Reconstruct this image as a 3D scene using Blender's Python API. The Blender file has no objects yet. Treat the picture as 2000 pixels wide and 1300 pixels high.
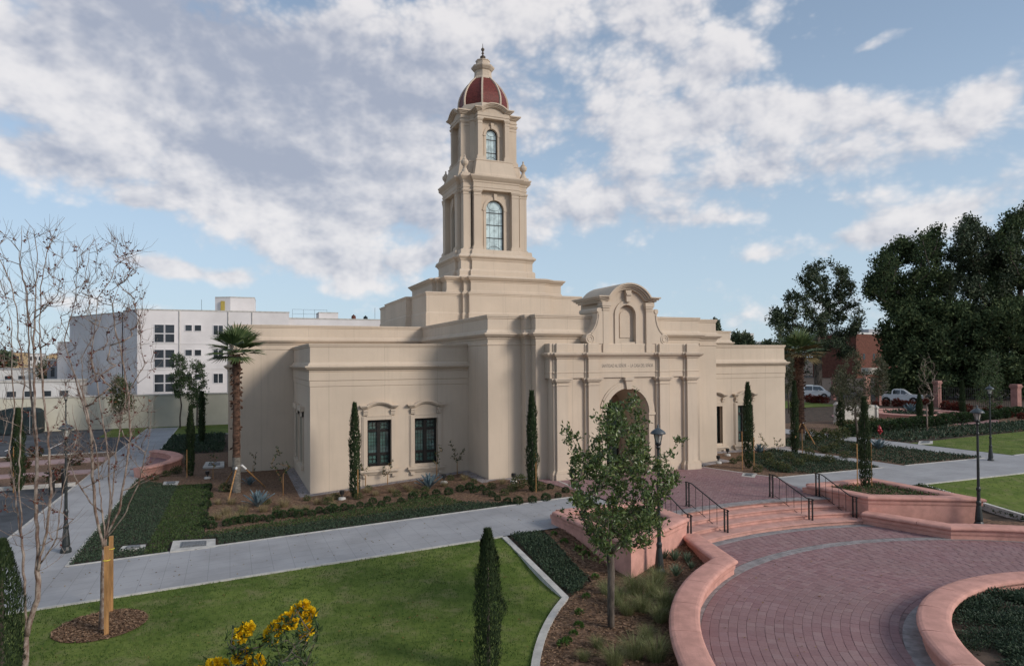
import bpy, math, random
from math import sin, cos, pi, radians, sqrt, atan2, hypot
from mathutils import Vector, Matrix
from mathutils.geometry import tessellate_polygon
import numpy as np

SC = bpy.context.scene
COL = SC.collection
random.seed(7)
RND = random.Random(11)

# ------------------------------------------------------------------ camera
FPX, YAW, PITCH, ROLL, Y0, CAMH = 1316.78, 22.734, .8245, .3946, 686.0, 5.7
yw, pt, rl = radians(YAW), radians(PITCH), radians(ROLL)
Fv = Vector((sin(yw) * cos(pt), cos(yw) * cos(pt), sin(pt)))
R0 = Vector((cos(yw), -sin(yw), 0))
U0 = R0.cross(Fv)
Rv = cos(rl) * R0 - sin(rl) * U0
Uv = sin(rl) * R0 + cos(rl) * U0
cam_data = bpy.data.cameras.new('camera')
cam = bpy.data.objects.new('camera', cam_data)
COL.objects.link(cam)
m = Matrix((Rv, Uv, -Fv)).transposed().to_4x4()
m.translation = (0, 0, CAMH)
cam.matrix_world = m
cam_data.sensor_width = 36
cam_data.sensor_fit = 'HORIZONTAL'
cam_data.lens = FPX / 2000 * 36
cam_data.shift_y = (Y0 - 650) / 2000
cam_data.clip_start = .1
cam_data.clip_end = 9000
SC.camera = cam

# ------------------------------------------------------------------ light
SUN_DIR = Vector((.57, -.70, .45)).normalized()      # towards the sun
SUN_EL = math.asin(SUN_DIR.z)
SUN_AZ = atan2(SUN_DIR.x, SUN_DIR.y)
sun_d = bpy.data.lights.new('sun', 'SUN')
sun_d.energy = 1.9
sun_d.angle = radians(17)
sun_d.color = (1.0, .93, .84)
sun = bpy.data.objects.new('sun', sun_d)
COL.objects.link(sun)
sun.rotation_euler = (-SUN_DIR).to_track_quat('-Z', 'Y').to_euler()
SC.view_settings.view_transform = 'Standard'
SC.view_settings.look = 'None'
SC.view_settings.exposure = .5
SC.view_settings.gamma = 1
SC.view_settings.use_curve_mapping = False
SKY_STRENGTH = .10


def azel(px, py):
    d = Fv + (px - 1000) / FPX * Rv - (py - Y0) / FPX * Uv
    d.normalize()
    return math.degrees(atan2(d.x, d.y)), math.degrees(math.asin(d.z))


class NT:
    """small helper to write node trees"""
    def __init__(s, tree):
        s.t = tree
        s.n = tree.nodes
        s.l = tree.links

    def node(s, typ, ins=None, **props):
        n = s.n.new(typ)
        for k, v in props.items():
            setattr(n, k, v)
        for k, v in (ins or {}).items():
            sock = n.inputs[k]
            if isinstance(v, bpy.types.NodeSocket):
                s.l.new(v, sock)
            else:
                sock.default_value = v
        return n

    def math(s, op, a, b=None, c=None, clamp=False):
        n = s.n.new('ShaderNodeMath')
        n.operation = op
        n.use_clamp = clamp
        for i, v in enumerate((a, b, c)):
            if v is None:
                continue
            if isinstance(v, bpy.types.NodeSocket):
                s.l.new(v, n.inputs[i])
            else:
                n.inputs[i].default_value = v
        return n.outputs[0]

    def mix(s, fac, a, b, blend='MIX'):
        n = s.n.new('ShaderNodeMix')
        n.data_type = 'RGBA'
        n.blend_type = blend
        for i, v in ((0, fac), (6, a), (7, b)):
            if isinstance(v, bpy.types.NodeSocket):
                s.l.new(v, n.inputs[i])
            elif i == 0:
                n.inputs[0].default_value = v
            else:
                n.inputs[i].default_value = (v[0], v[1], v[2], 1)
        return n.outputs[2]

    def sstep(s, v, a, b):
        n = s.n.new('ShaderNodeMapRange')
        n.interpolation_type = 'SMOOTHSTEP'
        s.l.new(v, n.inputs[0])
        n.inputs[1].default_value = a
        n.inputs[2].default_value = b
        return n.outputs[0]


world = bpy.data.worlds.new('World')
SC.world = world
world.use_nodes = True
world.cycles.sampling_method = 'MANUAL'
world.cycles.sample_map_resolution = 256
W = NT(world.node_tree)
W.n.clear()
out = W.node('ShaderNodeOutputWorld')
bg = W.node('ShaderNodeBackground', {'Strength': SKY_STRENGTH})
W.l.new(bg.outputs[0], out.inputs[0])
sky = W.node('ShaderNodeTexSky', sky_type='NISHITA', sun_disc=False, sun_elevation=SUN_EL,
             sun_rotation=SUN_AZ, altitude=1800, air_density=1.0, dust_density=1.6, ozone_density=1.6)
tc = W.node('ShaderNodeTexCoord')
sep = W.node('ShaderNodeSeparateXYZ', {0: tc.outputs['Generated']})
az = W.math('MULTIPLY', W.math('ARCTAN2', sep.outputs[0], sep.outputs[1]), 180 / pi)
el = W.math('MULTIPLY', W.math('ARCSINE', sep.outputs[2]), 180 / pi)
# clouds live in the sky direction (azimuth, elevation), flattened towards the horizon
elw = W.math('MULTIPLY', el, 1.4)
cv = W.node('ShaderNodeCombineXYZ', {0: az, 1: elw, 2: 0.0})
warp = W.node('ShaderNodeTexNoise', {'Vector': cv.outputs[0], 'Scale': .07, 'Detail': 4.0})
warpv = W.node('ShaderNodeVectorMath', {0: warp.outputs['Color'], 1: (.5, .5, .5)}, operation='SUBTRACT')
warps = W.node('ShaderNodeVectorMath', {0: warpv.outputs[0], 3: 3.5}, operation='SCALE')
cw = W.node('ShaderNodeVectorMath', {0: cv.outputs[0], 1: warps.outputs[0]}, operation='ADD')
big = W.node('ShaderNodeTexNoise', {'Vector': cw.outputs[0], 'Scale': .10, 'Detail': 8.0, 'Roughness': .58})
fine = W.node('ShaderNodeTexNoise', {'Vector': cw.outputs[0], 'Scale': .33, 'Detail': 7.0, 'Roughness': .6})


def puff(off):
    v = W.node('ShaderNodeVectorMath', {0: cw.outputs[0], 1: off}, operation='ADD').outputs[0]
    return W.node('ShaderNodeTexVoronoi', {'Vector': v, 'Scale': .17, 'Detail': 3.0, 'Roughness': .55, 'Lacunarity': 2.3, 'Smoothness': .6}, feature='SMOOTH_F1', voronoi_dimensions='2D').outputs['Distance']


pf0 = puff((0, 0, 0))
pf1 = puff((.9, 1.3, 0))
wsep = W.node('ShaderNodeVectorMath', {0: warps.outputs[0], 1: (.55, .35, 0)}, operation='MULTIPLY')
flat = W.node('ShaderNodeCombineXYZ', {0: az, 1: el, 2: 0.0})
angw = W.node('ShaderNodeVectorMath', {0: flat.outputs[0], 1: wsep.outputs[0]}, operation='ADD').outputs[0]


def blobsum(blobs):
    """soft elliptical cloud banks at given sky directions"""
    tot = None
    kk = FPX * (pi / 180)
    for px, py, rx, ry, tilt, s in blobs:
        a0, e0 = azel(px, py)
        mp = W.node('ShaderNodeMapping', {'Vector': angw, 'Location': (a0, e0, 0), 'Rotation': (0, 0, radians(-tilt)), 'Scale': (rx / kk * 1.9, ry / kk * 1.9, 1)}, vector_type='TEXTURE')
        g = W.node('ShaderNodeTexGradient', {'Vector': mp.outputs[0]}, gradient_type='QUADRATIC_SPHERE').outputs['Fac']
        tot = W.math('MULTIPLY', g, s * 1.15) if tot is None else W.math('MULTIPLY_ADD', g, s * 1.15, tot)
    return tot


cover = blobsum([
    (130, 130, 560, 170, 12, 1.05), (560, 220, 430, 190, 10, 1.0), (610, 405, 340, 95, 8, .92), (950, 60, 420, 200, 0, 1.0),
    (1330, 80, 280, 100, 6, .72), (1320, 255, 230, 65, 6, .85), (1600, 205, 280, 78, 8, .88), (1170, 395, 230, 75, 0, .8),
    (1560, 335, 420, 58, 0, .62), (1935, 180, 150, 75, -14, .75), (1900, 400, 200, 55, -14, .85), (1660, 465, 190, 40, 0, .75), (1400, 430, 100, 26, 0, .75),
    (345, 527, 95, 28, 8, 1.15), (655, 522, 120, 40, 4, 1.15), (800, 512, 70, 24, -8, 1.0), (268, 396, 50, 22, 4, .95), (450, 538, 60, 18, 0, .9),
    (300, 600, 260, 26, 2, .55), (720, 560, 240, 22, -3, .45), (1250, 560, 260, 26, 3, .45), (1560, 610, 340, 30, 0, .5), (1480, 500, 160, 22, 0, .5), (1775, 58, 70, 30, -10, .95), (40, 330, 120, 45, 16, .6),
    (1640, 392, 70, 20, 0, .5), (235, 508, 80, 18, 5, .8), (1690, 100, 60, 14, -20, .5),
    (1730, 90, 200, 90, 0, -.50), (1130, 180, 75, 60, 0, -.30), (170, 470, 280, 62, 12, -.45), (25, 25, 60, 40, 0, -.45), (1400, 520, 500, 70, 0, -.12), (1090, 190, 60, 40, 0, -.4), (760, 300, 70, 30, 0, -.35), (1330, 345, 90, 26, 0, -.3), (1480, 165, 200, 20, 0, -.35), (1840, 300, 120, 30, 0, -.3), (1830, 210, 60, 50, 0, -.3)])
back = W.math('MULTIPLY', W.sstep(W.math('COSINE', W.math('MULTIPLY', W.math('SUBTRACT', az, YAW), pi / 180)), .75, .2), .42)
high = W.math('MULTIPLY', W.sstep(el, 33.0, 55.0), .3)
cover = W.math('ADD', cover, W.math('MAXIMUM', back, high))
n1 = W.math('MULTIPLY', W.math('SUBTRACT', big.outputs['Fac'], .5), 1.0)
n2 = W.math('MULTIPLY', W.math('SUBTRACT', fine.outputs['Fac'], .5), .48)
n3 = W.math('MULTIPLY', W.math('SUBTRACT', .45, pf0), .75)
dens = W.math('ADD', cover, W.math('ADD', W.math('ADD', n1, n2), n3))
alpha = W.sstep(dens, .02, .64)
shade = blobsum([
    (330, 40, 460, 80, 8, .85), (420, 290, 430, 58, 14, 1.0), (740, 200, 300, 110, 8, .38), (90, 285, 180, 34, 14, .6), (60, 80, 160, 26, 0, .45),
    (1000, 150, 200, 60, 0, .3), (1500, 320, 300, 40, 0, .25), (1220, 420, 200, 28, 0, .45), (1330, 130, 260, 34, 0, .3),
    (120, 170, 210, 60, 18, -.9), (300, 215, 110, 36, 22, -.5), (1450, 60, 200, 60, 0, -.4), (600, 380, 240, 40, 0, -.35), (1000, 20, 200, 40, 0, -.4)])
relief = W.math('MULTIPLY', W.math('SUBTRACT', pf0, pf1), .8)
shade = W.math('ADD', shade, relief)
shade = W.math('ADD', shade, W.math('MULTIPLY', W.math('SUBTRACT', fine.outputs['Fac'], .5), -.22))
shade = W.math('ADD', shade, W.math('MULTIPLY', W.sstep(dens, .7, 1.7), .22))
sh = W.sstep(W.math('ADD', shade, .10), -.35, 1.0)
k = 1 / SKY_STRENGTH
ccol = W.mix(sh, (.62 * k, .60 * k, .60 * k), (.27 * k, .295 * k, .365 * k))
# thin milky veil of the dry air near the horizon
veil = W.math('MULTIPLY', W.sstep(el, 28.0, -2.0), .55)
base = W.mix(W.math('ADD', veil, .33), sky.outputs[0], (.365 * k, .455 * k, .53 * k))
skyc = W.mix(W.math('MULTIPLY', alpha, .88), base, ccol)
W.l.new(skyc, bg.inputs['Color'])


# ------------------------------------------------------------------ materials
MATS = {}


def srgb(r, g, b):
    f = lambda c: ((c / 255 + .055) / 1.055) ** 2.4 if c > 10 else c / 255 / 12.92
    return (f(r), f(g), f(b))


def lift(cols, k):
    return [tuple(min(1, c * k) for c in q) for q in cols]


def mat(name, col, rough=.8, var=.12, scale=3.0, bump=.0, bscale=60.0, metal=0.0, spec=.3, col2=None, stretch=(1, 1, 1), detail=6.0, coat=0.0):
    m = bpy.data.materials.new(name)
    m.use_nodes = True
    T = NT(m.node_tree)
    b = T.n['Principled BSDF']
    b.inputs['Roughness'].default_value = rough
    b.inputs['Metallic'].default_value = metal
    b.inputs['Specular IOR Level'].default_value = spec
    if coat:
        b.inputs['Coat Weight'].default_value = coat
    tcn = T.node('ShaderNodeTexCoord')
    mp = T.node('ShaderNodeMapping', {'Vector': tcn.outputs['Object'], 'Scale': stretch})
    nz = T.node('ShaderNodeTexNoise', {'Vector': mp.outputs[0], 'Scale': scale, 'Detail': detail, 'Roughness': .6})
    lo = col2 or tuple(c * (1 - var * 1.6) for c in col)
    hi = tuple(min(1, c * (1 + var)) for c in col)
    f = T.sstep(nz.outputs['Fac'], .3, .7)
    c = T.mix(f, lo, hi)
    T.l.new(c, b.inputs['Base Color'])
    if bump:
        nb = T.node('ShaderNodeTexNoise', {'Vector': tcn.outputs['Object'], 'Scale': bscale, 'Detail': 4.0})
        bp = T.node('ShaderNodeBump', {'Strength': bump, 'Distance': .02, 'Height': nb.outputs['Fac']})
        T.l.new(bp.outputs[0], b.inputs['Normal'])
    MATS[name] = m
    return m


def leafmat(name, cols, rough=.55, spec=.3, trans=.25):
    """foliage: colour picked per leaf from the face attribute rnd"""
    m = bpy.data.materials.new(name)
    m.use_nodes = True
    T = NT(m.node_tree)
    b = T.n['Principled BSDF']
    at = T.node('ShaderNodeAttribute', attribute_name='rnd')
    r = T.node('ShaderNodeValToRGB', {0: at.outputs['Fac']})
    e = r.color_ramp.elements
    while len(e) < len(cols):
        e.new(.5)
    for i, c in enumerate(cols):
        e[i].position = i / (len(cols) - 1)
        e[i].color = (*c, 1)
    T.l.new(r.outputs[0], b.inputs['Base Color'])
    b.inputs['Roughness'].default_value = rough
    b.inputs['Specular IOR Level'].default_value = spec
    if trans:
        tl = T.node('ShaderNodeBsdfTranslucent', {'Color': r.outputs[0]})
        mx = T.node('ShaderNodeMixShader', {0: trans, 1: b.outputs[0], 2: tl.outputs[0]})
        T.l.new(mx.outputs[0], T.n['Material Output'].inputs[0])
    MATS[name] = m
    return m


def glassmat(name, tint, rough=.06):
    m = bpy.data.materials.new(name)
    m.use_nodes = True
    T = NT(m.node_tree)
    b = T.n['Principled BSDF']
    tcn = T.node('ShaderNodeTexCoord')
    nz = T.node('ShaderNodeTexNoise', {'Vector': tcn.outputs['Object'], 'Scale': 2.3, 'Detail': 3.0})
    c = T.mix(T.sstep(nz.outputs['Fac'], .35, .65), tuple(x * .6 for x in tint), tint)
    T.l.new(c, b.inputs['Base Color'])
    b.inputs['Roughness'].default_value = rough
    b.inputs['Specular IOR Level'].default_value = .9
    b.inputs['Metallic'].default_value = 0
    b.inputs['Coat Weight'].default_value = .6
    b.inputs['Coat Roughness'].default_value = .03
    bp = T.node('ShaderNodeBump', {'Strength': .12, 'Distance': .02, 'Height': nz.outputs['Fac']})
    T.l.new(bp.outputs[0], b.inputs['Normal'])
    MATS[name] = m
    return m


def stucco(name, col):
    """cast stucco: soft mottling, faint rain streaks, fine grain"""
    m = bpy.data.materials.new(name)
    m.use_nodes = True
    T = NT(m.node_tree)
    b = T.n['Principled BSDF']
    b.inputs['Roughness'].default_value = .88
    b.inputs['Specular IOR Level'].default_value = .2
    g = T.node('ShaderNodeNewGeometry')
    P = g.outputs['Position']
    n_big = T.node('ShaderNodeTexNoise', {'Vector': P, 'Scale': .35, 'Detail': 5.0, 'Roughness': .55})
    mp = T.node('ShaderNodeMapping', {'Vector': P, 'Scale': (2.2, 2.2, .16)})
    n_st = T.node('ShaderNodeTexNoise', {'Vector': mp.outputs[0], 'Scale': 1.6, 'Detail': 6.0, 'Roughness': .65})
    n_f = T.node('ShaderNodeTexNoise', {'Vector': P, 'Scale': 34.0, 'Detail': 4.0})
    c = T.mix(T.sstep(n_big.outputs['Fac'], .3, .7), tuple(x * .92 for x in col), tuple(x * 1.05 for x in col))
    c = T.mix(T.math('MULTIPLY', T.sstep(n_st.outputs['Fac'], .46, .78), .21), c, tuple(x * .55 for x in col))
    c = T.mix(T.math('MULTIPLY', T.sstep(n_f.outputs['Fac'], .4, .75), .10), c, tuple(x * .7 for x in col))
    # faint expansion joints of the cladding panels
    ps = T.node('ShaderNodeSeparateXYZ', {0: P})
    ns = T.node('ShaderNodeSeparateXYZ', {0: g.outputs['True Normal']})
    tot = None
    for i, j, off in ((0, 1, .37), (1, 0, .21)):
        ln = T.math('LESS_THAN', T.math('FRACT', T.math('ADD', T.math('DIVIDE', ps.outputs[i], 2.72), off)), .0075)
        mk = T.math('GREATER_THAN', T.math('ABSOLUTE', ns.outputs[j]), .8)
        q = T.math('MULTIPLY', ln, mk)
        tot = q if tot is None else T.math('MAXIMUM', tot, q)
    c = T.mix(T.math('MULTIPLY', tot, .30), c, (.12, .10, .08))
    T.l.new(c, b.inputs['Base Color'])
    bp = T.node('ShaderNodeBump', {'Strength': .25, 'Distance': .006, 'Height': n_f.outputs['Fac']})
    T.l.new(bp.outputs[0], b.inputs['Normal'])
    MATS[name] = m
    return m


STUC = stucco('cream_stucco', (.565, .46, .36))
STUCD = stucco('shaded_porch_stucco', (.36, .25, .17))  # cream stucco darkened, porch shade put into the colour
RED = mat('red_dome_tile', (.150, .030, .022), .55, .25, 9, .3, 40)
IRON = mat('black_iron', (.018, .017, .017), .5, .3, 12, .15, 60, spec=.4)
LAMPM = mat('lamp_metal', (.020, .024, .024), .45, .3, 9, .1, 50, spec=.5)
LAMPT = mat('lamp_cap_metal', (.055, .066, .074), .45, .2, 9, .1, 50, spec=.5)
FRAME = mat('dark_bronze_frame', (.016, .013, .011), .45, .2, 9)
PANE = glassmat('leaded_glass', (.085, .155, .135))
PANET = glassmat('tower_glass', (.56, .68, .68), .12)
LAMPG = glassmat('lamp_glass', (.55, .53, .48), .2)
PINK = mat('pink_cast_stone', (.57, .30, .245), .9, .10, 2.6, .45, 55, detail=10, spec=.15)
PINKS = mat('pink_step_stone', (.54, .305, .255), .9, .11, 3.0, .4, 60, detail=9, spec=.15)
PATH = mat('grey_concrete_path', (.325, .318, .322), .9, .09, .55, .2, 80, detail=9)


def slab_joints(m, size, dark=.72, wid=.010):
    """sawn control joints and stains on a concrete surface"""
    T = NT(m.node_tree)
    b = T.n['Principled BSDF']
    old = b.inputs['Base Color'].links[0].from_socket
    P = T.node('ShaderNodeNewGeometry').outputs['Position']
    s_ = T.node('ShaderNodeSeparateXYZ', {0: P})
    tot = None
    for i, sz in ((0, size[0]), (1, size[1])):
        f = T.math('FRACT', T.math('DIVIDE', s_.outputs[i], sz))
        g = T.math('LESS_THAN', f, wid / sz)
        tot = g if tot is None else T.math('MAXIMUM', tot, g)
    n = T.node('ShaderNodeTexNoise', {'Vector': P, 'Scale': .9, 'Detail': 7.0, 'Roughness': .7})
    c = T.mix(T.math('MULTIPLY', T.sstep(n.outputs['Fac'], .52, .72), .22), old, (.2, .185, .17))
    c = T.mix(T.math('MULTIPLY', tot, 1 - dark), c, (.05, .048, .046))
    T.l.new(c, b.inputs['Base Color'])


slab_joints(PATH, (.6, .6), .72, .016)
KERB = mat('pale_kerb_concrete', (.47, .445, .41), .9, .12, 3, .2, 70)
GREYP = mat('grey_paver', (.265, .238, .236), .9, .18, 4, .25, 60)
ASPH = mat('asphalt', (.062, .066, .074), .95, .25, .8, .3, 90)
SOIL = mat('soil', (.075, .052, .037), .97, .35, 2.2, .5, 30)
MULCHB = mat('mulch_bed', (.17, .10, .062), .97, .45, 9, .8, 30)
MULCHC = leafmat('mulch_chip', [(.06, .034, .02), (.14, .08, .047), (.23, .14, .085), (.32, .21, .135)], .9, .1, 0)
BARK = mat('brown_bark', (.13, .105, .085), .95, .4, 7, .8, 30, stretch=(1, 1, .25))
BARKG = mat('pale_mottled_bark', (.25, .205, .175), .9, .35, 14, .5, 30, stretch=(1, 1, .45), col2=(.13, .075, .055), detail=3)
BARKP = mat('palm_bark', (.095, .052, .035), .95, .45, 5, .8, 20, stretch=(1, 1, 2.5))
BARKPG = mat('grey_palm_bark', (.16, .145, .125), .95, .3, 5, .6, 20, stretch=(1, 1, 2.5))
STAKE = mat('timber_stake', (.36, .19, .075), .8, .25, 4, .3, 40, stretch=(3, 3, .3))
WHITE = mat('white_paint', (.66, .63, .63), .85, .05, .5, .1, 60)
WHITEB = mat('white_plaster', (.66, .62, .61), .9, .07, .25, .1, 40)
WARMW = mat('cream_garden_wall', (.50, .47, .385), .9, .06, .4, .15, 50)
FARC = [mat('town_plaster_%s' % n, c, .9, .1, .3) for n, c in (('white', (.62, .60, .58)), ('ochre', (.50, .36, .20)), ('grey', (.30, .30, .31)), ('brick', (.26, .12, .08)))]
FARG = mat('far_window_glass', (.030, .036, .044), .22, .3, .6, spec=.5)
BRICKR = mat('red_brick_wall', (.13, .05, .034), .9, .2, 2, .3, 30)  # brick darkened, the shade on the building is put into its colour
LETTER = mat('carved_letter_shade', (.17, .15, .135), .8, .1, 5)
CHROME = mat('grey_metal', (.30, .31, .32), .4, .1, 9, metal=.7)
CARW = mat('white_car_paint', (.66, .68, .70), .35, .03, 1, coat=.6, spec=.5)
TYRE = mat('tyre_rubber', (.012, .012, .012), .85, .2, 20)
CARG = glassmat('car_glass', (.02, .025, .03), .05)
HYD = mat('red_hydrant_paint', (.36, .018, .03), .4, .15, 9, coat=.3)
DARKT = mat('dark_teal_tarp', (.012, .022, .026), .7, .3, 3, .3, 12)
MANH = mat('manhole_metal', (.16, .165, .17), .6, .25, 15, .3, 50)
WTAG = mat('white_wrap', (.75, .75, .74), .7, .05, 8)
OCHRE = mat('ochre_door_paint', (.34, .26, .06), .7, .1, 5)
DPINK = mat('shaded_pink_stone', (.34, .175, .15), .88, .15, 1.6, .25, 50)  # tree shade on the gate pillars put into a darker pink
YTAG = mat('yellow_tie', (.62, .50, .06), .6, .1, 9)
CONE = mat('orange_red_netting', (.34, .050, .022), .7, .3, 6)
SIGNW = mat('cream_sign_stone', (.50, .46, .41), .85, .1, 2, .2, 60)

LEAF_MAG = leafmat('broad_leaf', lift([(.016, .028, .009), (.035, .056, .015), (.062, .088, .024), (.115, .135, .042)], 1.85), .38, .5, .22)
LEAF_CYP = leafmat('cypress_leaf', lift([(.010, .018, .008), (.020, .034, .014), (.034, .050, .020), (.055, .066, .028)], 1.25), .7, .2, .1)
LEAF_EUC = leafmat('eucalyptus_leaf', lift([(.012, .018, .010), (.024, .034, .018), (.04, .05, .027), (.065, .075, .042)], 2.3), .6, .25, .1)
LEAF_FAR = leafmat('dense_tree_leaf', lift([(.010, .015, .008), (.019, .028, .013), (.030, .038, .017), (.046, .054, .025)], 3.3), .75, .06, .1)
LEAF_OLI = leafmat('olive_leaf', lift([(.030, .033, .019), (.055, .058, .032), (.085, .085, .05), (.12, .115, .07)], 1.5), .7, .2, .2)
LEAF_YNG = leafmat('young_tree_leaf', lift([(.022, .036, .016), (.042, .066, .026), (.065, .095, .036), (.10, .13, .05)], 1.35), .6, .25, .2)
LEAF_RED = leafmat('dry_red_leaf', [(.055, .012, .012), (.11, .022, .020), (.16, .045, .028), (.20, .085, .04)], .7, .2, .2)
LEAF_GC = leafmat('ground_cover_leaf', lift([(.013, .024, .014), (.026, .045, .024), (.042, .066, .036), (.066, .09, .052)], 1.25), .6, .3, .15)
LEAF_GCB = leafmat('fresh_ground_cover_leaf', lift([(.018, .034, .010), (.034, .06, .016), (.055, .09, .024), (.09, .115, .035)], 1.1), .6, .3, .15)
LEAF_BOX = leafmat('boxwood_leaf', lift([(.008, .018, .006), (.018, .036, .011), (.032, .056, .017), (.055, .085, .026)], 1.3), .5, .35, .15)
LEAF_AGV = leafmat('agave_leaf', lift([(.075, .115, .135), (.11, .155, .175), (.15, .20, .215)], 1.1), .55, .3, .0)
LEAF_PALM = leafmat('palm_frond_leaf', lift([(.020, .035, .012), (.042, .066, .022), (.075, .10, .034), (.13, .14, .055)], 1.4), .5, .4, .2)
LEAF_DRYP = leafmat('dry_palm_leaf', [(.09, .065, .03), (.16, .12, .055), (.22, .17, .085)], .8, .2, .15)
LEAF_GRASS = leafmat('lawn_blade', lift([(.026, .048, .010), (.046, .082, .015), (.068, .108, .021), (.125, .130, .045)], 1.35), .7, .2, .2)
LEAF_TUFT = leafmat('feather_grass_blade', lift([(.085, .105, .036), (.13, .15, .055), (.20, .205, .09), (.28, .26, .14)], 1.1), .7, .2, .25)
LEAF_TAN = leafmat('straw_grass_blade', [(.15, .12, .06), (.25, .20, .105), (.36, .29, .165)], .8, .2, .2)
LEAF_SEED = leafmat('seedling_leaf', [(.035, .075, .014), (.06, .12, .022), (.095, .165, .035)], .55, .3, .25)
LEAF_YEL = leafmat('yellow_petal', [(.66, .40, .008), (.82, .56, .014), (.92, .68, .03)], .6, .2, .3)
LEAF_SUCC = leafmat('succulent_leaf', [(.05, .085, .05), (.085, .125, .075), (.12, .165, .10)], .5, .35, 0)
LEAF_SHR = leafmat('garden_shrub_leaf', lift([(.020, .034, .012), (.042, .058, .022), (.075, .085, .032), (.12, .09, .035)], 1.3), .65, .25, .15)


def lawnmat():
    m = bpy.data.materials.new('mown_lawn')
    m.use_nodes = True
    T = NT(m.node_tree)
    b = T.n['Principled BSDF']
    b.inputs['Roughness'].default_value = .95
    b.inputs['Specular IOR Level'].default_value = .1
    P = T.node('ShaderNodeNewGeometry').outputs['Position']
    a = T.node('ShaderNodeTexNoise', {'Vector': P, 'Scale': .55, 'Detail': 6.0, 'Roughness': .65})
    f = T.node('ShaderNodeTexNoise', {'Vector': P, 'Scale': 5.0, 'Detail': 8.0, 'Roughness': .7})
    d = T.node('ShaderNodeTexNoise', {'Vector': P, 'Scale': 1.3, 'Detail': 7.0, 'Roughness': .7})
    c = T.mix(T.sstep(a.outputs['Fac'], .32, .68), (.076, .112, .022), (.146, .184, .042))
    c = T.mix(T.math('MULTIPLY', T.sstep(f.outputs['Fac'], .45, .75), .6), c, (.034, .058, .012))
    c = T.mix(T.math('MULTIPLY', T.sstep(d.outputs['Fac'], .46, .70), .7), c, (.20, .185, .085))
    T.l.new(c, b.inputs['Base Color'])
    bp = T.node('ShaderNodeBump', {'Strength': .7, 'Distance': .03, 'Height': f.outputs['Fac']})
    T.l.new(bp.outputs[0], b.inputs['Normal'])
    MATS['mown_lawn'] = m
    return m


LAWN = lawnmat()


def pavermat(name, per_object):
    """reddish mauve concrete paver, each one its own tint"""
    m = bpy.data.materials.new(name)
    m.use_nodes = True
    T = NT(m.node_tree)
    b = T.n['Principled BSDF']
    b.inputs['Roughness'].default_value = .9
    b.inputs['Specular IOR Level'].default_value = .2
    if per_object:
        v = T.node('ShaderNodeObjectInfo').outputs['Random']
    else:
        v = T.node('ShaderNodeAttribute', attribute_name='rnd').outputs['Fac']
    r = T.node('ShaderNodeValToRGB', {0: v})
    cols = [(.238, .134, .138), (.258, .148, .151), (.275, .162, .162), (.275, .167, .172), (.305, .194, .19)]
    e = r.color_ramp.elements
    while len(e) < 5:
        e.new(.5)
    for i, c in enumerate(cols):
        e[i].position = i / 4
        e[i].color = (*c, 1)
    P = T.node('ShaderNodeNewGeometry').outputs['Position']
    nz = T.node('ShaderNodeTexNoise', {'Vector': P, 'Scale': .5, 'Detail': 5.0})
    n2 = T.node('ShaderNodeTexNoise', {'Vector': P, 'Scale': 26.0, 'Detail': 5.0})
    c = T.mix(T.math('MULTIPLY', T.sstep(nz.outputs['Fac'], .35, .7), .35), r.outputs[0], (.235, .165, .155))
    c = T.mix(T.math('MULTIPLY', T.sstep(n2.outputs['Fac'], .45, .75), .25), c, (.11, .06, .06))
    T.l.new(c, b.inputs['Base Color'])
    bp = T.node('ShaderNodeBump', {'Strength': .3, 'Distance': .008, 'Height': n2.outputs['Fac']})
    T.l.new(bp.outputs[0], b.inputs['Normal'])
    return m


PAVO = pavermat('mauve_paver', True)
PAVS = pavermat('mauve_paver_field', False)


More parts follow.
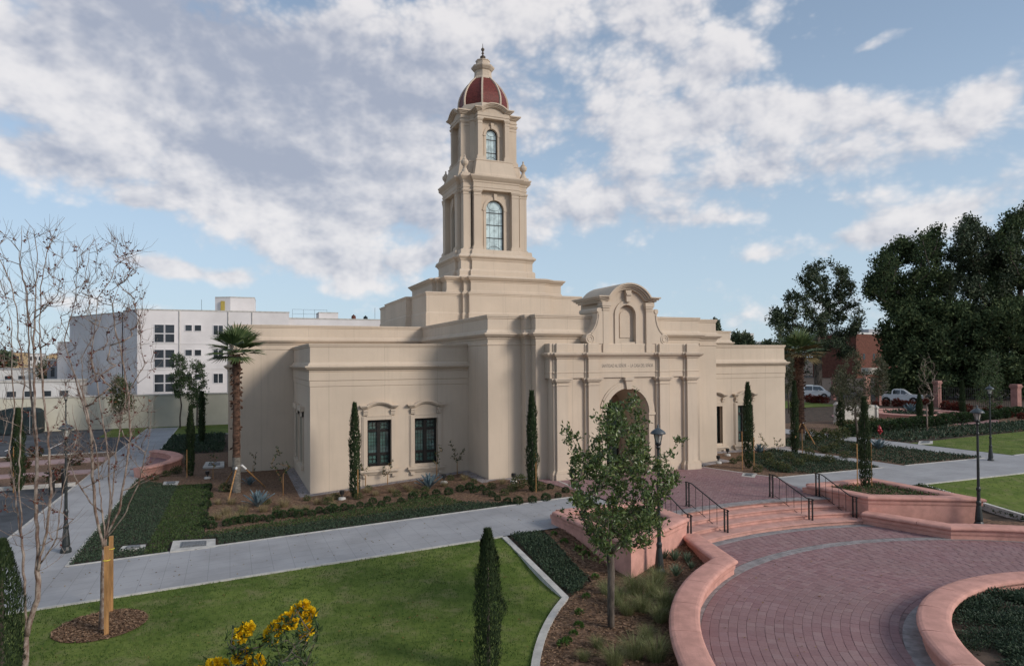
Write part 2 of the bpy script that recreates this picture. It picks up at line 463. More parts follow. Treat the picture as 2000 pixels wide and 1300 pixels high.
# ------------------------------------------------------------------ mesh helpers
class MB:
    def __init__(s):
        s.v = []
        s.f = []
        s.r = []          # one random value per face

    def add(s, vs, fs, r=0.0):
        o = len(s.v)
        s.v += [tuple(p) for p in vs]
        for f in fs:
            s.f.append(tuple(i + o for i in f))
            s.r.append(r)

    def box(s, x0, x1, y0, y1, z0, z1, r=0.0):
        s.add([(x0, y0, z0), (x1, y0, z0), (x1, y1, z0), (x0, y1, z0), (x0, y0, z1), (x1, y0, z1), (x1, y1, z1), (x0, y1, z1)],
              [(0, 3, 2, 1), (4, 5, 6, 7), (0, 1, 5, 4), (1, 2, 6, 5), (2, 3, 7, 6), (3, 0, 4, 7)], r)

    def bbox(s, x0, x1, y0, y1, z0, z1, b=.02, r=0.0):
        """box with chamfered edges (three stacked rings)"""
        ring = lambda d, z: [(x0 + d, y0 + d, z), (x1 - d, y0 + d, z), (x1 - d, y1 - d, z), (x0 + d, y1 - d, z)]
        vs = ring(b, z0) + ring(0, z0 + b) + ring(0, z1 - b) + ring(b, z1)
        fs = [(3, 2, 1, 0), (12, 13, 14, 15)]
        for k in range(3):
            for i in range(4):
                fs.append((4 * k + i, 4 * k + (i + 1) % 4, 4 * k + 4 + (i + 1) % 4, 4 * k + 4 + i))
        s.add(vs, fs, r)

    def prism_xz(s, poly, y0, y1, r=0.0):
        n = len(poly)
        vs = [(x, y0, z) for x, z in poly] + [(x, y1, z) for x, z in poly]
        fs = [tuple(range(n)), tuple(range(2 * n - 1, n - 1, -1))]
        for i in range(n):
            j = (i + 1) % n
            fs.append((i, n + i, n + j, j))
        s.add(vs, fs, r)

    def prism_xy(s, poly, z0, z1, r=0.0, bottom=True):
        n = len(poly)
        vs = [(x, y, z0) for x, y in poly] + [(x, y, z1) for x, y in poly]
        fs = [tuple(range(n, 2 * n))]
        if bottom:
            fs.append(tuple(range(n - 1, -1, -1)))
        for i in range(n):
            j = (i + 1) % n
            fs.append((i, j, n + j, n + i))
        s.add(vs, fs, r)

    def tube(s, pts, rad, n=8, cap=True, r=0.0):
        pts = [Vector(p) for p in pts]
        if not hasattr(rad, '__len__'):
            rad = [rad] * len(pts)
        vs = []
        prev = None
        for i, p in enumerate(pts):
            d = (pts[min(i + 1, len(pts) - 1)] - pts[max(i - 1, 0)])
            if d.length < 1e-9:
                d = Vector((0, 0, 1))
            d.normalize()
            if prev is None:
                a = d.orthogonal().normalized()
            else:
                a = prev - d * prev.dot(d)
                a = a.normalized() if a.length > 1e-6 else d.orthogonal().normalized()
            prev = a
            b = d.cross(a)
            for k in range(n):
                t = 2 * pi * k / n
                vs.append(p + (a * cos(t) + b * sin(t)) * rad[i])
        fs = []
        for i in range(len(pts) - 1):
            for k in range(n):
                fs.append((i * n + k, i * n + (k + 1) % n, (i + 1) * n + (k + 1) % n, (i + 1) * n + k))
        if cap:
            fs.append(tuple(range(n - 1, -1, -1)))
            fs.append(tuple(range((len(pts) - 1) * n, len(pts) * n)))
        s.add(vs, fs, r)

    def lathe(s, prof, n=16, c=(0, 0), rot=0.0, r=0.0, cap=True):
        vs = []
        for rr, z in prof:
            for k in range(n):
                t = 2 * pi * (k) / n + rot
                vs.append((c[0] + rr * cos(t), c[1] + rr * sin(t), z))
        fs = []
        for i in range(len(prof) - 1):
            for k in range(n):
                fs.append((i * n + k, i * n + (k + 1) % n, (i + 1) * n + (k + 1) % n, (i + 1) * n + k))
        if cap:
            fs.append(tuple(range(n - 1, -1, -1)))
            fs.append(tuple(range((len(prof) - 1) * n, len(prof) * n)))
        s.add(vs, fs, r)

    def sweep(s, path, prof, closed=True, profclosed=False, skip=(), cap_top=False, cap_ends=False, zfun=None, cap_bottom=False):
        """sweep profile [(offset outward, z)] along a plan path (counter-clockwise), mitred"""
        n = len(path)
        P = [Vector((p[0], p[1])) for p in path]
        rows = []
        for off, z in prof:
            row = []
            for i in range(n):
                if closed or 0 < i < n - 1:
                    d1 = (P[i] - P[i - 1]).normalized()
                    d2 = (P[(i + 1) % n] - P[i]).normalized()
                elif i == 0:
                    d1 = d2 = (P[1] - P[0]).normalized()
                else:
                    d1 = d2 = (P[-1] - P[-2]).normalized()
                n1 = Vector((d1.y, -d1.x))
                n2 = Vector((d2.y, -d2.x))
                q = n1 + n2
                q = q / max(.25, q.dot(n1))
                p = P[i] + q * off
                row.append((p.x, p.y, z + (zfun(p.x, p.y) if zfun else 0)))
            rows.append(row)
        vs = [p for row in rows for p in row]
        fs = []
        m_ = len(prof)
        for k in range(m_ if profclosed else m_ - 1):
            k2 = (k + 1) % m_
            for i in range(n if closed else n - 1):
                if i in skip:
                    continue
                j = (i + 1) % n
                fs.append((k * n + i, k * n + j, k2 * n + j, k2 * n + i))
        if cap_top:
            fs.append(tuple((m_ - 1) * n + i for i in range(n)))
        if cap_bottom:
            fs.append(tuple(range(n - 1, -1, -1)))
        if cap_ends and not closed:
            fs.append(tuple(k * n for k in range(m_)))
            fs.append(tuple(k * n + n - 1 for k in range(m_ - 1, -1, -1)))
        s.add(vs, fs)

    def holed(s, outer, holes, y, depth=.3, back=None):
        """wall face in the XZ plane at y (facing -Y) with openings and their reveals"""
        loops = [[Vector((x, z, 0)) for x, z in outer]] + [[Vector((x, z, 0)) for x, z in h] for h in holes]
        flat = [p for l in loops for p in l]
        tris = tessellate_polygon(loops)
        fs = []
        for t in tris:
            a, b, c = (flat[i] for i in t)
            if (b - a).cross(c - a).z < 0:
                t = (t[0], t[2], t[1])
            fs.append(tuple(t))
        s.add([(p.x, y, p.y) for p in flat], fs)
        for h in holes:
            n = len(h)
            vs = [(x, y, z) for x, z in h] + [(x, y + depth, z) for x, z in h]
            s.add(vs, [(i, (i + 1) % n, n + (i + 1) % n, n + i) for i in range(n)])

    def leaf(s, p, d, up, L, w, r=0.0, fold=.25):
        """one folded leaf of length L along d"""
        d = d.normalized()
        side = d.cross(up)
        if side.length < 1e-4:
            side = d.orthogonal()
        side.normalize()
        nrm = side.cross(d)
        a = p
        b = p + d * L * .5 + side * w * .5 + nrm * w * fold
        c = p + d * L
        e = p + d * L * .5 - side * w * .5 + nrm * w * fold
        s.add([a, b, c, e], [(0, 1, 2), (0, 2, 3)], r)

    def blade(s, p, d, L, w, bend, r=0.0):
        """grass blade: two-segment tapered strip"""
        d = d.normalized()
        side = Vector((-d.y, d.x, 0))
        if side.length < 1e-3:
            side = Vector((1, 0, 0))
        side.normalize()
        mid = p + d * L * .55
        tip = mid + (d + bend).normalized() * L * .45
        s.add([p - side * w * .5, p + side * w * .5, mid + side * w * .35, mid - side * w * .35, tip], [(0, 1, 2, 3), (3, 2, 4)], r)

    def build(s, name, material, parent=None, smooth=False, label=None, cat=None, group=None, kind=None, attr=False, world=True):
        me = bpy.data.meshes.new(name)
        o = bpy.data.objects.new(name, me)
        COL.objects.link(o)
        vs = s.v
        if parent is not None:
            o.parent = parent
            if world:
                w = wloc(parent)
                vs = [(x - w[0], y - w[1], z - w[2]) for x, y, z in vs]
        me.from_pydata(vs, [], s.f)
        if attr:
            a = me.attributes.new('rnd', 'FLOAT', 'FACE')
            a.data.foreach_set('value', s.r)
        if smooth:
            me.polygons.foreach_set('use_smooth', [True] * len(me.polygons))
        me.materials.append(material)
        me.update()
        tag(o, label, cat, group, kind)
        return o


def wloc(o):
    v = Vector((0, 0, 0))
    while o is not None:
        v += o.location
        o = o.parent
    return v


def tag(o, label=None, cat=None, group=None, kind=None):
    if label:
        o['label'] = label
    if cat:
        o['category'] = cat
    if group:
        o['group'] = group
    if kind:
        o['kind'] = kind
    return o


def thing(name, label, cat, loc=(0, 0, 0), rz=0, group=None):
    o = bpy.data.objects.new(name, None)
    COL.objects.link(o)
    o.empty_display_size = .3
    o.location = loc
    o.rotation_euler = (0, 0, rz)
    tag(o, label, cat, group)
    return o


def dup(root, loc, rz=0, scale=1.0, label=None, group=None):
    def cp(o, par):
        c = o.copy()
        COL.objects.link(c)
        if par is not None:
            c.parent = par
        for ch in [q for q in KIDS.get(o.name, [])]:
            cp(ch, c)
        return c
    KIDS = {}
    for q in root.children_recursive:
        KIDS.setdefault(q.parent.name, []).append(q)
    c = cp(root, None)
    c.location = loc
    c.rotation_euler = (0, 0, rz)
    c.scale = (scale,) * 3 if not hasattr(scale, '__len__') else scale
    if label:
        c['label'] = label
    if group:
        c['group'] = group
    return c


def arc(cx, cz, r, a0, a1, n):
    return [(cx + r * cos(radians(a0 + (a1 - a0) * i / n)), cz + r * sin(radians(a0 + (a1 - a0) * i / n))) for i in range(n + 1)]


def ss(a, b, x):
    t = min(1, max(0, (x - a) / (b - a)))
    return t * t * (3 - 2 * t)


# pixel ray helper used only to turn measured points of the photograph into world positions
def ray(px, py):
    return Fv + (px - 1000) / FPX * Rv - (py - Y0) / FPX * Uv


def onz(px, py, z=0.0):
    d = ray(px, py)
    t = (z - CAMH) / d.z
    return Vector((d.x * t, d.y * t, z))


def ony(px, py, Y):
    d = ray(px, py)
    t = Y / d.y
    return Vector((d.x * t, Y, CAMH + d.z * t))


def project(p):
    q = Vector(p) - Vector((0, 0, CAMH))
    w = q.dot(Fv)
    return 1000 + FPX * q.dot(Rv) / w, Y0 - FPX * q.dot(Uv) / w, w


# ------------------------------------------------------------------ site levels
CX, CY0 = 18.42, 6.1           # axis of the building and centre of the round plaza


def zg(x, y):
    """gentle slope of the site: level terrace, falling to the west and to the front lawn"""
    a = max(-.68, min(0.0, -.488 + .0375 * x))
    w = max(-.68, min(0.0, -.62 + .075 * (x - 3.5)))
    z = a + (w - a) * ss(26.5, 31.5, y)
    return -.62 + (z + .62) * ss(16.8, 21.0, y)


def axis(lo, hi, step, far):
    a = list(np.arange(lo, hi + .01, step))
    d = step
    b, c = a[0], a[-1]
    while c < far:
        d *= 1.5
        b -= d
        c += d
        a = [b] + a + [c]
    return a


def in_pit(x, y):
    r = hypot(x - CX, y - CY0)
    return r < 10.9 or (abs(x - CX) < 4.3 and r < 15.0 and y > CY0)


xs, ys = axis(-10, 34, .55, 4000), axis(4, 34, .55, 4000)
mb = MB()
for y in ys:
    for x in xs:
        mb.v.append((x, y, -.95 if in_pit(x, y) else zg(x, y) - .035))
nx = len(xs)
for j in range(len(ys) - 1):
    for i in range(nx - 1):
        mb.f.append((j * nx + i, j * nx + i + 1, (j + 1) * nx + i + 1, (j + 1) * nx + i))
        mb.r.append(0)
mb.build('ground', SOIL, kind='structure', smooth=True)


def drape(poly, dz, material, name, step=1.1, kind='structure', skirt=.0, **kw):
    """a sheet with the given outline laid on the terrain"""
    import bmesh
    bm = bmesh.new()
    vs = [bm.verts.new((x, y, 0)) for x, y in poly]
    bm.faces.new(vs)
    xs_ = [p[0] for p in poly]
    ys_ = [p[1] for p in poly]
    for ax, lo, hi in ((0, min(xs_), max(xs_)), (1, min(ys_), max(ys_))):
        c = lo + step
        while c < hi and c < lo + 60:
            no = (1, 0, 0) if ax == 0 else (0, 1, 0)
            co = (c, 0, 0) if ax == 0 else (0, c, 0)
            bmesh.ops.bisect_plane(bm, geom=bm.verts[:] + bm.edges[:] + bm.faces[:], plane_co=co, plane_no=no)
            c += step
    if skirt:
        be = [e for e in bm.edges if e.is_boundary]
        r = bmesh.ops.extrude_edge_only(bm, edges=be)
        low = [g for g in r['geom'] if isinstance(g, bmesh.types.BMVert)]
        lows = set(low)
    else:
        lows = set()
    for v in bm.verts:
        v.co.z = zg(v.co.x, v.co.y) + (dz - skirt if v in lows else dz)
    bmesh.ops.recalc_face_normals(bm, faces=bm.faces[:])
    me = bpy.data.meshes.new(name)
    bm.to_mesh(me)
    bm.free()
    if me.polygons and sum(p.normal.z for p in me.polygons) < 0:
        me.flip_normals()
    me.materials.append(material)
    o = bpy.data.objects.new(name, me)
    COL.objects.link(o)
    tag(o, kind=kind)
    return o


def inpoly(x, y, poly):
    c = False
    n = len(poly)
    for i in range(n):
        x1, y1 = poly[i][:2]
        x2, y2 = poly[i - 1][:2]
        if (y1 > y) != (y2 > y) and x < (x2 - x1) * (y - y1) / (y2 - y1) + x1:
            c = not c
    return c


def scatter(poly, n, rng=RND):
    x0, x1 = min(p[0] for p in poly), max(p[0] for p in poly)
    y0, y1 = min(p[1] for p in poly), max(p[1] for p in poly)
    out_ = []
    tries = 0
    while len(out_) < n and tries < n * 12:
        tries += 1
        x, y = rng.uniform(x0, x1), rng.uniform(y0, y1)
        if inpoly(x, y, poly):
            out_.append((x, y))
    return out_


def ong(px, py, dz=0.0):
    """ground point under a measured image point"""
    z = -.3
    for _ in range(30):
        p = onz(px, py, z)
        z = .5 * z + .5 * (zg(p.x, p.y) + dz)
    return onz(px, py, z)


def parc(r, a0, a1, n, c=(CX, CY0)):
    return [(c[0] + r * cos(radians(a0 + (a1 - a0) * i / n)), c[1] + r * sin(radians(a0 + (a1 - a0) * i / n))) for i in range(n + 1)]


# ------------------------------------------------------------------ ground sheets
drape([(-90, 24.6), (-7.4, 24.6), (-7.4, 76), (-90, 76)], .0, ASPH, 'parking_asphalt', 3.0)
drape([(-9.5, 21.0), (-4.78, 21.0), (-4.78, 75), (-7.4, 75), (-7.4, 24.6), (-9.5, 24.6)], .035, PATH, 'side_path', 1.5)
drape([(-4.78, 21.0), (10.45, 21.0), (14.0, 21.0), (14.0, 24.95), (-4.78, 24.95)], .031, PATH, 'front_path', .8)
drape([(22.9, 21.0), (26.1, 21.0), (75, 21.0), (75, 24.95), (24.2, 24.95), (22.9, 24.95)], .031, PATH, 'east_path', 1.5)
drape([(31.4, 24.95), (32.95, 24.95), (32.6, 37), (31.9, 37)], .027, PATH, 'cross_path', 1.5)
drape([(39.5, 24.95), (42.0, 24.95), (41.6, 60), (38.8, 60)], .027, PATH, 'far_cross_path', 2)
LAWN_L = [(-13, 20.95), (-13, 4)] + [(4.4, 4)] + parc(14.3, 180, 135.8, 16) + [(8.42, 20.95)]
drape(LAWN_L, .012, LAWN, 'front_lawn', .8)
LAWN_R = [(28.6, 20.95)] + parc(14.3, 44.2, 8, 16) + [(60, 8.1), (75, 20.95)]
drape(LAWN_R, .012, LAWN, 'east_lawn', 1.5)
LAWN_R2 = [(42.2, 25), (75, 25), (75, 32.6), (57, 32.9), (42.2, 31.6)]
drape(LAWN_R2, .012, LAWN, 'far_east_lawn', 2)
drape([(-10.5, 68), (-7.5, 67), (-7.5, 75.1), (12, 75.1), (12, 76.3), (-10.5, 76.3)], .018, LAWN, 'wall_lawn', 3)
drape([(-4.7, 66.5), (12, 66.5), (12, 75), (-4.7, 75)], .019, LAWN, 'wall_side_lawn', 3)
drape([(42, 60), (70, 60), (70, 75), (42, 75)], .012, LAWN, 'gate_lawn', 4)
drape([(86, -40), (104, -40), (104, 400), (86, 400)], .02, ASPH, 'street', 12)
# planting soil with bark mulch
BED_L = [(-.85, 26.3), (9.2, 26.1), (11.2, 25.0), (14.0, 25.0), (14.2, 28.4), (13.4, 29.4), (11.5, 30.5), (11.5, 33.5), (3.5, 33.5), (3.5, 42.5), (-3.0, 42.5), (-4.7, 44), (-4.7, 39.3), (-.85, 39.3)]
drape(BED_L, .02, MULCHB, 'entrance_bed_mulch', .8)
drape([(-4.7, 42.6), (.1, 42.6), (.1, 52.5), (-4.7, 52.5)], .02, MULCHB, 'side_bed_mulch', 1.5)
BED_P = parc(14.2, 176, 135.8, 16) + [(9.55, 17.0), (9.9, 20.9), (10.6, 20.95), (10.75, 16.9), (14.0, 18.6), (13.3, 15.9)] + parc(11.3, 118, 176, 20)
drape(BED_P, .016, MULCHB, 'plaza_bed_mulch', .7)
BED_PR = [(2 * CX - x, y) for x, y in BED_P]
drape(BED_PR, .016, MULCHB, 'plaza_east_bed_mulch', .7)
drape([(24.3, 25.05), (31.35, 25.05), (31.8, 37), (33.3, 37), (33.3, 33.6), (25.4, 33.5), (25.4, 30.4), (23.2, 29.3)], .014, MULCHB, 'wing_bed_mulch', 1.5)
drape([(33.0, 25.05), (39.45, 25.05), (38.9, 37), (32.7, 37)], .014, MULCHB, 'far_bed_mulch', 1.5)
drape([(42.1, 33), (76, 33.4), (76, 46), (42.0, 46)], .01, MULCHB, 'hedge_bed_mulch', 3)

# pale edging along the paths
mb = MB()


def edging(mb, pts, w=.10, h=.05, dz=.0):
    pr = [(-w / 2, -.1), (-w / 2, h), (w / 2, h), (w / 2, -.1)]
    dense = []
    for i in range(len(pts) - 1):
        a, b = Vector(pts[i]), Vector(pts[i + 1])
        n = max(1, int((b - a).length / 1.0))
        dense += [tuple(a.lerp(b, k / n)) for k in range(n)]
    dense.append(pts[-1])
    mb.sweep(dense, pr, closed=False, cap_ends=True, zfun=zg)


edging(mb, [(-13, 20.95), (8.4, 20.95)])
edging(mb, [(-4.72, 25.0), (11.2, 25.0), (14.0, 25.05)])
edging(mb, [(-4.72, 25.0), (-4.72, 42.6)])
edging(mb, [(-4.72, 52.4), (-4.72, 75)])
edging(mb, [(-7.45, 75), (-7.45, 26)])
edging(mb, [(28.7, 20.95), (75, 20.95)])
edging(mb, [(24.3, 25.0), (31.35, 25.0), (31.8, 37)])
edging(mb, [(33.0, 25.0), (39.5, 25.0)])
edging(mb, [(42.1, 25.0), (75, 25.0)])
edging(mb, [(-4.7, 66.4), (12, 66.4)])
edging(mb, [(14.05, 25.05), (14.3, 28.5)])
edging(mb, [(23.0, 29.3), (24.15, 25.05)])
mb.build('path_edging', KERB, kind='structure')
mb = MB()
k1 = [(8.42, 20.85), (8.23, 16.12)] + parc(14.25, 135.8, 176, 26)
mb.sweep(k1, [(-.09, -.2), (-.09, .06), (.09, .06), (.09, -.2)], closed=False, cap_ends=True, zfun=zg)
mb.build('lawn_kerb', KERB, kind='structure')
mb = MB()
k1 = [(2 * CX - x, y) for x, y in k1][::-1]
mb.sweep(k1, [(-.09, -.2), (-.09, .13), (.09, .13), (.09, -.2)], closed=False, cap_ends=True, zfun=zg)
mb.build('east_lawn_kerb', KERB, kind='structure')
# bed of dark gravel at the foot of the walls
mb = MB()
mb.sweep([(3.55, 42.4), (3.55, 33.55), (11.5, 33.55), (11.5, 30.5), (13.3, 30.4)], [(0, .03), (.5, .03), (.5, -.2)], closed=False, zfun=zg)
mb.sweep([(23.3, 30.0), (25.3, 30.5), (25.3, 33.5), (33.3, 33.5)], [(0, .06), (.5, .06), (.5, -.2)], closed=False)
mb.build('foundation_gravel', GREYP, kind='structure')

# ------------------------------------------------------------------ church
CH = thing('church_building', 'cream stucco church with a tall stepped bell tower and a red ribbed dome', 'church', (CX, 30.6, 0))


def wall_profile(z0, cor, top, s1=None, s2=None):
    p = [(0, z0)]
    if s2:
        p += [(0, s2 - .02), (.025, s2), (.025, s1 - .02), (.055, s1), (.055, cor - .17), (.02, cor - .17)]
    else:
        p += [(0, cor - .50), (.03, cor - .46), (.03, cor - .40), (0, cor - .38), (0, cor - .22)]
    return p


def cornice_profile(cor, top):
    return [(.02, cor - .24), (.05, cor - .20), (.06, cor - .13), (.15, cor - .10), (.21, cor - .03), (.25, cor), (.25, cor + .06), (.10, cor + .09), (.07, cor + .10)]


def parapet_profile(cor, top):
    return [(.10, cor + .085), (.08, cor + .16), (.0, cor + .24), (-.005, top - .19), (.03, top - .17), (.03, top - .11), (.06, top - .09), (.07, top), (-.02, top)]


def ring(path, prof, name, cap=False, skip=(), closed=True, bottom=False):
    mb = MB()
    mb.sweep(path, prof, closed=closed, cap_top=cap, skip=skip, cap_bottom=bottom)
    return mb.build(name, STUC, CH)


# --- wings (left with windows in the front wall, right the mirror image)
WX0, WX1, WY0, WY1, WT, WC = CX - 14.86, CX - 6.87, 33.6, 42.58, 6.62, 5.46


def wing(sgn):
    ma = (lambda x: x) if sgn < 0 else (lambda x: 2 * CX - x)
    xa, xb = sorted((ma(WX0), ma(WX1)))
    plan = [(xa, WY0), (xb, WY0), (xb, WY1), (xa, WY1)]
    wc = [ma(x) for x in (6.28 + .6, 8.67 + .6)]
    wins = sorted(wc)
    holes = [[(c - .60, .54), (c + .60, .54), (c + .60, 2.82), (c - .60, 2.82)] for c in wins]
    mb = MB()
    mb.holed([(xa, -1.2), (xb, -1.2), (xb, 4.52), (xa, 4.52)], holes, WY0, .30)
    sk = [0]
    side = 3 if sgn < 0 else 1
    mb.sweep(plan, [(0, -1.2), (0, 4.52)], skip=sk)
    mb.build('wall', STUC, CH)
    ring(plan, [(0, 4.52), (.022, 4.55), (.022, 4.80), (.05, 4.83), (.05, 5.22), (.02, 5.23)], 'frieze')
    ring(plan, cornice_profile(WC, WT), 'cornice')
    ring(plan, parapet_profile(WC, WT), 'parapet', cap=True)
    for c in wins:
        window(c, WY0)
    # blind panel windows on the end wall
    for k, yy in enumerate((37.4, 39.9)):
        mbw = MB()
        X = xa if sgn < 0 else xb
        d = -1 if sgn < 0 else 1
        q = lambda a: sorted((X + d * .0 + d * a[0], X + d * a[1]))
        x0, x1 = q((.004, .07))
        mbw.box(x0, x1, yy - .80, yy - .60, .34, 3.15)
        mbw.box(x0, x1, yy + .60, yy + .80, .34, 3.15)
        mbw.box(x0, x1, yy - .80, yy + .80, 2.86, 3.15)
        x0, x1 = q((.004, .20))
        mbw.box(x0, x1, yy - .95, yy + .95, 3.15, 3.42)
        x0, x1 = q((.004, .16))
        mbw.box(x0, x1, yy - .95, yy + .95, .12, .34)
        w = mbw.build('window', STUC, CH)
        x0, x1 = q((.002, .02))
        m2 = MB()
        m2.box(x0, x1, yy - .60, yy + .60, .34, 2.86)
        m2.build('pane', PANE, w)


def arched_band(half, z0, flat, rise, t0, t1, inset, n=16, cx=0.0):
    """outline (x, z) of a moulding strip: flat ends and an arched middle, between offsets t0 and t1 below the top line"""
    ch = half - flat

    def line(off, h):
        rise_ = rise
        Rr = (ch * ch + rise_ * rise_) / (2 * rise_)
        a = math.degrees(math.asin(min(1, ch / Rr)))
        pts = [(-h, z0 - off)]
        cz = z0 + rise_ - Rr
        pts += arc(0, cz, Rr - off, 90 + a, 90 - a, n)
        pts += [(h, z0 - off)]
        return pts
    top = line(t0, half - inset)
    bot = line(t1, half - inset)
    return [(cx + x, z) for x, z in top + bot[::-1]]


def window(c, Y):
    """rectangular casement with surround; the frame is the part, its panes and trim sub-parts"""
    f = MB()
    yb, yf = Y + .30, Y + .20
    x0, x1, z0, z1 = c - .60, c + .60, .54, 2.82
    zt, zl = 2.28, 1.12
    for a, b, e, g in ((x0, x0 + .10, z0, z1), (x1 - .10, x1, z0, z1)):
        f.box(a, b, yf, yb, e, g)
    f.box(c - .085, c + .085, yf - .02, yb, z0, z1)
    for (xa, xb) in ((x0 + .1, c - .085), (c + .085, x1 - .1)):
        for (za, zb) in ((z0, z0 + .10), (z1 - .10, z1), (zt - .06, zt + .06), (zl - .06, zl + .06)):
            f.box(xa, xb, yf, yb, za, zb)
    w = f.build('window', FRAME, CH)
    for (xa, xb) in ((x0 + .1, c - .085), (c + .085, x1 - .1)):
        for i, (za, zb) in enumerate(((z0 + .1, zl - .06), (zl + .06, zt - .06), (zt + .06, z1 - .1))):
            p = MB()
            p.box(xa, xb, yb - .04, yb, za, zb)
            p.build('pane', PANE, w)
            t = MB()                                   # lead came pattern on the glass
            y = yb - .045
            xm, zm = (xa + xb) / 2, (za + zb) / 2
            if i == 1:
                for q in range(1, 3):
                    t.tube([(xa + (xb - xa) * q / 3, y, za), (xa + (xb - xa) * q / 3, y, zb)], .009, 4)
                for q in range(1, 6):
                    zz = za + (zb - za) * q / 6
                    t.tube([(xa, y, zz), (xb, y, zz)], .009, 4)
            else:
                rr = min(xb - xa, zb - za) * .23
                for ox, oz in ((-1, -1), (1, -1), (-1, 1), (1, 1)):
                    t.tube([(xm + ox * rr + rr * cos(u), y, zm + oz * rr + rr * sin(u)) for u in [k * pi / 6 for k in range(13)]], .012, 4)
                t.tube([(xa, y, zm), (xb, y, zm)], .010, 4)
                t.tube([(xm, y, za), (xm, y, zb)], .010, 4)
            t.build('tracery', FRAME, w)
    s = MB()
    for sg in (-1, 1):
        a, b = sorted((c + sg * .60, c + sg * .80))
        s.box(a, b, Y - .07, Y + .05, .38, 3.0)
        a, b = sorted((c + sg * .80, c + sg * .86))
        s.box(a, b, Y - .035, Y + .05, .38, 3.0)
        for k_, (hh, dd) in enumerate(((3.34, .17), (3.25, .13), (3.16, .10))):      # console
            a, b = sorted((c + sg * .56, c + sg * .80))
            s.box(a, b, Y - dd, Y + .05, hh - .075, hh)
    s.box(c - .62, c + .62, Y - .065, Y + .05, 2.83, 3.0)
    s.box(c - .64, c + .64, Y - .085, Y + .05, 3.0, 3.05)
    poly = [(c - .56, 3.05), (c + .56, 3.05), (c + .56, 3.36)] + [(c + x, z) for x, z in arc(0, 3.44 + .19 - 1.1, 1.02, 57, 123, 10)] + [(c - .56, 3.36)]
    s.prism_xz(poly, Y - .03, Y + .05)
    s.build('surround', STUC, w)
    d = MB()
    for t0, t1, ins, dep in ((0, .06, 0, .25), (.055, .115, .06, .19), (.11, .16, .12, .13)):
        d.prism_xz(arched_band(.98, 3.56, .34, .19, t0, t1, ins, cx=c), Y - dep, Y + .05)
    d.build('pediment', STUC, w)
    l = MB()
    l.box(c - .97, c + .97, Y - .20, Y + .05, .27, .38)
    l.box(c - .92, c + .92, Y - .13, Y + .05, .20, .27)
    l.box(c - .86, c + .86, Y - .08, Y + .05, .13, .20)
    for sg in (-1, 1):
        a, b = sorted((c + sg * .62, c + sg * .82))
        l.box(a, b, Y - .13, Y + .05, .0, .13)
    l.box(c - .60, c + .60, Y - .05, Y + .29, .385, .54)
    l.build('sill', STUC, w)


wing(-1)
wing(1)

# --- main block: T plan, the entrance front breaks forward in steps
hx = lambda v: CX + v
MT, MC = 7.96, 7.0
fr = [(-6.87, 30.6), (-5.12, 30.6), (-5.12, 30.05), (-4.82, 30.05), (-4.82, 29.5), (4.82, 29.5), (4.82, 30.05), (5.12, 30.05), (5.12, 30.6), (6.87, 30.6)]
plan = [(hx(a), b) for a, b in fr] + [(hx(6.87), 42.6), (hx(18.2), 42.6), (hx(18.2), 62), (hx(-18.2), 62), (hx(-18.2), 42.6), (hx(-6.87), 42.6)]
mb = MB()
mb.sweep(plan, [(0, -1.2), (0, MC - .54), (.03, MC - .50), (.03, MC - .42), (0, MC - .40), (0, MC - .24)], skip=(4,))
mb.holed([(hx(-4.82), -.3), (hx(4.82), -.3), (hx(4.82), MC - .24), (hx(-4.82), MC - .24)], [[(hx(-1.9), -.1), (hx(1.9), -.1), (hx(1.9), 4.7), (hx(-1.9), 4.7)]], 29.5, .3)
mb.build('wall', STUC, CH)
ring(plan, cornice_profile(MC, MT), 'cornice')
ring(plan, parapet_profile(MC, MT), 'parapet', cap=True)
# low arm on the far west side
for sg in (-1, 1):
    xa, xb = sorted((hx(sg * 18.2), hx(sg * 18.5)))
    pl = [(xa, 45), (xb, 45), (xb, 58), (xa, 58)]
    ring(pl, [(0, -1.2), (0, 5.2)], 'wall')
    ring(pl, cornice_profile(5.46, 6.6), 'cornice')
    ring(pl, parapet_profile(5.46, 6.6), 'parapet', cap=True)


# --- tower
TY = 49.5


def cross(steps, sc):
    """cross plan, steps = [(half width, projection)] from the widest to the narrowest bay; counter-clockwise"""
    q = [(-sc, -sc)]
    prev = sc
    for hw, s in steps:
        q += [(-hw, -prev), (-hw, -s)]
        prev = s
    q2 = q + [(-x, y) for x, y in q[::-1]]
    q2 = q2[:-1]
    pts = []
    for r in range(4):
        a = r * pi / 2
        pts += [(x * cos(a) - y * sin(a), x * sin(a) + y * cos(a)) for x, y in q2]
    return [(CX + x, TY + y) for x, y in pts]


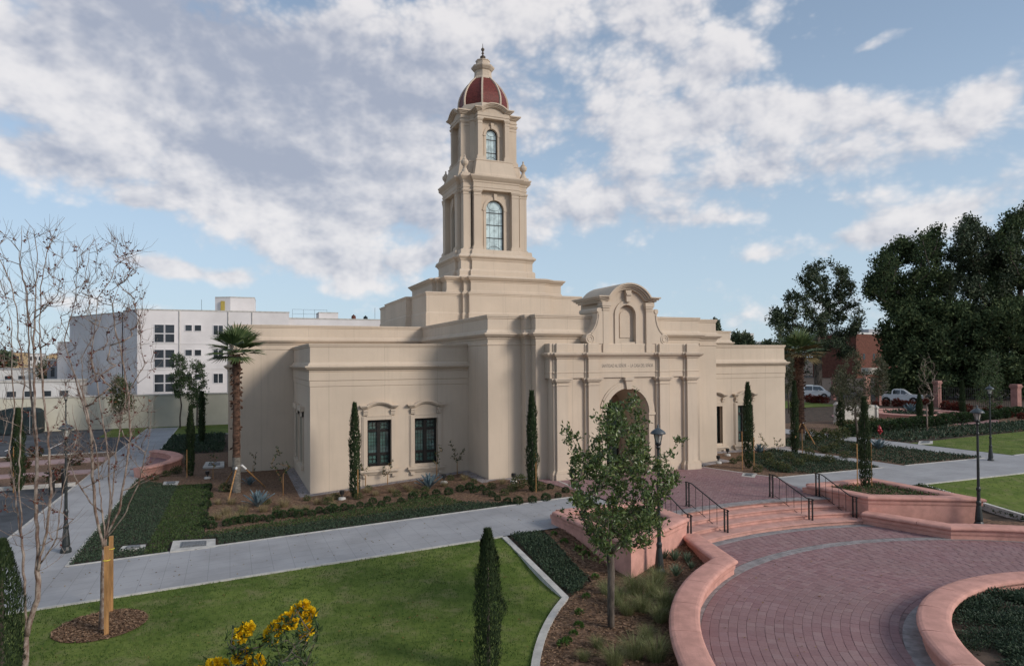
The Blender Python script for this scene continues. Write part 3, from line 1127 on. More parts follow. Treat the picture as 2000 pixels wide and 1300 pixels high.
# lower stage: broad block with side arms
lo = [(-6.0, 44.75), (-3.45, 44.75), (-3.45, 44.45), (-3.1, 44.45), (-3.1, 44.15), (3.1, 44.15), (3.1, 44.45), (3.45, 44.45), (3.45, 44.75), (6.0, 44.75)]
lo = [(hx(a), b) for a, b in lo] + [(hx(6.0), 48.9), (hx(6.4), 48.9), (hx(6.4), 56), (hx(6), 56), (hx(6), 60), (hx(-6), 60), (hx(-6), 56), (hx(-6.4), 56), (hx(-6.4), 48.9), (hx(-6), 48.9)]
ring(lo, [(.05, 7.6), (.05, 8.55), (.05, 9.05), (.0, 9.12), (0, 10.28), (.03, 10.30), (.03, 10.36), (.07, 10.42), (.07, 10.5), (-.05, 10.53)], 'tower_plinth', cap=True)
b2 = cross([(3.3, 4.78), (2.87, 5.05)], 4.45)
ring(b2, [(.06, 10.4), (.06, 10.62), (0, 10.68), (0, 11.27), (.04, 11.29), (.05, 11.36), (.14, 11.42), (.22, 11.52), (.27, 11.56), (.27, 11.62), (.1, 11.68), (-.1, 11.7)], 'tower_step', cap=True)
pd = cross([(2.06, 3.05)], 2.86)
ring(pd, [(.22, 11.6), (.22, 11.9), (.16, 12.0), (.16, 12.32), (.12, 12.40), (0, 12.47), (0, 13.08), (.04, 13.12), (.08, 13.22), (.17, 13.30), (.22, 13.36), (.22, 13.42), (.12, 13.52), (-.0, 13.62), (-.03, 13.9), (-.1, 13.95)], 'tower_pedestal', cap=True)
sh = cross([(1.83, 2.80)], 2.54)
ent = [(0, 18.40), (0, 18.56), (.03, 18.58), (.03, 18.66), (0, 18.68), (0, 18.92), (.04, 18.96), (.06, 19.06), (.16, 19.16), (.26, 19.28), (.30, 19.34), (.30, 19.42), (.15, 19.46), (-.1, 19.55)]
ring(sh, ent, 'tower_entablature', cap=True, bottom=True)
core = MB()
core.box(hx(-1.95), hx(1.95), TY - 1.95, TY + 1.95, 13.7, 18.6)
core.build('tower_core', STUC, CH)
for sx_ in (-1, 1):
    for sy_ in (-1, 1):
        corner = MB()
        xa, xb = sorted((CX + sx_ * 1.96, CX + sx_ * 2.54))
        ya, yb = sorted((TY + sy_ * 1.96, TY + sy_ * 2.54))
        corner.box(xa, xb, ya, yb, 13.75, 18.37)
        for e, za, zb in ((.10, 13.6, 13.95), (.06, 13.95, 14.06), (.03, 18.06, 18.12), (.05, 18.24, 18.31), (.08, 18.31, 18.396)):
            corner.box(xa - e, xb + e, ya - e, yb + e, za, zb)
        corner.build('corner_pier', STUC, CH)


def rotcopies(objs, ang):
    for o in objs:
        c = o.copy()
        COL.objects.link(c)
        piv = Vector((CX, TY, 0)) - wloc(CH)
        if o.parent == CH:
            M = Matrix.Translation(piv) @ Matrix.Rotation(ang, 4, 'Z') @ Matrix.Translation(-piv)
            c.matrix_local = M @ o.matrix_local
            rotcopies.map[o.name] = c
            c.parent = CH
        else:
            c.parent = rotcopies.map[o.parent.name]


rotcopies.map = {}


def pil(mb, xa, xb, yf, yb, z0, z1, e=.03):
    mb.box(xa, xb, yf, yb, z0, z1)


def face_bay(s, hw, pw, rec, z0, z1, wh, zb, zs, mats, bars, arch_t):
    """one face of a tower stage (facing -Y): pilasters, arched recess wall, glazing. Returns the parts"""
    parts = []
    for sg in (-1, 1):
        m1 = MB()
        xa, xb = sorted((hx(sg * hw), hx(sg * (hw - pw))))
        m1.box(xa, xb, TY - s, TY - s + 1.0, z0, z1 - .02)
        for e, za, zb_ in ((.10, z0 - .12, z0 + .22), (.05, z0 + .22, z0 + .32), (.025, z1 - .42, z1 - .36), (.045, z1 - .18, z1 - .10), (.075, z1 - .10, z1 - .004)):
            m1.box(xa - e, xb + e, TY - s - e, TY - s + 1.0, za, zb_)
        parts.append(m1.build('pilaster', STUC, CH))
    yr = TY - s + rec
    op = [(hx(-wh), zb), (hx(wh), zb)] + [(CX + x, z) for x, z in arc(0, zs, wh, 0, 180, 16)]
    m2 = MB()
    m2.holed([(hx(-hw + pw - .02), z0 - .1), (hx(hw - pw + .02), z0 - .1), (hx(hw - pw + .02), z1 + .1), (hx(-hw + pw - .02), z1 + .1)], [op], yr, .22)
    parts.append(m2.build('bay_wall', STUC, CH))
    m3 = MB()
    ro = wh + arch_t
    U = [(hx(-ro), zs)] + [(CX + x, z) for x, z in arc(0, zs, ro, 180, 0, 16)] + [(hx(ro), zs), (hx(wh + .005), zs)] + [(CX + x, z) for x, z in arc(0, zs, wh + .005, 0, 180, 16)] + [(hx(-wh - .005), zs)]
    m3.prism_xz(U, yr - .06, yr + .02)
    for sg in (-1, 1):
        xa, xb = sorted((hx(sg * (wh + .005)), hx(sg * (ro - .03))))
        m3.box(xa, xb, yr - .045, yr + .02, zb, zs - .06)
        xa, xb = sorted((hx(sg * (wh + .005)), hx(sg * (ro + .05))))
        m3.box(xa, xb, yr - .08, yr + .02, zs - .10, zs)
    m3.prism_xz([(hx(-.08), zs + wh - .02), (hx(.08), zs + wh - .02), (hx(.13), zs + ro + .22), (hx(-.13), zs + ro + .22)], yr - .16, yr + .02)
    parts.append(m3.build('arch_moulding', STUC, CH))
    # frame + panes
    yg = yr + .16
    fr_ = MB()
    t = .055
    inn = [(hx(-wh + t), zb + t), (hx(wh - t), zb + t)] + [(CX + x, z) for x, z in arc(0, zs, wh - t, 0, 180, 16)]
    fr_.holed(op, [inn], yg, .06)
    for z in bars:
        fr_.box(hx(-wh + t), hx(wh - t), yg, yg + .05, z - .03, z + .03)
    w = fr_.build('window', FRAME, CH)
    parts.append(w)
    edges = [zb + t] + list(bars) + [None]
    for i in range(len(edges) - 1):
        p = MB()
        a = edges[i] + (.03 if i else 0)
        if edges[i + 1] is not None:
            p.box(hx(-wh + t), hx(wh - t), yg + .02, yg + .05, a, edges[i + 1] - .03)
        else:
            A = [(hx(-wh + t), a), (hx(wh - t), a)] + [(CX + x, z) for x, z in arc(0, zs, wh - t, 0, 180, 16)]
            p.prism_xz(A, yg + .02, yg + .05)
        parts.append(p.build('pane', PANET, w))
    tr = MB()
    y = yg + .012
    for q in range(1, 4):
        x = hx(-wh + 2 * wh * q / 4)
        tr.tube([(x, y, zb + t), (x, y, zs)], .008, 4)
    for zc, up in ((zs + .05, 1), (zb + .30, -1)):
        for sg in (-1, 1):
            tr.tube([(hx(sg * wh * .75 * sin(u)), y, zc + up * wh * .55 * (1 - cos(u)) - .1 * up) for u in [k * pi / 12 for k in range(10)]], .014, 4)
    parts.append(tr.build('tracery', FRAME, w))
    return parts


pa = face_bay(2.80, 1.80, .58, .42, 13.95, 18.398, .71, 13.95, 17.07, None, (14.96, 15.93, 16.85), .24)
for r in (1, 2, 3):
    rotcopies.map = {}
    rotcopies(pa, r * pi / 2)

# top stage
tp = cross([(1.30, 2.28)], 1.62)
ring(tp, [(.42, 19.45), (.40, 19.62), (.36, 19.72), (.16, 20.62), (.14, 20.68), (.17, 20.72), (.17, 20.80), (.02, 20.84), (-.05, 20.86)], 'tower_attic', cap=True)
core = MB()
c8 = [(-1.45, -.9), (-.9, -1.45), (.9, -1.45), (1.45, -.9), (1.45, .9), (.9, 1.45), (-.9, 1.45), (-1.45, .9)]
core.prism_xy([(CX + x, TY + y) for x, y in c8], 20.6, 25.1)
for a in (45, 135, 225, 315):
    ca, sa = cos(radians(a)), sin(radians(a))
    P = [(2.02, -.26), (2.02, .26), (1.5, .26), (1.5, -.26)]
    core.prism_xy([(CX + x * ca - y * sa, TY + x * sa + y * ca) for x, y in P][::1], 20.6, 24.9)
    P = [(2.10, -.33), (2.10, .33), (1.5, .33), (1.5, -.33)]
    for za, zb in ((19.6, 20.75), (23.95, 24.06), (24.5, 24.95)):
        core.prism_xy([(CX + x * ca - y * sa, TY + x * sa + y * ca) for x, y in P], za, zb)
core.build('belfry_core', STUC, CH)
pa = face_bay(2.28, 1.27, .36, .45, 20.84, 23.98, .46, 20.86, 22.88, None, (21.55, 22.55), .20)
e1 = MB()
e1.box(hx(-1.29), hx(1.29), TY - 2.29, TY - .8, 23.98, 24.42)
e1.box(hx(-1.33), hx(1.33), TY - 2.33, TY - .8, 24.14, 24.2)
poly = [(hx(-1.29), 24.42), (hx(1.29), 24.42)] + [(CX + x, z) for x, z in arc(0, 24.96 - 2.06, 2.0, 50, 130, 12)]
e1.prism_xz(poly, TY - 2.22, TY - .8)
for sg in (-1, 1):
    xa, xb = sorted((hx(sg * 1.3), hx(sg * .86)))
    e1.box(xa, xb, TY - 2.31, TY - .8, 24.41, 24.58)
pa.append(e1.build('bay_entablature', STUC, CH))
e2 = MB()
for t0, t1, ins, dep in ((0, .09, 0, .29), (.085, .17, .09, .21), (.165, .25, .17, .13), (.245, .30, .22, .06)):
    e2.prism_xz(arched_band(1.58, 24.72, .50, .40, t0, t1, ins, cx=CX), TY - 2.28 - dep, TY - .9)
pa.append(e2.build('arched_cornice', STUC, CH))
for r in (1, 2, 3):
    rotcopies.map = {}
    rotcopies(pa, r * pi / 2)
# dome
A8 = radians(22.5)
K8 = 1 / cos(A8)
mb = MB()
mb.lathe([(2.0 * K8, 24.5), (2.0 * K8, 24.95), (1.94 * K8, 25.0), (1.90 * K8, 25.2), (1.86 * K8, 25.31), (1.74 * K8, 25.33)], 8, (CX, TY), A8)
mb.build('dome_base', STUC, CH)
dp = [(1.79, 25.29), (1.81, 25.6), (1.79, 25.92), (1.71, 26.28), (1.56, 26.66), (1.36, 27.02), (1.11, 27.36), (.87, 27.62), (.70, 27.8)]
dome = MB()
dome.lathe([(r * K8 * .985, z) for r, z in dp], 8, (CX, TY), A8, cap=False)
dome = dome.build('dome', RED, CH)
for k_ in range(8):
    a = A8 + k_ * pi / 4
    rb = MB()
    ca, sa = cos(a), sin(a)
    vs, fs = [], []
    for r, z in dp:
        R1 = r * K8 + .055
        for w_, rr in ((-.07, R1 - .12), (-.058, R1), (.058, R1), (.07, R1 - .12)):
            vs.append((CX + rr * ca - w_ * sa, TY + rr * sa + w_ * ca, z + .01))
    for i in range(len(dp) - 1):
        for j in range(3):
            fs.append((4 * i + j, 4 * i + j + 1, 4 * i + j + 5, 4 * i + j + 4))
    rb.add(vs, fs)
    rb.build('rib', STUC, dome)
mb = MB()
mb.lathe([(.80 * K8, 27.60), (.76 * K8, 27.8), (.66 * K8, 27.95), (.62 * K8, 28.2), (.62 * K8, 28.42), (.70 * K8, 28.48), (.84 * K8, 28.66), (.86 * K8, 28.76), (.70 * K8, 28.86), (.52 * K8, 28.9), (.50 * K8, 29.2), (.54 * K8, 29.24), (.54 * K8, 29.3), (.30, 29.38), (.12, 29.42)], 8, (CX, TY), A8)
mb.build('lantern', STUC, CH)
mb = MB()
mb.lathe([(.09, 29.38), (.08, 29.47), (.19, 29.54), (.23, 29.62), (.17, 29.70), (.07, 29.76), (.06, 29.86), (.12, 29.92), (.07, 29.98), (.06, 30.08), (.12, 30.16), (.14, 30.24), (.10, 30.32), (.03, 30.38), (.015, 30.7)], 12, (CX, TY))
mb.build('finial', BARK, CH, smooth=True)
up = None
for sx_ in (-1, 1):
    for sy_ in (-1, 1):
        c = (CX + sx_ * 2.36, TY + sy_ * 2.36)
        u = MB()
        u.box(c[0] - .32, c[0] + .32, c[1] - .32, c[1] + .32, 19.42, 19.62)
        u.lathe([(.30, 19.62), (.26, 19.72), (.14, 19.98), (.16, 20.02), (.10, 20.06), (.14, 20.14), (.25, 20.28), (.29, 20.42), (.27, 20.54), (.16, 20.62), (.18, 20.66), (.09, 20.74), (.05, 20.86), (.07, 20.92), (.02, 21.0)], 14, c)
        u.build('urn', STUC, CH)

# --- entrance portal
PF = 29.02
op = [(hx(-1.25), -.05), (hx(1.25), -.05)] + [(CX + x, z) for x, z in arc(0, 3.05, 1.25, 0, 180, 24)]
mb = MB()
mb.holed([(hx(-4.07), -.3), (hx(4.07), -.3), (hx(4.07), 4.95), (hx(-4.07), 4.95)], [op], PF, 2.6)
for sg in (-1, 1):
    vs = [(hx(sg * 4.07), PF, -.3), (hx(sg * 4.07), 29.55, -.3), (hx(sg * 4.07), 29.55, 4.95), (hx(sg * 4.07), PF, 4.95)]
    mb.add(vs, [(0, 1, 2, 3) if sg > 0 else (3, 2, 1, 0)])
    xa, xb = sorted((hx(sg * 4.07), hx(sg * 4.22)))
    mb.box(xa, xb, PF - .05, 29.55, -.3, 4.9)
mb.build('portal_wall', STUC, CH)
# porch behind the arch
mb = MB()
mb.box(hx(-1.9), hx(1.9), 31.62, 31.8, -.2, 4.7)
mb.build('porch_wall', STUCD, CH)
dr = MB()
dr.box(hx(-1.0), hx(1.0), 31.50, 31.62, 0, 3.4)
door = dr.build('door', FRAME, CH)
for sg in (-1, 1):
    for za, zb in ((.3, 1.2), (1.4, 3.1)):
        p = MB()
        xa, xb = sorted((hx(sg * .15), hx(sg * .85)))
        p.box(xa, xb, 31.47, 31.50, za, zb)
        p.build('pane', PANE, door)
# archivolt and keystone
mb = MB()
ro = 1.60
for ro_, dd in ((1.60, .05), (1.50, .08)):
    U = [(hx(-ro_), 3.05)] + [(CX + x, z) for x, z in arc(0, 3.05, ro_, 180, 0, 28)] + [(hx(ro_), 3.05), (hx(1.254), 3.05)] + [(CX + x, z) for x, z in arc(0, 3.05, 1.254, 0, 180, 28)] + [(hx(-1.254), 3.05)]
    mb.prism_xz(U, PF - dd, PF + .02)
for sg in (-1, 1):
    xa, xb = sorted((hx(sg * 1.254), hx(sg * 1.58)))
    mb.box(xa, xb, PF - .045, PF + .02, 0, 2.93)
    mb.box(xa - .04, xb + .04, PF - .10, PF + .02, 2.93, 3.05)
mb.build('archivolt', STUC, CH)
mb = MB()
mb.prism_xz([(hx(-.13), 4.26), (hx(.13), 4.26), (hx(.22), 4.84), (hx(-.22), 4.84)], PF - .20, PF + .02)
mb.box(hx(-.26), hx(.26), PF - .26, PF + .02, 4.70, 4.86)
mb.build('keystone', STUC, CH)
# four pilasters with bases and capitals
PYF = 28.75
for x0_, x1_ in ((-4.07, -3.48), (-2.35, -1.78), (1.78, 2.35), (3.48, 4.07)):
    mb = MB()
    mb.box(hx(x0_ - .12), hx(x1_ + .12), PYF + .13, PF + .04, 0, 4.86)
    mb.box(hx(x0_), hx(x1_), PYF, PF + .04, 0, 4.86)
    for e, za, zb in ((.13, -.2, .34), (.09, .34, .40), (.05, .40, .46), (.035, 4.50, 4.56), (.05, 4.66, 4.71), (.10, 4.71, 4.78), (.14, 4.78, 4.855)):
        mb.box(hx(x0_ - .12 - e), hx(x1_ + .12 + e), PYF + .13 - e, PF + .04, za, zb)
        mb.box(hx(x0_ - e), hx(x1_ + e), PYF - e, PF + .05, za + .002, zb - .002)
    mb.build('pilaster', STUC, CH)
pl = []
PE = PF - .09
for x0_, x1_ in ((-4.07, -3.48), (-2.35, -1.78), (1.78, 2.35), (3.48, 4.07)):
    b = PYF + .13
    pl += [(x0_ - .12, PE), (x0_ - .12, b), (x0_, b), (x0_, PYF), (x1_, PYF), (x1_, b), (x1_ + .12, b), (x1_ + .12, PE)]
pl = [(-4.35, 29.6), (-4.35, PE)] + pl + [(4.35, PE), (4.35, 29.6)]
pl = [(hx(a), b) for a, b in pl]
ring(pl, [(0, 4.86), (0, 5.10), (.02, 5.12), (.02, 5.17), (-.01, 5.18), (-.01, 5.80)], 'portal_frieze', bottom=True)
ring(pl, [(-.01, 5.80), (.03, 5.81), (.05, 5.88), (.13, 5.92), (.20, 6.0), (.21, 6.07), (.06, 6.10)], 'portal_cornice')
ring(pl, [(.06, 6.095), (.0, 6.12), (.0, 6.50), (-.02, 6.53)], 'portal_parapet', cap=True)
txt = bpy.data.curves.new('inscription', 'FONT')
txt.body = 'SANTIDAD AL SEÑOR  –  LA CASA DEL SEÑOR'
txt.size = .235
txt.extrude = .012
txt.align_x = 'CENTER'
to = bpy.data.objects.new('inscription', txt)
COL.objects.link(to)
dg = bpy.context.evaluated_depsgraph_get()
tm = bpy.data.meshes.new_from_object(to.evaluated_get(dg))
bpy.data.objects.remove(to)
to = bpy.data.objects.new('inscription', tm)
COL.objects.link(to)
tw = max(v.co.x for v in tm.vertices) - min(v.co.x for v in tm.vertices)
tm.transform(Matrix.Scale(3.0 / tw, 4, (1, 0, 0)))
tm.materials.clear()
tm.materials.append(LETTER)
to.parent = CH
to.rotation_euler = (pi / 2, 0, 0)
to.location = Vector((CX, PF - .09 + .018, 5.36)) - wloc(CH)

# --- arched gable over the portal
GF = 29.02
body_top = [(CX + x, z) for x, z in arc(0, 9.42 - 1.50, 1.50, 50, 130, 16)]
nic = [(hx(-.50), 6.62), (hx(.50), 6.62)] + [(CX + x, z) for x, z in arc(0, 7.98, .50, 0, 180, 16)]
mb = MB()
mb.holed([(hx(-1.30), 6.1), (hx(1.30), 6.1), (hx(1.30), 8.62)] + body_top + [(hx(-1.30), 8.62)], [nic], GF, .20)
mb.prism_xz([(hx(-1.30), 6.1), (hx(1.30), 6.1), (hx(1.30), 8.62)] + body_top + [(hx(-1.30), 8.62)], GF + .20, 31.4)
for sg in (-1, 1):
    xa, xb = sorted((hx(sg * 1.30), hx(sg * 1.24)))
    mb.box(xa, xb, GF + .002, GF + .22, 6.1, 8.62)
mb.box(hx(-1.6), hx(1.6), GF - .05, 31.0, 6.3, 6.52)
mb.build('gable', STUC, CH)
mb = MB()
U = [(hx(-.72), 6.52)] + [(hx(-.72), 7.98)] + [(CX + x, z) for x, z in arc(0, 7.98, .72, 180, 0, 20)] + [(hx(.72), 6.52), (hx(.503), 6.52), (hx(.503), 7.98)] + [(CX + x, z) for x, z in arc(0, 7.98, .503, 0, 180, 20)] + [(hx(-.503), 6.52)]
mb.prism_xz(U, GF - .07, GF + .02)
U = [(hx(-.30), 6.84), (hx(.30), 6.84), (hx(.30), 7.92)] + [(CX + x, z) for x, z in arc(0, 7.92, .30, 0, 180, 14)]
mb.prism_xz(U, GF + .16, GF + .22)
mb.box(hx(-.50), hx(.50), GF - .03, GF + .2, 6.52, 6.62)
mb.build('niche_moulding', STUC, CH)
for sg in (-1, 1):
    mb = MB()
    for a, b, y, za, zb in ((1.08, 1.43, .14, 6.1, 8.30), (1.05, 1.46, .17, 6.1, 6.50), (1.05, 1.46, .17, 8.18, 8.24), (1.03, 1.48, .19, 8.30, 8.40), (1.0, 1.52, .22, 8.40, 8.60)):
        xa, xb = sorted((hx(sg * a), hx(sg * b)))
        mb.box(xa, xb, GF - y, GF + .25 if a < 1.06 else GF + .24, za, zb)
    mb.build('gable_pilaster', STUC, CH)
mb = MB()
for t0, t1, ins, dep in ((0, .07, 0, .42), (.065, .15, .07, .34), (.145, .23, .16, .24), (.225, .31, .24, .16)):
    mb.prism_xz(arched_band(1.80, 8.88, .56, .68, t0, t1, ins, n=24, cx=CX), GF - dep, 31.5 - ins)
mb.build('gable_cornice', STUC, CH)
mb = MB()
mb.prism_xz([(hx(-.11), 8.62), (hx(.11), 8.62), (hx(.17), 9.20), (hx(-.17), 9.20)], GF - .22, GF + .02)
mb.box(hx(-.15), hx(.15), GF - .28, GF + .02, 8.95, 9.06)
mb.build('gable_keystone', STUC, CH)
for sg in (-1, 1):
    mb = MB()
    P = [(1.44, 8.28), (1.72, 8.30), (1.82, 8.20), (1.80, 8.08), (1.74, 8.03), (1.76, 7.8), (1.84, 7.5), (1.98, 7.24), (2.16, 7.06), (2.36, 6.96), (2.43, 6.80), (2.40, 6.64), (2.30, 6.54), (1.44, 6.53)]
    P = [(hx(sg * a), z) for a, z in P]
    if sg > 0:
        P = P[::-1]
    mb.prism_xz(P, GF - .12, 30.6)
    c = (hx(sg * 2.18), 6.76)
    for r_, w_ in ((.22, .035), (.12, .03)):
        mb.tube([(c[0] + r_ * cos(u), GF - .12, c[1] + r_ * sin(u)) for u in [q * pi / 10 for q in range(21)]], w_, 5)
    mb.tube([(hx(sg * 1.68), GF - .16, 8.18), (hx(sg * 1.68), 30.7, 8.18)], .12, 12)
    mb.tube([(hx(sg * a), GF - .13, z) for a, z in ((1.66, 8.0), (1.68, 7.75), (1.76, 7.46), (1.90, 7.2), (2.08, 7.02))], .035, 5)
    mb.build('scroll', STUC, CH)


# ------------------------------------------------------------------ round plaza
PZ = -.60
mb = MB()
w = parc(11.5, 0, 360, 96)[:-1]
mb.add([(x, y, PZ - .012) for x, y in w], [tuple(range(len(w)))])
fan = [(CX + x, CY0 + sqrt(13.3 ** 2 - x * x)) for x in np.linspace(4.7, -4.7, 24)]
fan = [(CX - 5.2, CY0 + 9.6), (CX + 5.2, CY0 + 9.6)] + fan
mb.add([(x, y, PZ - .016) for x, y in fan], [tuple(range(len(fan)))])
JOINT = mat('paver_joint_sand', (.20, .135, .132), .97, .3, 6, .3, 60)
PLAZA = mb.build('round_plaza', JOINT, kind='structure')


def brick_corners(c, r0, r1, a0, a1):
    return [(c[0] + r * cos(a), c[1] + r * sin(a)) for r, a in ((r0, a0), (r0, a1), (r1, a1), (r1, a0))]


def paver_field(c, rmin, rmax, ok, ringw=.205, length=.27, gap=.008, seed=3):
    rg = random.Random(seed)
    out_ = []
    r = rmax
    while r - ringw > rmin:
        r0, r1 = r - ringw + gap * .3, r - gap * .3
        rm = (r0 + r1) / 2
        n = int(2 * pi * rm / length)
        ph = rg.random()
        for i in range(n):
            a0 = 2 * pi * (i + ph) / n
            a1 = a0 + 2 * pi / n - gap / rm
            am = (a0 + a1) / 2
            x, y = c[0] + rm * cos(am), c[1] + rm * sin(am)
            if ok(x, y):
                out_.append((r0, r1, a0, a1, x, y))
        r -= ringw
    return out_


ICX, ICY, IR = CX, 5.5, 6.55
field = paver_field((CX, CY0), 5.6, 10.735, lambda x, y: hypot(x - ICX, y - ICY) > 6.86)
field2 = paver_field((CX, CY0), 11.1, 12.78, lambda x, y: abs(x - CX) < 4.62 - (y - 16) * .12 and y > 15.5 and not (hypot(x - CX, y - CY0) < 11.14), seed=5)
scored = []
for b in field + field2:
    u, v, wd = project((b[4], b[5], PZ))
    vis = 1300 < u < 2010 and v < 1310 and wd > 0
    if vis:
        ar = 1 / wd ** 2
        # the near rim wall of the plant bed and the outer wall hide some of them
        scored.append((ar, b))
scored.sort(key=lambda t: -t[0])
single = set(id(b) for _, b in scored[:300])
brm = {}
rg = random.Random(21)
many = MB()
TH = .06
for b in field + field2:
    r0, r1, a0, a1, x, y = b
    h = PZ + rg.uniform(-.004, .004)
    if id(b) in single:
        key = round(r0, 3)
        rm = (r0 + r1) / 2
        if key not in brm:
            mm = MB()
            da = (a1 - a0) / 2
            cc = [(r * cos(a) - rm, r * sin(a)) for r, a in ((r0, -da), (r1, -da), (r1, da), (r0, da))]
            e = .006
            ci = [(px * (1 - e / .1), py * (1 - e / .13)) for px, py in cc]
            vs = [(px, py, -TH) for px, py in cc] + [(px, py, -.008) for px, py in cc] + [(px, py, 0) for px, py in ci]
            fs = [(8, 9, 10, 11)]
            for k_ in range(2):
                for i in range(4):
                    j = (i + 1) % 4
                    fs.append((4 * k_ + i, 4 * k_ + j, 4 * k_ + 4 + j, 4 * k_ + 4 + i))
            me = bpy.data.meshes.new('brick')
            me.from_pydata(vs, [], fs)
            me.materials.append(PAVO)
            brm[key] = me
        o = bpy.data.objects.new('brick', brm[key])
        COL.objects.link(o)
        o.parent = PLAZA
        am = (a0 + a1) / 2
        o.location = (CX + rm * cos(am), CY0 + rm * sin(am), h)
        o.rotation_euler = (rg.uniform(-.008, .008), rg.uniform(-.008, .008), am)
    else:
        q = brick_corners((CX, CY0), r0, r1, a0, a1)
        cxm, cym = x, y
        qi = [(cxm + (px - cxm) * .93, cym + (py - cym) * .93) for px, py in q]
        vs = [(px, py, h - .008) for px, py in q] + [(px, py, h) for px, py in qi]
        many.add(vs, [(4, 5, 6, 7)] + [(i, (i + 1) % 4, 4 + (i + 1) % 4, 4 + i) for i in range(4)], rg.random())
many.build('brick_field', PAVS, PLAZA, attr=True, kind='stuff', world=False)

# grey border rings
gb = MB()


def ring_pavers(mb, c, r0, r1, a0, a1, length, z, th=.05):
    n = max(1, int(radians(a1 - a0) * r1 / length))
    for i in range(n):
        t0 = radians(a0 + (a1 - a0) * i / n) + .004 / r1
        t1 = radians(a0 + (a1 - a0) * (i + 1) / n) - .004 / r1
        q = brick_corners(c, r0, r1, t0, t1)
        h = z + RND.uniform(-.003, .003)
        vs = [(x, y, h - th) for x, y in q] + [(x, y, h) for x, y in q]
        mb.add(vs, [(4, 5, 6, 7)] + [(k, (k + 1) % 4, 4 + (k + 1) % 4, 4 + k) for k in range(4)])


ring_pavers(gb, (CX, CY0), 10.74, 10.91, 0, 360, .42, PZ + .002)
ring_pavers(gb, (CX, CY0), 10.92, 11.09, 0, 360, .42, PZ + .002)
ring_pavers(gb, (ICX, ICY), IR - .2, 6.84, 0, 360, .4, PZ + .003)
ring_pavers(gb, (CX, CY0), 12.79, 13.12, 70.5, 109.5, .4, PZ + .002)
gb.build('grey_paver_band', GREYP, PLAZA, kind='stuff', world=False)

# upper terrace
terr = [(CX + x, CY0 + sqrt(14.85 ** 2 - x * x)) for x in np.linspace(4.2, -4.2, 20)]
terr = [(CX - 4.2, 21.4), (CX - 4.25, 25.0), (CX - 4.4, 29.3), (CX + 4.6, 29.3), (CX + 5.7, 25.1), (CX + 4.3, 21.9)] + terr[:1] + terr[1:]
terr = [(CX - 5.0, 29.3), (CX - 4.3, 25.0), (CX - 4.3, 21.6)] + [(CX + x, CY0 + sqrt(14.85 ** 2 - x * x)) for x in np.linspace(-4.1, 4.1, 20)] + [(CX + 4.3, 21.8), (CX + 5.75, 25.05), (CX + 4.6, 29.3)]
mb = MB()
n = len(terr)
mb.add([(x, y, .036) for x, y in terr], [tuple(range(n))])
TERR = mb.build('upper_terrace', JOINT, kind='structure')
mb = MB()
ca, sa = cos(radians(45)), sin(radians(45))
L_, B_ = .245, .125
for i in range(-70, 71):
    for j in range(-140, 141):
        u = (i + (.5 if j % 2 else 0)) * L_
        v = j * B_
        x, y = CX + u * ca - v * sa, 24.6 + u * sa + v * ca
        if not (12 < x < 25 and 19.5 < y < 29.6) or not inpoly(x, y, terr):
            continue
        if hypot(x - CX, y - CY0) < 15.28 and abs(x - CX) < 4.3:
            continue
        q = []
        for du, dv in ((-1, -1), (1, -1), (1, 1), (-1, 1)):
            uu, vv = u + du * (L_ / 2 - .005), v + dv * (B_ / 2 - .005)
            q.append((CX + uu * ca - vv * sa, 24.6 + uu * sa + vv * ca))
        h = .045 + rg.uniform(-.002, .002)
        mb.add([(px, py, h - .01) for px, py in q] + [(px, py, h) for px, py in q], [(4, 5, 6, 7)] + [(k_, (k_ + 1) % 4, 4 + (k_ + 1) % 4, 4 + k_) for k_ in range(4)], rg.random())
mb.build('brick_field', PAVS, TERR, attr=True, kind='stuff', world=False)
mb = MB()
ring_pavers(mb, (CX, CY0), 14.86, 15.27, 73.6, 106.4, .4, .046)
mb.build('grey_paver_band', GREYP, TERR, kind='stuff', world=False)

# steps
ST = thing('entrance_stairs', 'four broad curved pink stone steps up to the entrance terrace', 'steps', (CX, 19, PZ))
for i in range(4):
    r = 13.1 + .6 * i
    z0, z1 = PZ + .15 * i, PZ + .15 * (i + 1)
    xr = 4.42 - .06 * i
    xsn = np.linspace(-xr, xr, 30)
    yb = 21.1
    mb = MB()
    def slab(rr, za, zb):
        front = [(CX + x, CY0 + sqrt(rr * rr - x * x)) for x in xsn]
        back = [(CX + x, CY0 + sqrt((rr + .75) ** 2 - x * x)) for x in xsn[::-1]]
        mb.prism_xy(front + back, za, zb)
    slab(r + .055, z0 - .06, z1 - .05)
    slab(r + .015, z1 - .05, z1 - .038)
    slab(r, z1 - .038, z1 - .010)
    slab(r + .015, z1 - .010, z1)
    mb.build('step', PINKS, ST)

# low walls with rounded copings
COPE = [(-.30, .0), (-.33, .025), (-.345, .06), (-.335, .10), (-.30, .13), (-.24, .147), (-.12, .155), (.12, .155), (.24, .147), (.30, .13), (.335, .10), (.345, .06), (.33, .025), (.30, .0)]
BODY = lambda z0, z1: [(-.235, z0), (-.235, z1 - .16), (-.255, z1 - .15), (-.27, z1 - .10), (-.27, z1), (.27, z1), (.27, z1 - .10), (.255, z1 - .15), (.235, z1 - .16), (.235, z0)]


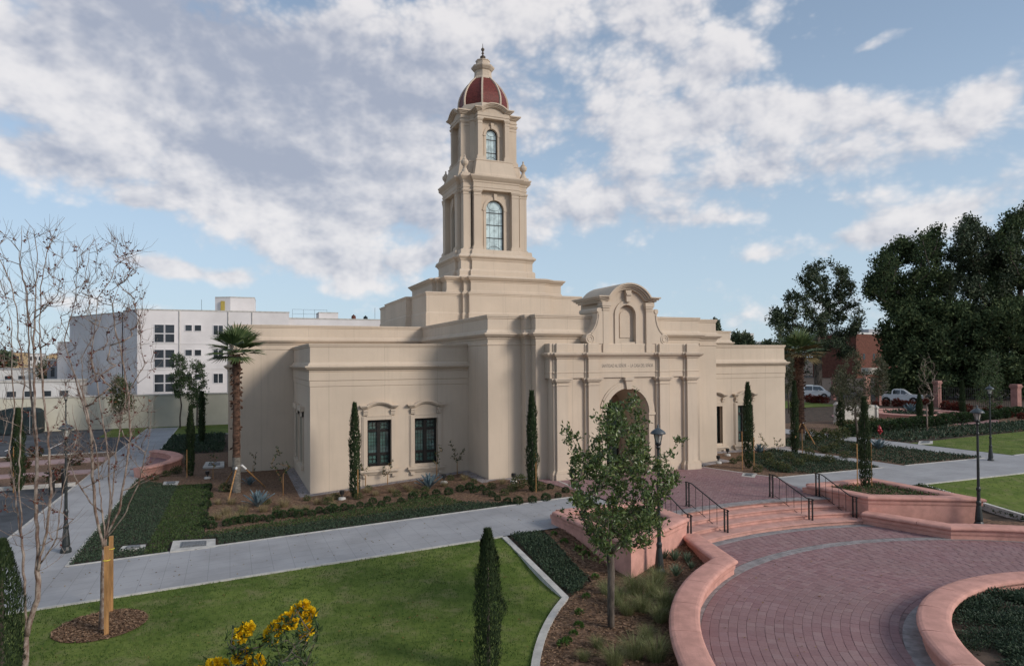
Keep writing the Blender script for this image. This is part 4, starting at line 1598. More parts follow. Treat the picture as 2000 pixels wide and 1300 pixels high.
def lowwall(root, path, z0, ztop, block=1.55, closed=False, scale=1.0):
    """body plus separate coping blocks along the path"""
    mb = MB()
    zc = ztop - .155
    body = [(o * scale, z) for o, z in BODY(z0, zc)]
    mb.sweep(path, body[::-1], closed=closed, profclosed=True, cap_ends=True)
    mb.build('wall_body', PINK, root)
    pts = [Vector(p) for p in path]
    if closed:
        pts.append(pts[0])
    seg = []
    cur = [pts[0]]
    acc = 0
    for i in range(1, len(pts)):
        d = (pts[i] - pts[i - 1]).length
        corner_ = False
        if 0 < i < len(pts) - 1:
            a = (pts[i] - pts[i - 1]).normalized().dot((pts[i + 1] - pts[i]).normalized())
            corner_ = a < .97
        cur.append(pts[i])
        acc += d
        if acc >= block and not corner_:
            seg.append(cur)
            cur = [pts[i]]
            acc = 0
    if len(cur) > 1:
        seg.append(cur)
    for s_ in seg:
        c = list(s_)
        # pull the ends in for an open joint
        c[0] = c[0] + (c[1] - c[0]).normalized() * .008
        c[-1] = c[-1] + (c[-2] - c[-1]).normalized() * .008
        mb = MB()
        mb.sweep([tuple(p) for p in c], [(o * scale, z + zc + .001) for o, z in COPE], closed=False, profclosed=True, cap_ends=True)
        mb.build('coping_block', PINK, root, smooth=False)


def dens(a, b, n):
    return [(a[0] + (b[0] - a[0]) * i / n, a[1] + (b[1] - a[1]) * i / n) for i in range(n)]


pa_ = parc(11.08, 116.5, 196, 44)
lw = dens((CX - 4.1, 18.75), pa_[0], 3) + pa_
W1 = thing('plaza_wall', 'low curved pink wall with rounded coping beside the feather grass', 'low wall', (CX - 9, 13, PZ))
lowwall(W1, lw, -1.0, -.15)
rw = [(2 * CX - x, y) for x, y in lw]
W2 = thing('plaza_wall', 'low pink wall bending right of the steps below the lamp', 'low wall', (CX + 9, 13, PZ))
lowwall(W2, rw, -1.0, -.15)
W3 = thing('round_planter', 'round pink planter wall in the middle of the plaza', 'planter', (ICX, ICY, PZ))
lowwall(W3, parc(IR - .33, 0, 360, 72, (ICX, ICY))[:-1], -1.0, -.15, closed=True)
mb = MB()
w = parc(IR - .5, 0, 360, 48, (ICX, ICY))[:-1]
rgs = random.Random(5)
vs = [(ICX, ICY, -.30)]
fs = []
for q, fr_ in enumerate((.33, .66, 1.0)):
    for x, y in w:
        vs.append((ICX + (x - ICX) * fr_, ICY + (y - ICY) * fr_, -.33 - .1 * fr_ + rgs.uniform(-.04, .04)))
for i in range(48):
    j = (i + 1) % 48
    fs.append((0, 1 + i, 1 + j))
    for q in range(2):
        fs.append((1 + q * 48 + i, 1 + (q + 1) * 48 + i, 1 + (q + 1) * 48 + j, 1 + q * 48 + j))
mb.add(vs, fs)
mb.build('planting_soil', SOIL, W3, smooth=True)

for sg, lab in ((-1, 'raised pink planter left of the steps behind the broad leaved tree'), (1, 'raised pink planter right of the steps holding a staked cypress')):
    P = [(4.25, 21.5), (4.45, 18.85), (7.55, 17.05), (7.7, 21.4)]
    P = [(CX + sg * x, y) for x, y in P]
    if sg < 0:
        P = P[::-1]
    root = thing('raised_planter', lab, 'planter', (CX + sg * 6, 19.5, PZ))
    dense_ = []
    for i in range(4):
        a, b = P[i], P[(i + 1) % 4]
        dense_ += dens(a, b, 2)
    # inset so the outer face sits on the outline
    lowwall(root, dense_, -1.0, .42, block=1.4, closed=True, scale=.85)
    mb = MB()
    mb.prism_xy(P, -.2, .24)
    mb.build('planting_soil', MULCHB, root)


# handrails
def handrail(x, yt, yb, lab):
    t = thing('handrail', lab, 'handrail', (x, yt, .04), 0, 'iron handrails on the entrance steps')
    H = .92
    dz = -.62
    L = yt - yb
    P = lambda s, z: (0, -s, z)
    for s, z in ((0, 0), (.17, 0), (L - .17, dz), (L, dz)):
        m = MB()
        m.box(-.022, .022, -s - .022, -s + .022, z - .04, z + H)
        m.box(-.032, .032, -s - .032, -s + .032, z - .04, z + .05)
        m.build('post', IRON, t, world=False)
    slope = lambda s: dz * min(1, max(0, (s - .30) / (L - .60)))
    m = MB()
    pts = [P(-.06, H)] + [P(s, H + slope(s) + .012) for s in np.linspace(0, L, 16)] + [P(L + .07, H + dz - .01)]
    m.tube(pts, .022, 6)
    m.build('top_rail', IRON, t, world=False, smooth=True)
    m = MB()
    m.tube([P(s, .10 + slope(s)) for s in np.linspace(.17, L - .17, 14)], .013, 5)
    m.build('bottom_rail', IRON, t, world=False)
    for q in range(4):
        s = .17 + (L - .34) * (q + 1) / 5
        m = MB()
        m.tube([P(s, .10 + slope(s)), P(s, H + slope(s))], .010, 5)
        m.build('baluster', IRON, t, world=False)
    m = MB()
    for s, z in ((.085, 0), (L - .085, dz)):
        for zz, r in ((.12, .05), (.80, .05)):
            m.tube([P(s + r * cos(u), z + zz + r * sin(u)) for u in [k_ * pi / 6 for k_ in range(13)]], .009, 4)
        for zz in (.2, .72):
            m.tube([P(s - .06, z + zz), P(s + .06, z + zz)], .008, 4)
    m.build('scroll_ornament', IRON, t, world=False)
    return t


handrail(CX - 3.75, 21.1, 19.15, 'leftmost iron handrail on the steps, partly behind the leafy tree')
handrail(CX - 2.08, 21.6, 19.25, 'second iron handrail from the left on the entrance steps')
handrail(CX + 2.1, 21.6, 19.4, 'iron handrail on the right half of the entrance steps')
handrail(CX + 3.95, 20.95, 19.0, 'rightmost iron handrail against the pink planter on the steps')


# street lamps
def lamp_proto(loc, lab):
    t = thing('street_lamp', lab, 'street lamp', loc, 0, 'dark lanterns on tall posts around the garden')
    m = MB()
    m.lathe([(.17, -.1), (.17, .06), (.15, .10), (.12, .16), (.13, .22), (.10, .55), (.075, .75), (.085, .80), (.085, .86), (.06, .92), (.058, 1.25), (.075, 1.29), (.075, 1.36), (.052, 1.42)], 12)
    m.build('post_base', LAMPM, t, world=False)
    m = MB()
    m.lathe([(.050, 1.40), (.038, 3.30), (.052, 3.33), (.052, 3.38), (.036, 3.41), (.034, 3.64), (.055, 3.68), (.062, 3.72), (.045, 3.76)], 10)
    m.build('shaft', LAMPM, t, world=False)
    m = MB()
    m.lathe([(.045, 3.75), (.085, 3.79), (.095, 3.83), (.08, 3.86)], 12)
    for k_ in range(6):
        a = k_ * pi / 3
        m.tube([(.08 * cos(a), .08 * sin(a), 3.83), (.145 * cos(a), .145 * sin(a), 4.12)], .009, 4)
    m.lathe([(.145, 4.10), (.155, 4.12), (.145, 4.14)], 12, cap=False)
    m.build('lantern_cage', LAMPM, t, world=False)
    m = MB()
    m.lathe([(.055, 3.85), (.068, 3.87), (.132, 4.11)], 12, cap=False)
    m.build('lantern_glass', LAMPG, t, world=False)
    m = MB()
    m.lathe([(.225, 4.11), (.23, 4.13), (.19, 4.19), (.13, 4.23), (.08, 4.26), (.045, 4.28), (.035, 4.30), (.022, 4.32), (.032, 4.35), (.008, 4.40)], 16)
    m.build('cap', LAMPT, t, world=False, smooth=True)
    return t


LP = lamp_proto((11.75, 16.85, -.6), 'dark lantern post beside the broad leaved tree and the left planter')
for (x, y, z), lab, sc_ in (((25.79, 16.57, -.55), 'dark lantern post in the bed right of the plaza, tallest on the right', 1.02), ((38.79, 24.23, .02), 'dark lantern post at the corner of the far lawn and grey path', .96),
                            ((-5.1, 26.9, -.6), 'dark lantern post behind the bare trees at the side path', 1.0), ((-10.6, 55.8, -.62), 'dark lantern post at the parking lot before the garden wall', 1.0)):
    dup(LP, (x, y, z), RND.uniform(0, 1), sc_, lab)

# semicircular bench wall on the side path
W4 = thing('bench_wall', 'half round pink wall bulging from the side path on the left', 'low wall', (-3, 47.3, -.6))
bp_ = parc(6.1, -44, 44, 24, (-9.15, 47.2))
lowwall(W4, bp_, -1.0, -.12)
mb = MB()
pts = parc(5.85, -44, 44, 24, (-9.15, 47.2))
mb.add([(x, y, -.56) for x, y in pts], [tuple(range(len(pts)))])
mb.build('bench_paving', PAVS, kind='structure')

# parking strips
mb = MB()
for ya, yb in ((44.9, 46.4), (50.0, 52.2)):
    mb.box(-26, -7.46, ya, yb, -.7, -.50)
mb.build('pink_walk_strip', mat('pink_concrete_walk', (.33, .225, .215), .9, .1, 1, .2, 60), kind='structure')
mb = MB()
for ya, yb in ((41.6, 44.85), (46.45, 49.95), (52.25, 55.0)):
    mb.box(-24, -7.46, ya, yb, -.7, -.545)
mb.build('parking_island_soil', MULCHB, kind='structure')
mb = MB()
for ya in (41.5, 55.0):
    mb.box(-24, -7.46, ya, ya + .14, -.7, -.49)
mb.build('parking_kerb', KERB, kind='structure')
mb = MB()
for i in range(6):
    mb.box(-26 + i * 2.7, -25.9 + i * 2.7, 60, 65, -.63, -.612)
for i in range(4):
    mb.box(-20 + i * 3.0, -19.9 + i * 3.0, 29, 34, -.63, -.612)
mb.build('parking_line', WHITE, kind='structure')


# ------------------------------------------------------------------ small fixtures
def uplight(loc, lab, rz=0):
    t = thing('garden_spotlight', lab, 'spotlight', loc, rz, 'garden spotlights at the foot of the walls')
    m = MB()
    m.lathe([(.17, -.05), (.18, .06), (.15, .12), (.06, .14)], 10)
    m.build('stone_base', KERB, t, world=False)
    m = MB()
    m.tube([(0, 0, .1), (0, .02, .26)], .03, 6)
    m.lathe([(.05, .24), (.10, .28), (.11, .42), (.09, .44)], 10)
    m.build('lamp_head', IRON, t, world=False)


for q, lab in (((668, 976), 'garden spotlight before the slim cypress by the left windows'), ((867, 944), 'garden spotlight right of the blue agave under the left wing'), ((1003, 942), 'garden spotlight in the bed left of the middle cypress'),
               ((1403, 905), 'garden spotlight at the right corner of the portal front'), ((1421, 890), 'garden spotlight under the left window of the right wing'), ((405, 935), 'garden spotlight on a white stone behind the left lawn')):
    p = ong(*q)
    uplight((p.x, p.y, p.z), lab)


COVERS = []


def slabbox(name, lab, cat, pts, h=.10, lid=None):
    P = [ong(*p) for p in pts]
    z = sum(p.z for p in P) / len(P)
    c = sum(P, Vector()) / len(P)
    t = thing(name, lab, cat, (c.x, c.y, z))
    m = MB()
    cc_ = [(c.x + (p.x - c.x) * 1.15, c.y + (p.y - c.y) * 1.15) for p in P]
    COVERS.append(cc_)
    m.prism_xy([(p.x, p.y) for p in P], z - .1, z + h)
    m.build('slab', KERB, t)
    m = MB()
    q = [(c.x + (p.x - c.x) * .58, c.y + (p.y - c.y) * .52) for p in P]
    q2 = [(c.x + (p.x - c.x) * .50, c.y + (p.y - c.y) * .42) for p in P]
    m.prism_xy(q, z + h - .01, z + h + .025)
    m.prism_xy(q2, z + h + .02, z + h + .045)
    m.build('lid', MANH, t)


slabbox('utility_cover', 'pale concrete utility cover with a metal lid beside the front path', 'utility cover', [(332, 1081), (421, 1070), (421, 1053), (338, 1060)], .06)
slabbox('utility_cover', 'small grey drain cover sunk in the ground cover behind the stake', 'utility cover', [(232, 1076), (283, 1071), (285, 1063), (240, 1068)], .03)
slabbox('utility_cover', 'white rimmed drain cover on the mulch left of the palm', 'utility cover', [(318, 949), (346, 948), (350, 941), (320, 942)], .06)
slabbox('utility_cover', 'pale cover block near the foot of the left palm', 'utility cover', [(396, 916), (438, 914), (438, 904), (402, 905)], .12)
slabbox('utility_cover', 'white oval cover lying on the far right lawn', 'utility cover', [(1793, 868), (1822, 867), (1822, 862), (1795, 862)], .05)
slabbox('utility_cover', 'pale stone box at the edge of the bed right of the entrance', 'utility cover', [(1448, 931), (1474, 934), (1478, 926), (1452, 924)], .05)

# fire hydrant
p = onz(1718, 851, 0)
t = thing('fire_hydrant', 'small red fire hydrant on the grass near the hedge', 'hydrant', (p.x, p.y, .0))
m = MB()
m.lathe([(.17, -.05), (.17, .05), (.11, .07), (.11, .50), (.14, .52), (.14, .56), (.12, .60), (.09, .68), (.04, .73), (.035, .78), (.0, .79)], 12)
m.build('barrel', HYD, t, world=False, smooth=False)
m = MB()
for a in (0, pi):
    m.tube([(.10 * cos(a), .10 * sin(a), .42), (.20 * cos(a), .20 * sin(a), .42)], .055, 8)
m.tube([(0, -.10, .38), (0, -.21, .38)], .07, 8)
m.build('outlet', HYD, t, world=False)


# ------------------------------------------------------------------ vegetation helpers
def unit(rg):
    while True:
        v = Vector((rg.uniform(-1, 1), rg.uniform(-1, 1), rg.uniform(-1, 1)))
        if .05 < v.length < 1:
            return v.normalized()


def skeleton(trunk, targets, rg, seg=.25, tip=.006, expo=.52, jit=.03, lift=.3, sides=6, rmax=None, stems=None):
    """connect crown points to a trunk; returns wood mesh and the twig ends [(pos, dir)]"""
    N = [Vector(p) for p in trunk]
    par = list(range(-1, len(N) - 1))
    paths = [list(range(len(N)))]
    for st in (stems or []):
        base = min(range(len(N)), key=lambda i: (N[i] - Vector(st[0])).length)
        pth = [base]
        for p in st[1:]:
            a = N[pth[-1]]
            b = Vector(p)
            n = max(1, int((b - a).length / seg))
            for q in range(1, n + 1):
                N.append(a.lerp(b, q / n) + unit(rg) * jit * .5)
                par.append(pth[-1])
                pth.append(len(N) - 1)
        paths.append(pth)
    ends = []
    t0 = N[0]
    for t in sorted(targets, key=lambda t: (Vector(t) - N[min(len(trunk) - 1, len(N) - 1)]).length):
        t = Vector(t)
        arr = np.array([(n.x, n.y, n.z) for n in N])
        d = arr - np.array(t)
        dist = np.sqrt((d ** 2).sum(1))
        hor = np.sqrt(d[:, 0] ** 2 + d[:, 1] ** 2)
        pen = np.maximum(0, arr[:, 2] - (t.z - .45 * hor))
        i = int(np.argmin(dist + 1.1 * pen))
        a = N[i]
        L = (t - a).length
        if L < 1e-3:
            continue
        c = a + Vector(((t.x - a.x) * .62, (t.y - a.y) * .62, (t.z - a.z) * (.5 - lift)))
        n = max(2, int(L / seg))
        pth = [i]
        for q in range(1, n + 1):
            u = q / n
            p = a * (1 - u) ** 2 + c * 2 * u * (1 - u) + t * u * u
            if q < n:
                p = p + unit(rg) * jit
            N.append(p)
            par.append(pth[-1])
            pth.append(len(N) - 1)
        paths.append(pth)
        ends.append((N[-1], (N[-1] - N[pth[-2]]).normalized(), [N[k_] for k_ in pth[1:]]))
    cnt = [0] * len(N)
    kids = [0] * len(N)
    for p in par:
        if p >= 0:
            kids[p] += 1
    for i in range(len(N)):
        if kids[i] == 0:
            j = i
            while j >= 0:
                cnt[j] += 1
                j = par[j]
    rad = [tip * max(1, c) ** expo for c in cnt]
    if rmax:
        k_ = rmax / rad[0]
        rad = [tip + (r - tip) * min(1, k_) if k_ < 1 else r for r in rad]
        if k_ > 1:
            rad = [r * (1 + (k_ - 1) * (r / rad[0])) for r in rad]
    mb = MB()
    for pth in paths:
        rr = [rad[i] for i in pth]
        if len(rr) > 1 and pth is not paths[0]:
            rr[0] = min(rr[0], rr[1] * 1.35)
        rr[-1] *= .6
        mb.tube([N[i] for i in pth], rr, sides if pth is paths[0] else max(4, sides - 2))
    return mb, ends


def leaves_on(ends, rg, per, L, w, spread=.12, back=3, droop=.0, up=.3, light=0.0):
    mb = MB()
    for p, d, path in ends:
        for k_ in range(per):
            base = path[-1 - min(len(path) - 1, int(abs(rg.gauss(0, 1)) * back * .5))]
            q = base + unit(rg) * spread * rg.random()
            dd = (d * .5 + unit(rg) + Vector((0, 0, up - droop))).normalized()
            l = L * rg.uniform(.65, 1.2)
            mb.leaf(q, dd, unit(rg), l, w * rg.uniform(.7, 1.2), min(1, max(0, rg.gauss(.42, .27) + light)))
    return mb


def tree(name, label, cat, base, wood, woodmat, leaf, leafm, group=None):
    t = thing(name, label, cat, base, 0, group)
    wood.build('trunk', woodmat, t, smooth=True)
    if leaf is not None and leaf.f:
        leaf.build('crown', leafm, t, attr=True)
    return t


RV = Vector((R0.x, R0.y, 0))         # lateral direction of the view
DV = Vector((sin(yw), cos(yw), 0))   # depth direction of the view


def P3(px, py, base, dd=0.0):
    """point on the upright plane through a plant's base, square to the view"""
    d = ray(px, py)
    c = Vector((0, 0, CAMH))
    t = ((Vector((base[0], base[1], 0)) - Vector((0, 0, 0))).dot(DV) + dd) / d.dot(DV)
    return c + d * t


# ------------------------------------------------------------------ broad leaved tree by the planter
rg = random.Random(41)
b = Vector((8.3, 13.88, -.6))
tr = [b + Vector((0, 0, -.1)), b + Vector((.0, .0, .6)), b + Vector((.02, 0, 1.3)), b + Vector((.01, .03, 1.75)), b + Vector((.03, .03, 2.2))]
OUT = [(1118, 935), (1104, 850), (1120, 845), (1140, 905), (1160, 860), (1172, 812), (1168, 800), (1195, 778), (1245, 772), (1250, 800), (1262, 818), (1266, 862), (1292, 886), (1316, 905), (1318, 940), (1296, 985), (1286, 1025), (1262, 1060), (1225, 1085), (1175, 1075), (1140, 1040), (1120, 990)]
tg = []
for x, y in scatter(OUT, 300, rg):
    tg.append(P3(x, y, b, rg.gauss(0, .75)))
for x, y in ((1100, 842), (1108, 838), (1128, 848), (1330, 858), (1322, 862), (1310, 945), (1326, 935), (1098, 1000), (1300, 1020), (1240, 768), (1160, 812), (1265, 1065), (1275, 1050)):
    tg.append(P3(x, y, b, rg.gauss(0, .3)))
wood, ends = skeleton(tr, tg, rg, seg=.22, tip=.0055, expo=.50, jit=.025, rmax=.085, sides=9)
lf = leaves_on(ends, rg, 32, .115, .054, .16, 5, light=.10)
for i in range(45):                                   # suckers low on the trunk
    u, v = rg.uniform(1125, 1205), rg.uniform(1070, 1105)
    q = P3(1125 + (i / 45) * 80 + rg.uniform(-6, 6), 1072 + (i / 45) * 22 + rg.uniform(-7, 9), b, rg.gauss(0, .1))
    lf.leaf(q, unit(rg) + Vector((0, 0, .2)), unit(rg), .12, .055, rg.uniform(.6, 1))
tree('broad_leaved_tree', 'young broad leaved tree in front of the arched entrance', 'tree', b, wood, BARK, lf, LEAF_MAG)

def twigs(mb, ends, rg, n, L, r):
    for p, d, path in ends:
        for k_ in range(n):
            i = rg.randrange(len(path))
            q = path[i]
            dd = (d + unit(rg) * .8 + Vector((0, 0, .35))).normalized()
            l = L * rg.uniform(.4, 1.1)
            a = q + dd * l * .5 + unit(rg) * l * .08
            b2 = q + dd * l + Vector((0, 0, l * .15)) + unit(rg) * l * .1
            mb.tube([q, a, b2], [r, r * .8, r * .4], 3, cap=False)


# ------------------------------------------------------------------ two bare crape myrtles at the left
rg = random.Random(77)
bA = Vector((-3.98, 17.0, -.62))


def stemset(base, polys, rg, spread):
    out_ = []
    for s_ in polys:
        dd = rg.uniform(-spread, spread)
        out_.append([P3(x, y, base, dd * min(1, i / max(1, len(s_) - 1) * 1.4)) for i, (x, y) in enumerate(s_)])
    return out_


A = [[(50, 1240), (48, 1150), (44, 1050), (38, 950), (40, 850), (47, 750), (36, 660), (34, 600), (20, 552), (8, 525), (-8, 490)],
     [(55, 1235), (72, 1170), (74, 1080), (69, 980), (73, 880), (67, 780), (66, 690), (67, 640), (69, 570), (72, 480), (65, 448), (47, 428)],
     [(73, 1120), (90, 1040), (101, 960), (95, 880), (84, 760), (78, 665), (80, 560), (93, 492), (108, 452), (127, 426)],
     [(70, 900), (60, 760), (55, 640), (50, 570), (42, 530), (36, 490), (20, 470), (0, 456)],
     [(45, 1060), (30, 970), (18, 880), (28, 790), (22, 700), (23, 640), (14, 590), (-2, 540)],
     [(78, 1110), (112, 1050), (122, 960), (135, 900), (150, 850), (140, 790)],
     [(66, 700), (58, 620), (52, 560), (38, 520), (44, 470), (40, 440)],
     [(79, 620), (96, 595), (112, 575), (116, 550), (143, 548)],
     [(70, 560), (62, 500), (52, 460), (58, 440)]]
tgA = []
for i in range(130):
    x, y = rg.uniform(-15, 125), rg.uniform(440, 720)
    tgA.append(P3(x, y, bA, rg.uniform(-.9, .9)))
for i in range(70):
    tgA.append(P3(rg.uniform(-5, 160), rg.uniform(700, 1080), bA, rg.uniform(-.8, .8)))
wood, ends = skeleton([bA + Vector((0, 0, -.1)), P3(50, 1290, bA), P3(52, 1240, bA)], tgA, rg, seg=.16, tip=.0045, expo=.45, jit=.03, lift=.12, rmax=.066, sides=8, stems=stemset(bA, A, rg, .7))
twigs(wood, ends, rg, 3, .42, .0042)
lf = leaves_on([e for e in ends if rg.random() < .5], rg, 5, .07, .038, .05, 3, droop=.5)
tree('bare_tree', 'bare many stemmed tree with pale bark at the left edge', 'tree', bA, wood, BARKG, lf, LEAF_RED)
bB = Vector((-2.82, 18.6, -.62))
B = [[(203, 1070), (190, 1010), (180, 930), (178, 850), (166, 780), (150, 740), (120, 690)],
     [(178, 830), (125, 665), (140, 612), (152, 572), (166, 548), (170, 520), (176, 482), (186, 460)],
     [(152, 572), (150, 520), (150, 490), (163, 468), (178, 458)],
     [(205, 1065), (215, 980), (212, 900), (200, 820), (190, 760), (178, 690), (188, 620), (190, 582), (203, 566), (216, 548), (224, 522), (244, 505), (280, 492)],
     [(206, 1060), (232, 1000), (245, 930), (255, 850), (252, 780), (238, 700), (225, 640), (219, 592), (232, 560)],
     [(207, 1060), (240, 1008), (270, 945), (288, 870), (298, 790)],
     [(205, 1050), (222, 960), (228, 870), (242, 800), (264, 740), (292, 700)],
     [(204, 1060), (196, 960), (188, 870), (164, 800), (160, 700), (190, 640), (204, 600)],
     [(190, 600), (215, 570), (245, 545), (262, 525), (282, 520)],
     [(205, 1000), (176, 980), (150, 940), (128, 880)]]
tgB = []
for i in range(210):
    x, y = rg.uniform(118, 305), rg.uniform(600, 940)
    tgB.append(P3(x, y, bB, rg.uniform(-1, 1)))
for i in range(100):
    x = rg.uniform(140, 285)
    y = rg.uniform(462, 620) + (abs(x - 215) * .2)
    tgB.append(P3(x, y, bB, rg.uniform(-.8, .8)))
wood, ends = skeleton([bB + Vector((0, 0, -.1)), P3(201, 1180, bB), P3(202, 1120, bB), P3(203, 1070, bB)], tgB, rg, seg=.16, tip=.0045, expo=.45, jit=.03, lift=.12, rmax=.062, sides=8, stems=stemset(bB, B, rg, .8))
twigs(wood, ends, rg, 3, .42, .0042)
lf = leaves_on([e for e in ends if rg.random() < .6], rg, 5, .07, .038, .05, 3, droop=.5)
for i in range(60):
    q = P3(rg.gauss(206, 9), rg.gauss(573, 12), bB, rg.gauss(0, .12))
    lf.leaf(q, unit(rg) - Vector((0, 0, .4)), unit(rg), .065, .035, rg.random())
tree('bare_tree', 'bare many stemmed tree tied to two timber stakes', 'tree', bB, wood, BARKG, lf, LEAF_RED)
for (x0, y0), (x1, y1), lab, d in (((208, 1240), (207, 1066), 'nearer timber stake supporting the bare tree', -.16), ((217, 1195), (217, 1046), 'farther timber stake supporting the bare tree', 0)):
    p = ong(x0, y0)
    q = P3(x1, y1, p)
    t = thing('timber_stake', lab, 'stake', (p.x, p.y, p.z), 0, 'timber stakes of the bare tree')
    m = MB()
    m.bbox(p.x - .045, p.x + .045, p.y - .045, p.y + .045, p.z - .1, q.z, .008)
    m.build('post', STAKE, t)
    m = MB()
    m.tube([(p.x + .07 * cos(u), p.y + .07 * sin(u), q.z - .32) for u in [k_ * pi / 6 for k_ in range(13)]], .012, 4)
    m.build('tie', YTAG, t)
MC_ = ong(197, 1222)
circ = [(MC_.x + 1.0 * cos(a), MC_.y + 1.0 * sin(a)) for a in [k_ * pi / 18 for k_ in range(36)]]
drape(circ, .028, MULCHB, 'tree_mulch_ring', .5)


# ------------------------------------------------------------------ cypresses
def cypress_mesh(h, r, n, rg, L=.11, w=.030):
    mb = MB()
    lumps = [(rg.uniform(0, 2 * pi), rg.uniform(.05, .95), rg.uniform(.1, .35)) for _ in range(26)]
    for _ in range(n):
        u = rg.random() ** .85
        z = u * h
        prof = min(1, (u + .05) / .14) ** .6 * min(1, (1 - u) / .42 + .10) ** .75
        a = rg.uniform(0, 2 * pi)
        lump = 1.0
        for la, lu, ls in lumps:
            dd = abs((a - la + pi) % (2 * pi) - pi)
            lump += ls * math.exp(-(dd / .5) ** 2 - ((u - lu) / .05) ** 2) * 1.3
        rr = r * prof * lump * (.62 + .38 * rg.random() ** .4)
        p = Vector((rr * cos(a), rr * sin(a), z))
        d = Vector((cos(a) * .32, sin(a) * .32, 1.0)) + unit(rg) * .36
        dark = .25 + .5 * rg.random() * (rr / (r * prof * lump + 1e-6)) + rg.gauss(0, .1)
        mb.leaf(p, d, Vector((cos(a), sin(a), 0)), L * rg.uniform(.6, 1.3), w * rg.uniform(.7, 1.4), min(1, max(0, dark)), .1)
    return mb


def cypress(loc, h, r, n, seed, lab, L=.11, w=.030, stake=False, group='slim cypresses around the church'):
    rg = random.Random(seed)
    t = thing('cypress', lab, 'cypress', loc, rg.uniform(0, 6), group)
    m = MB()
    m.tube([(0, 0, -.1), (0, 0, h * .5), (0, 0, h * .9)], [r * .16, r * .12, .01], 6)
    m.build('trunk', BARK, t, world=False)
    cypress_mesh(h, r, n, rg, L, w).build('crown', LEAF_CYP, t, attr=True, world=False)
    return t


cypress((4.84, 12.9, -.62), 2.88, .25, 6500, 1, 'dark slim cypress standing on the front lawn at the bottom', .085, .022)
cl_ = ong(2, 1326)
cypress((cl_.x, cl_.y, -.62), 2.75, .36, 6500, 2, 'dark cypress cut by the left edge beside the bare trees', .09, .024)


def stake_thing(p, h, lab, lean=0.0, name='timber_stake', grp='thin stakes beside young plants'):
    o = MB()
    o.tube([(p[0], p[1], p[2] - .1), (p[0] + lean, p[1], p[2] + h)], .022, 6)
    ob = o.build(name, STAKE, label=lab, cat='stake', group=grp)
    return ob


for (x, yb), yt, r, lab, seed in (((693, 972), 790, .21, 'slim cypress against the wing left of the first window', 3), ((1040, 960), 767, .20, 'slim cypress against the entrance front left of the portal', 4),
                                  ((372, 930), 795, .19, 'nearer of two slim cypresses left of the palm', 5), ((394, 866), 768, .18, 'farther of two slim cypresses left of the palm', 6),
                                  ((1462, 915), 750, .23, 'slim cypress before the right wing window', 7), ((1553, 886), 746, .20, 'slim cypress by the right corner of the right wing', 8),
                                  ((1643, 838), 768, .26, 'slim dark cypress in front of the cream sign wall', 9), ((1796, 826), 770, .22, 'slim cypress left of the bare young tree at the pink ring', 10),
                                  ((1880, 820), 744, .22, 'slim cypress between the two pink gate pillars', 11), ((35, 960), 800, .26, 'dark cypress in the parking island at the far left', 12),
                                  ((1819, 822), 778, .14, 'thin cypress close behind the bare young tree', 13)):
    p = ong(x, yb)
    q = P3(x, yt, p)
    cypress((p.x, p.y, p.z), q.z - p.z, r, 2600 if p.y < 45 else 900, seed, lab, .16 if p.y < 45 else .3, .05 if p.y < 45 else .1)
p = onz(1690, 953, .24)
q = P3(1690, 778, p)
cypress((p.x, p.y, p.z), q.z - p.z, .20, 3000, 14, 'brownish staked cypress growing in the right raised planter', .13, .04)
for dx, lab in ((-.45, 'stake left of the cypress in the right raised planter'), (.38, 'stake right of the cypress in the right raised planter')):
    stake_thing((p.x + dx, p.y, p.z), 1.9, lab)
for (x, y), h, lab in (((699, 975), 1.35, 'tan stake leaning on the cypress by the left windows'), ((1047, 962), 1.7, 'tan stake beside the cypress left of the portal'), ((1450, 918), 2.0, 'tan stake left of the cypress at the right wing'),
                       ((1473, 918), 1.7, 'tan stake right of the cypress at the right wing'), ((1567, 886), 1.5, 'tan stake by the cypress at the right wing corner'), ((365, 934), 1.6, 'tan stake by the nearer cypress left of the palm'), ((26, 962), 2.3, 'tan stake by the parking island cypress')):
    p = ong(x, y)
    stake_thing((p.x, p.y, p.z), h, lab)


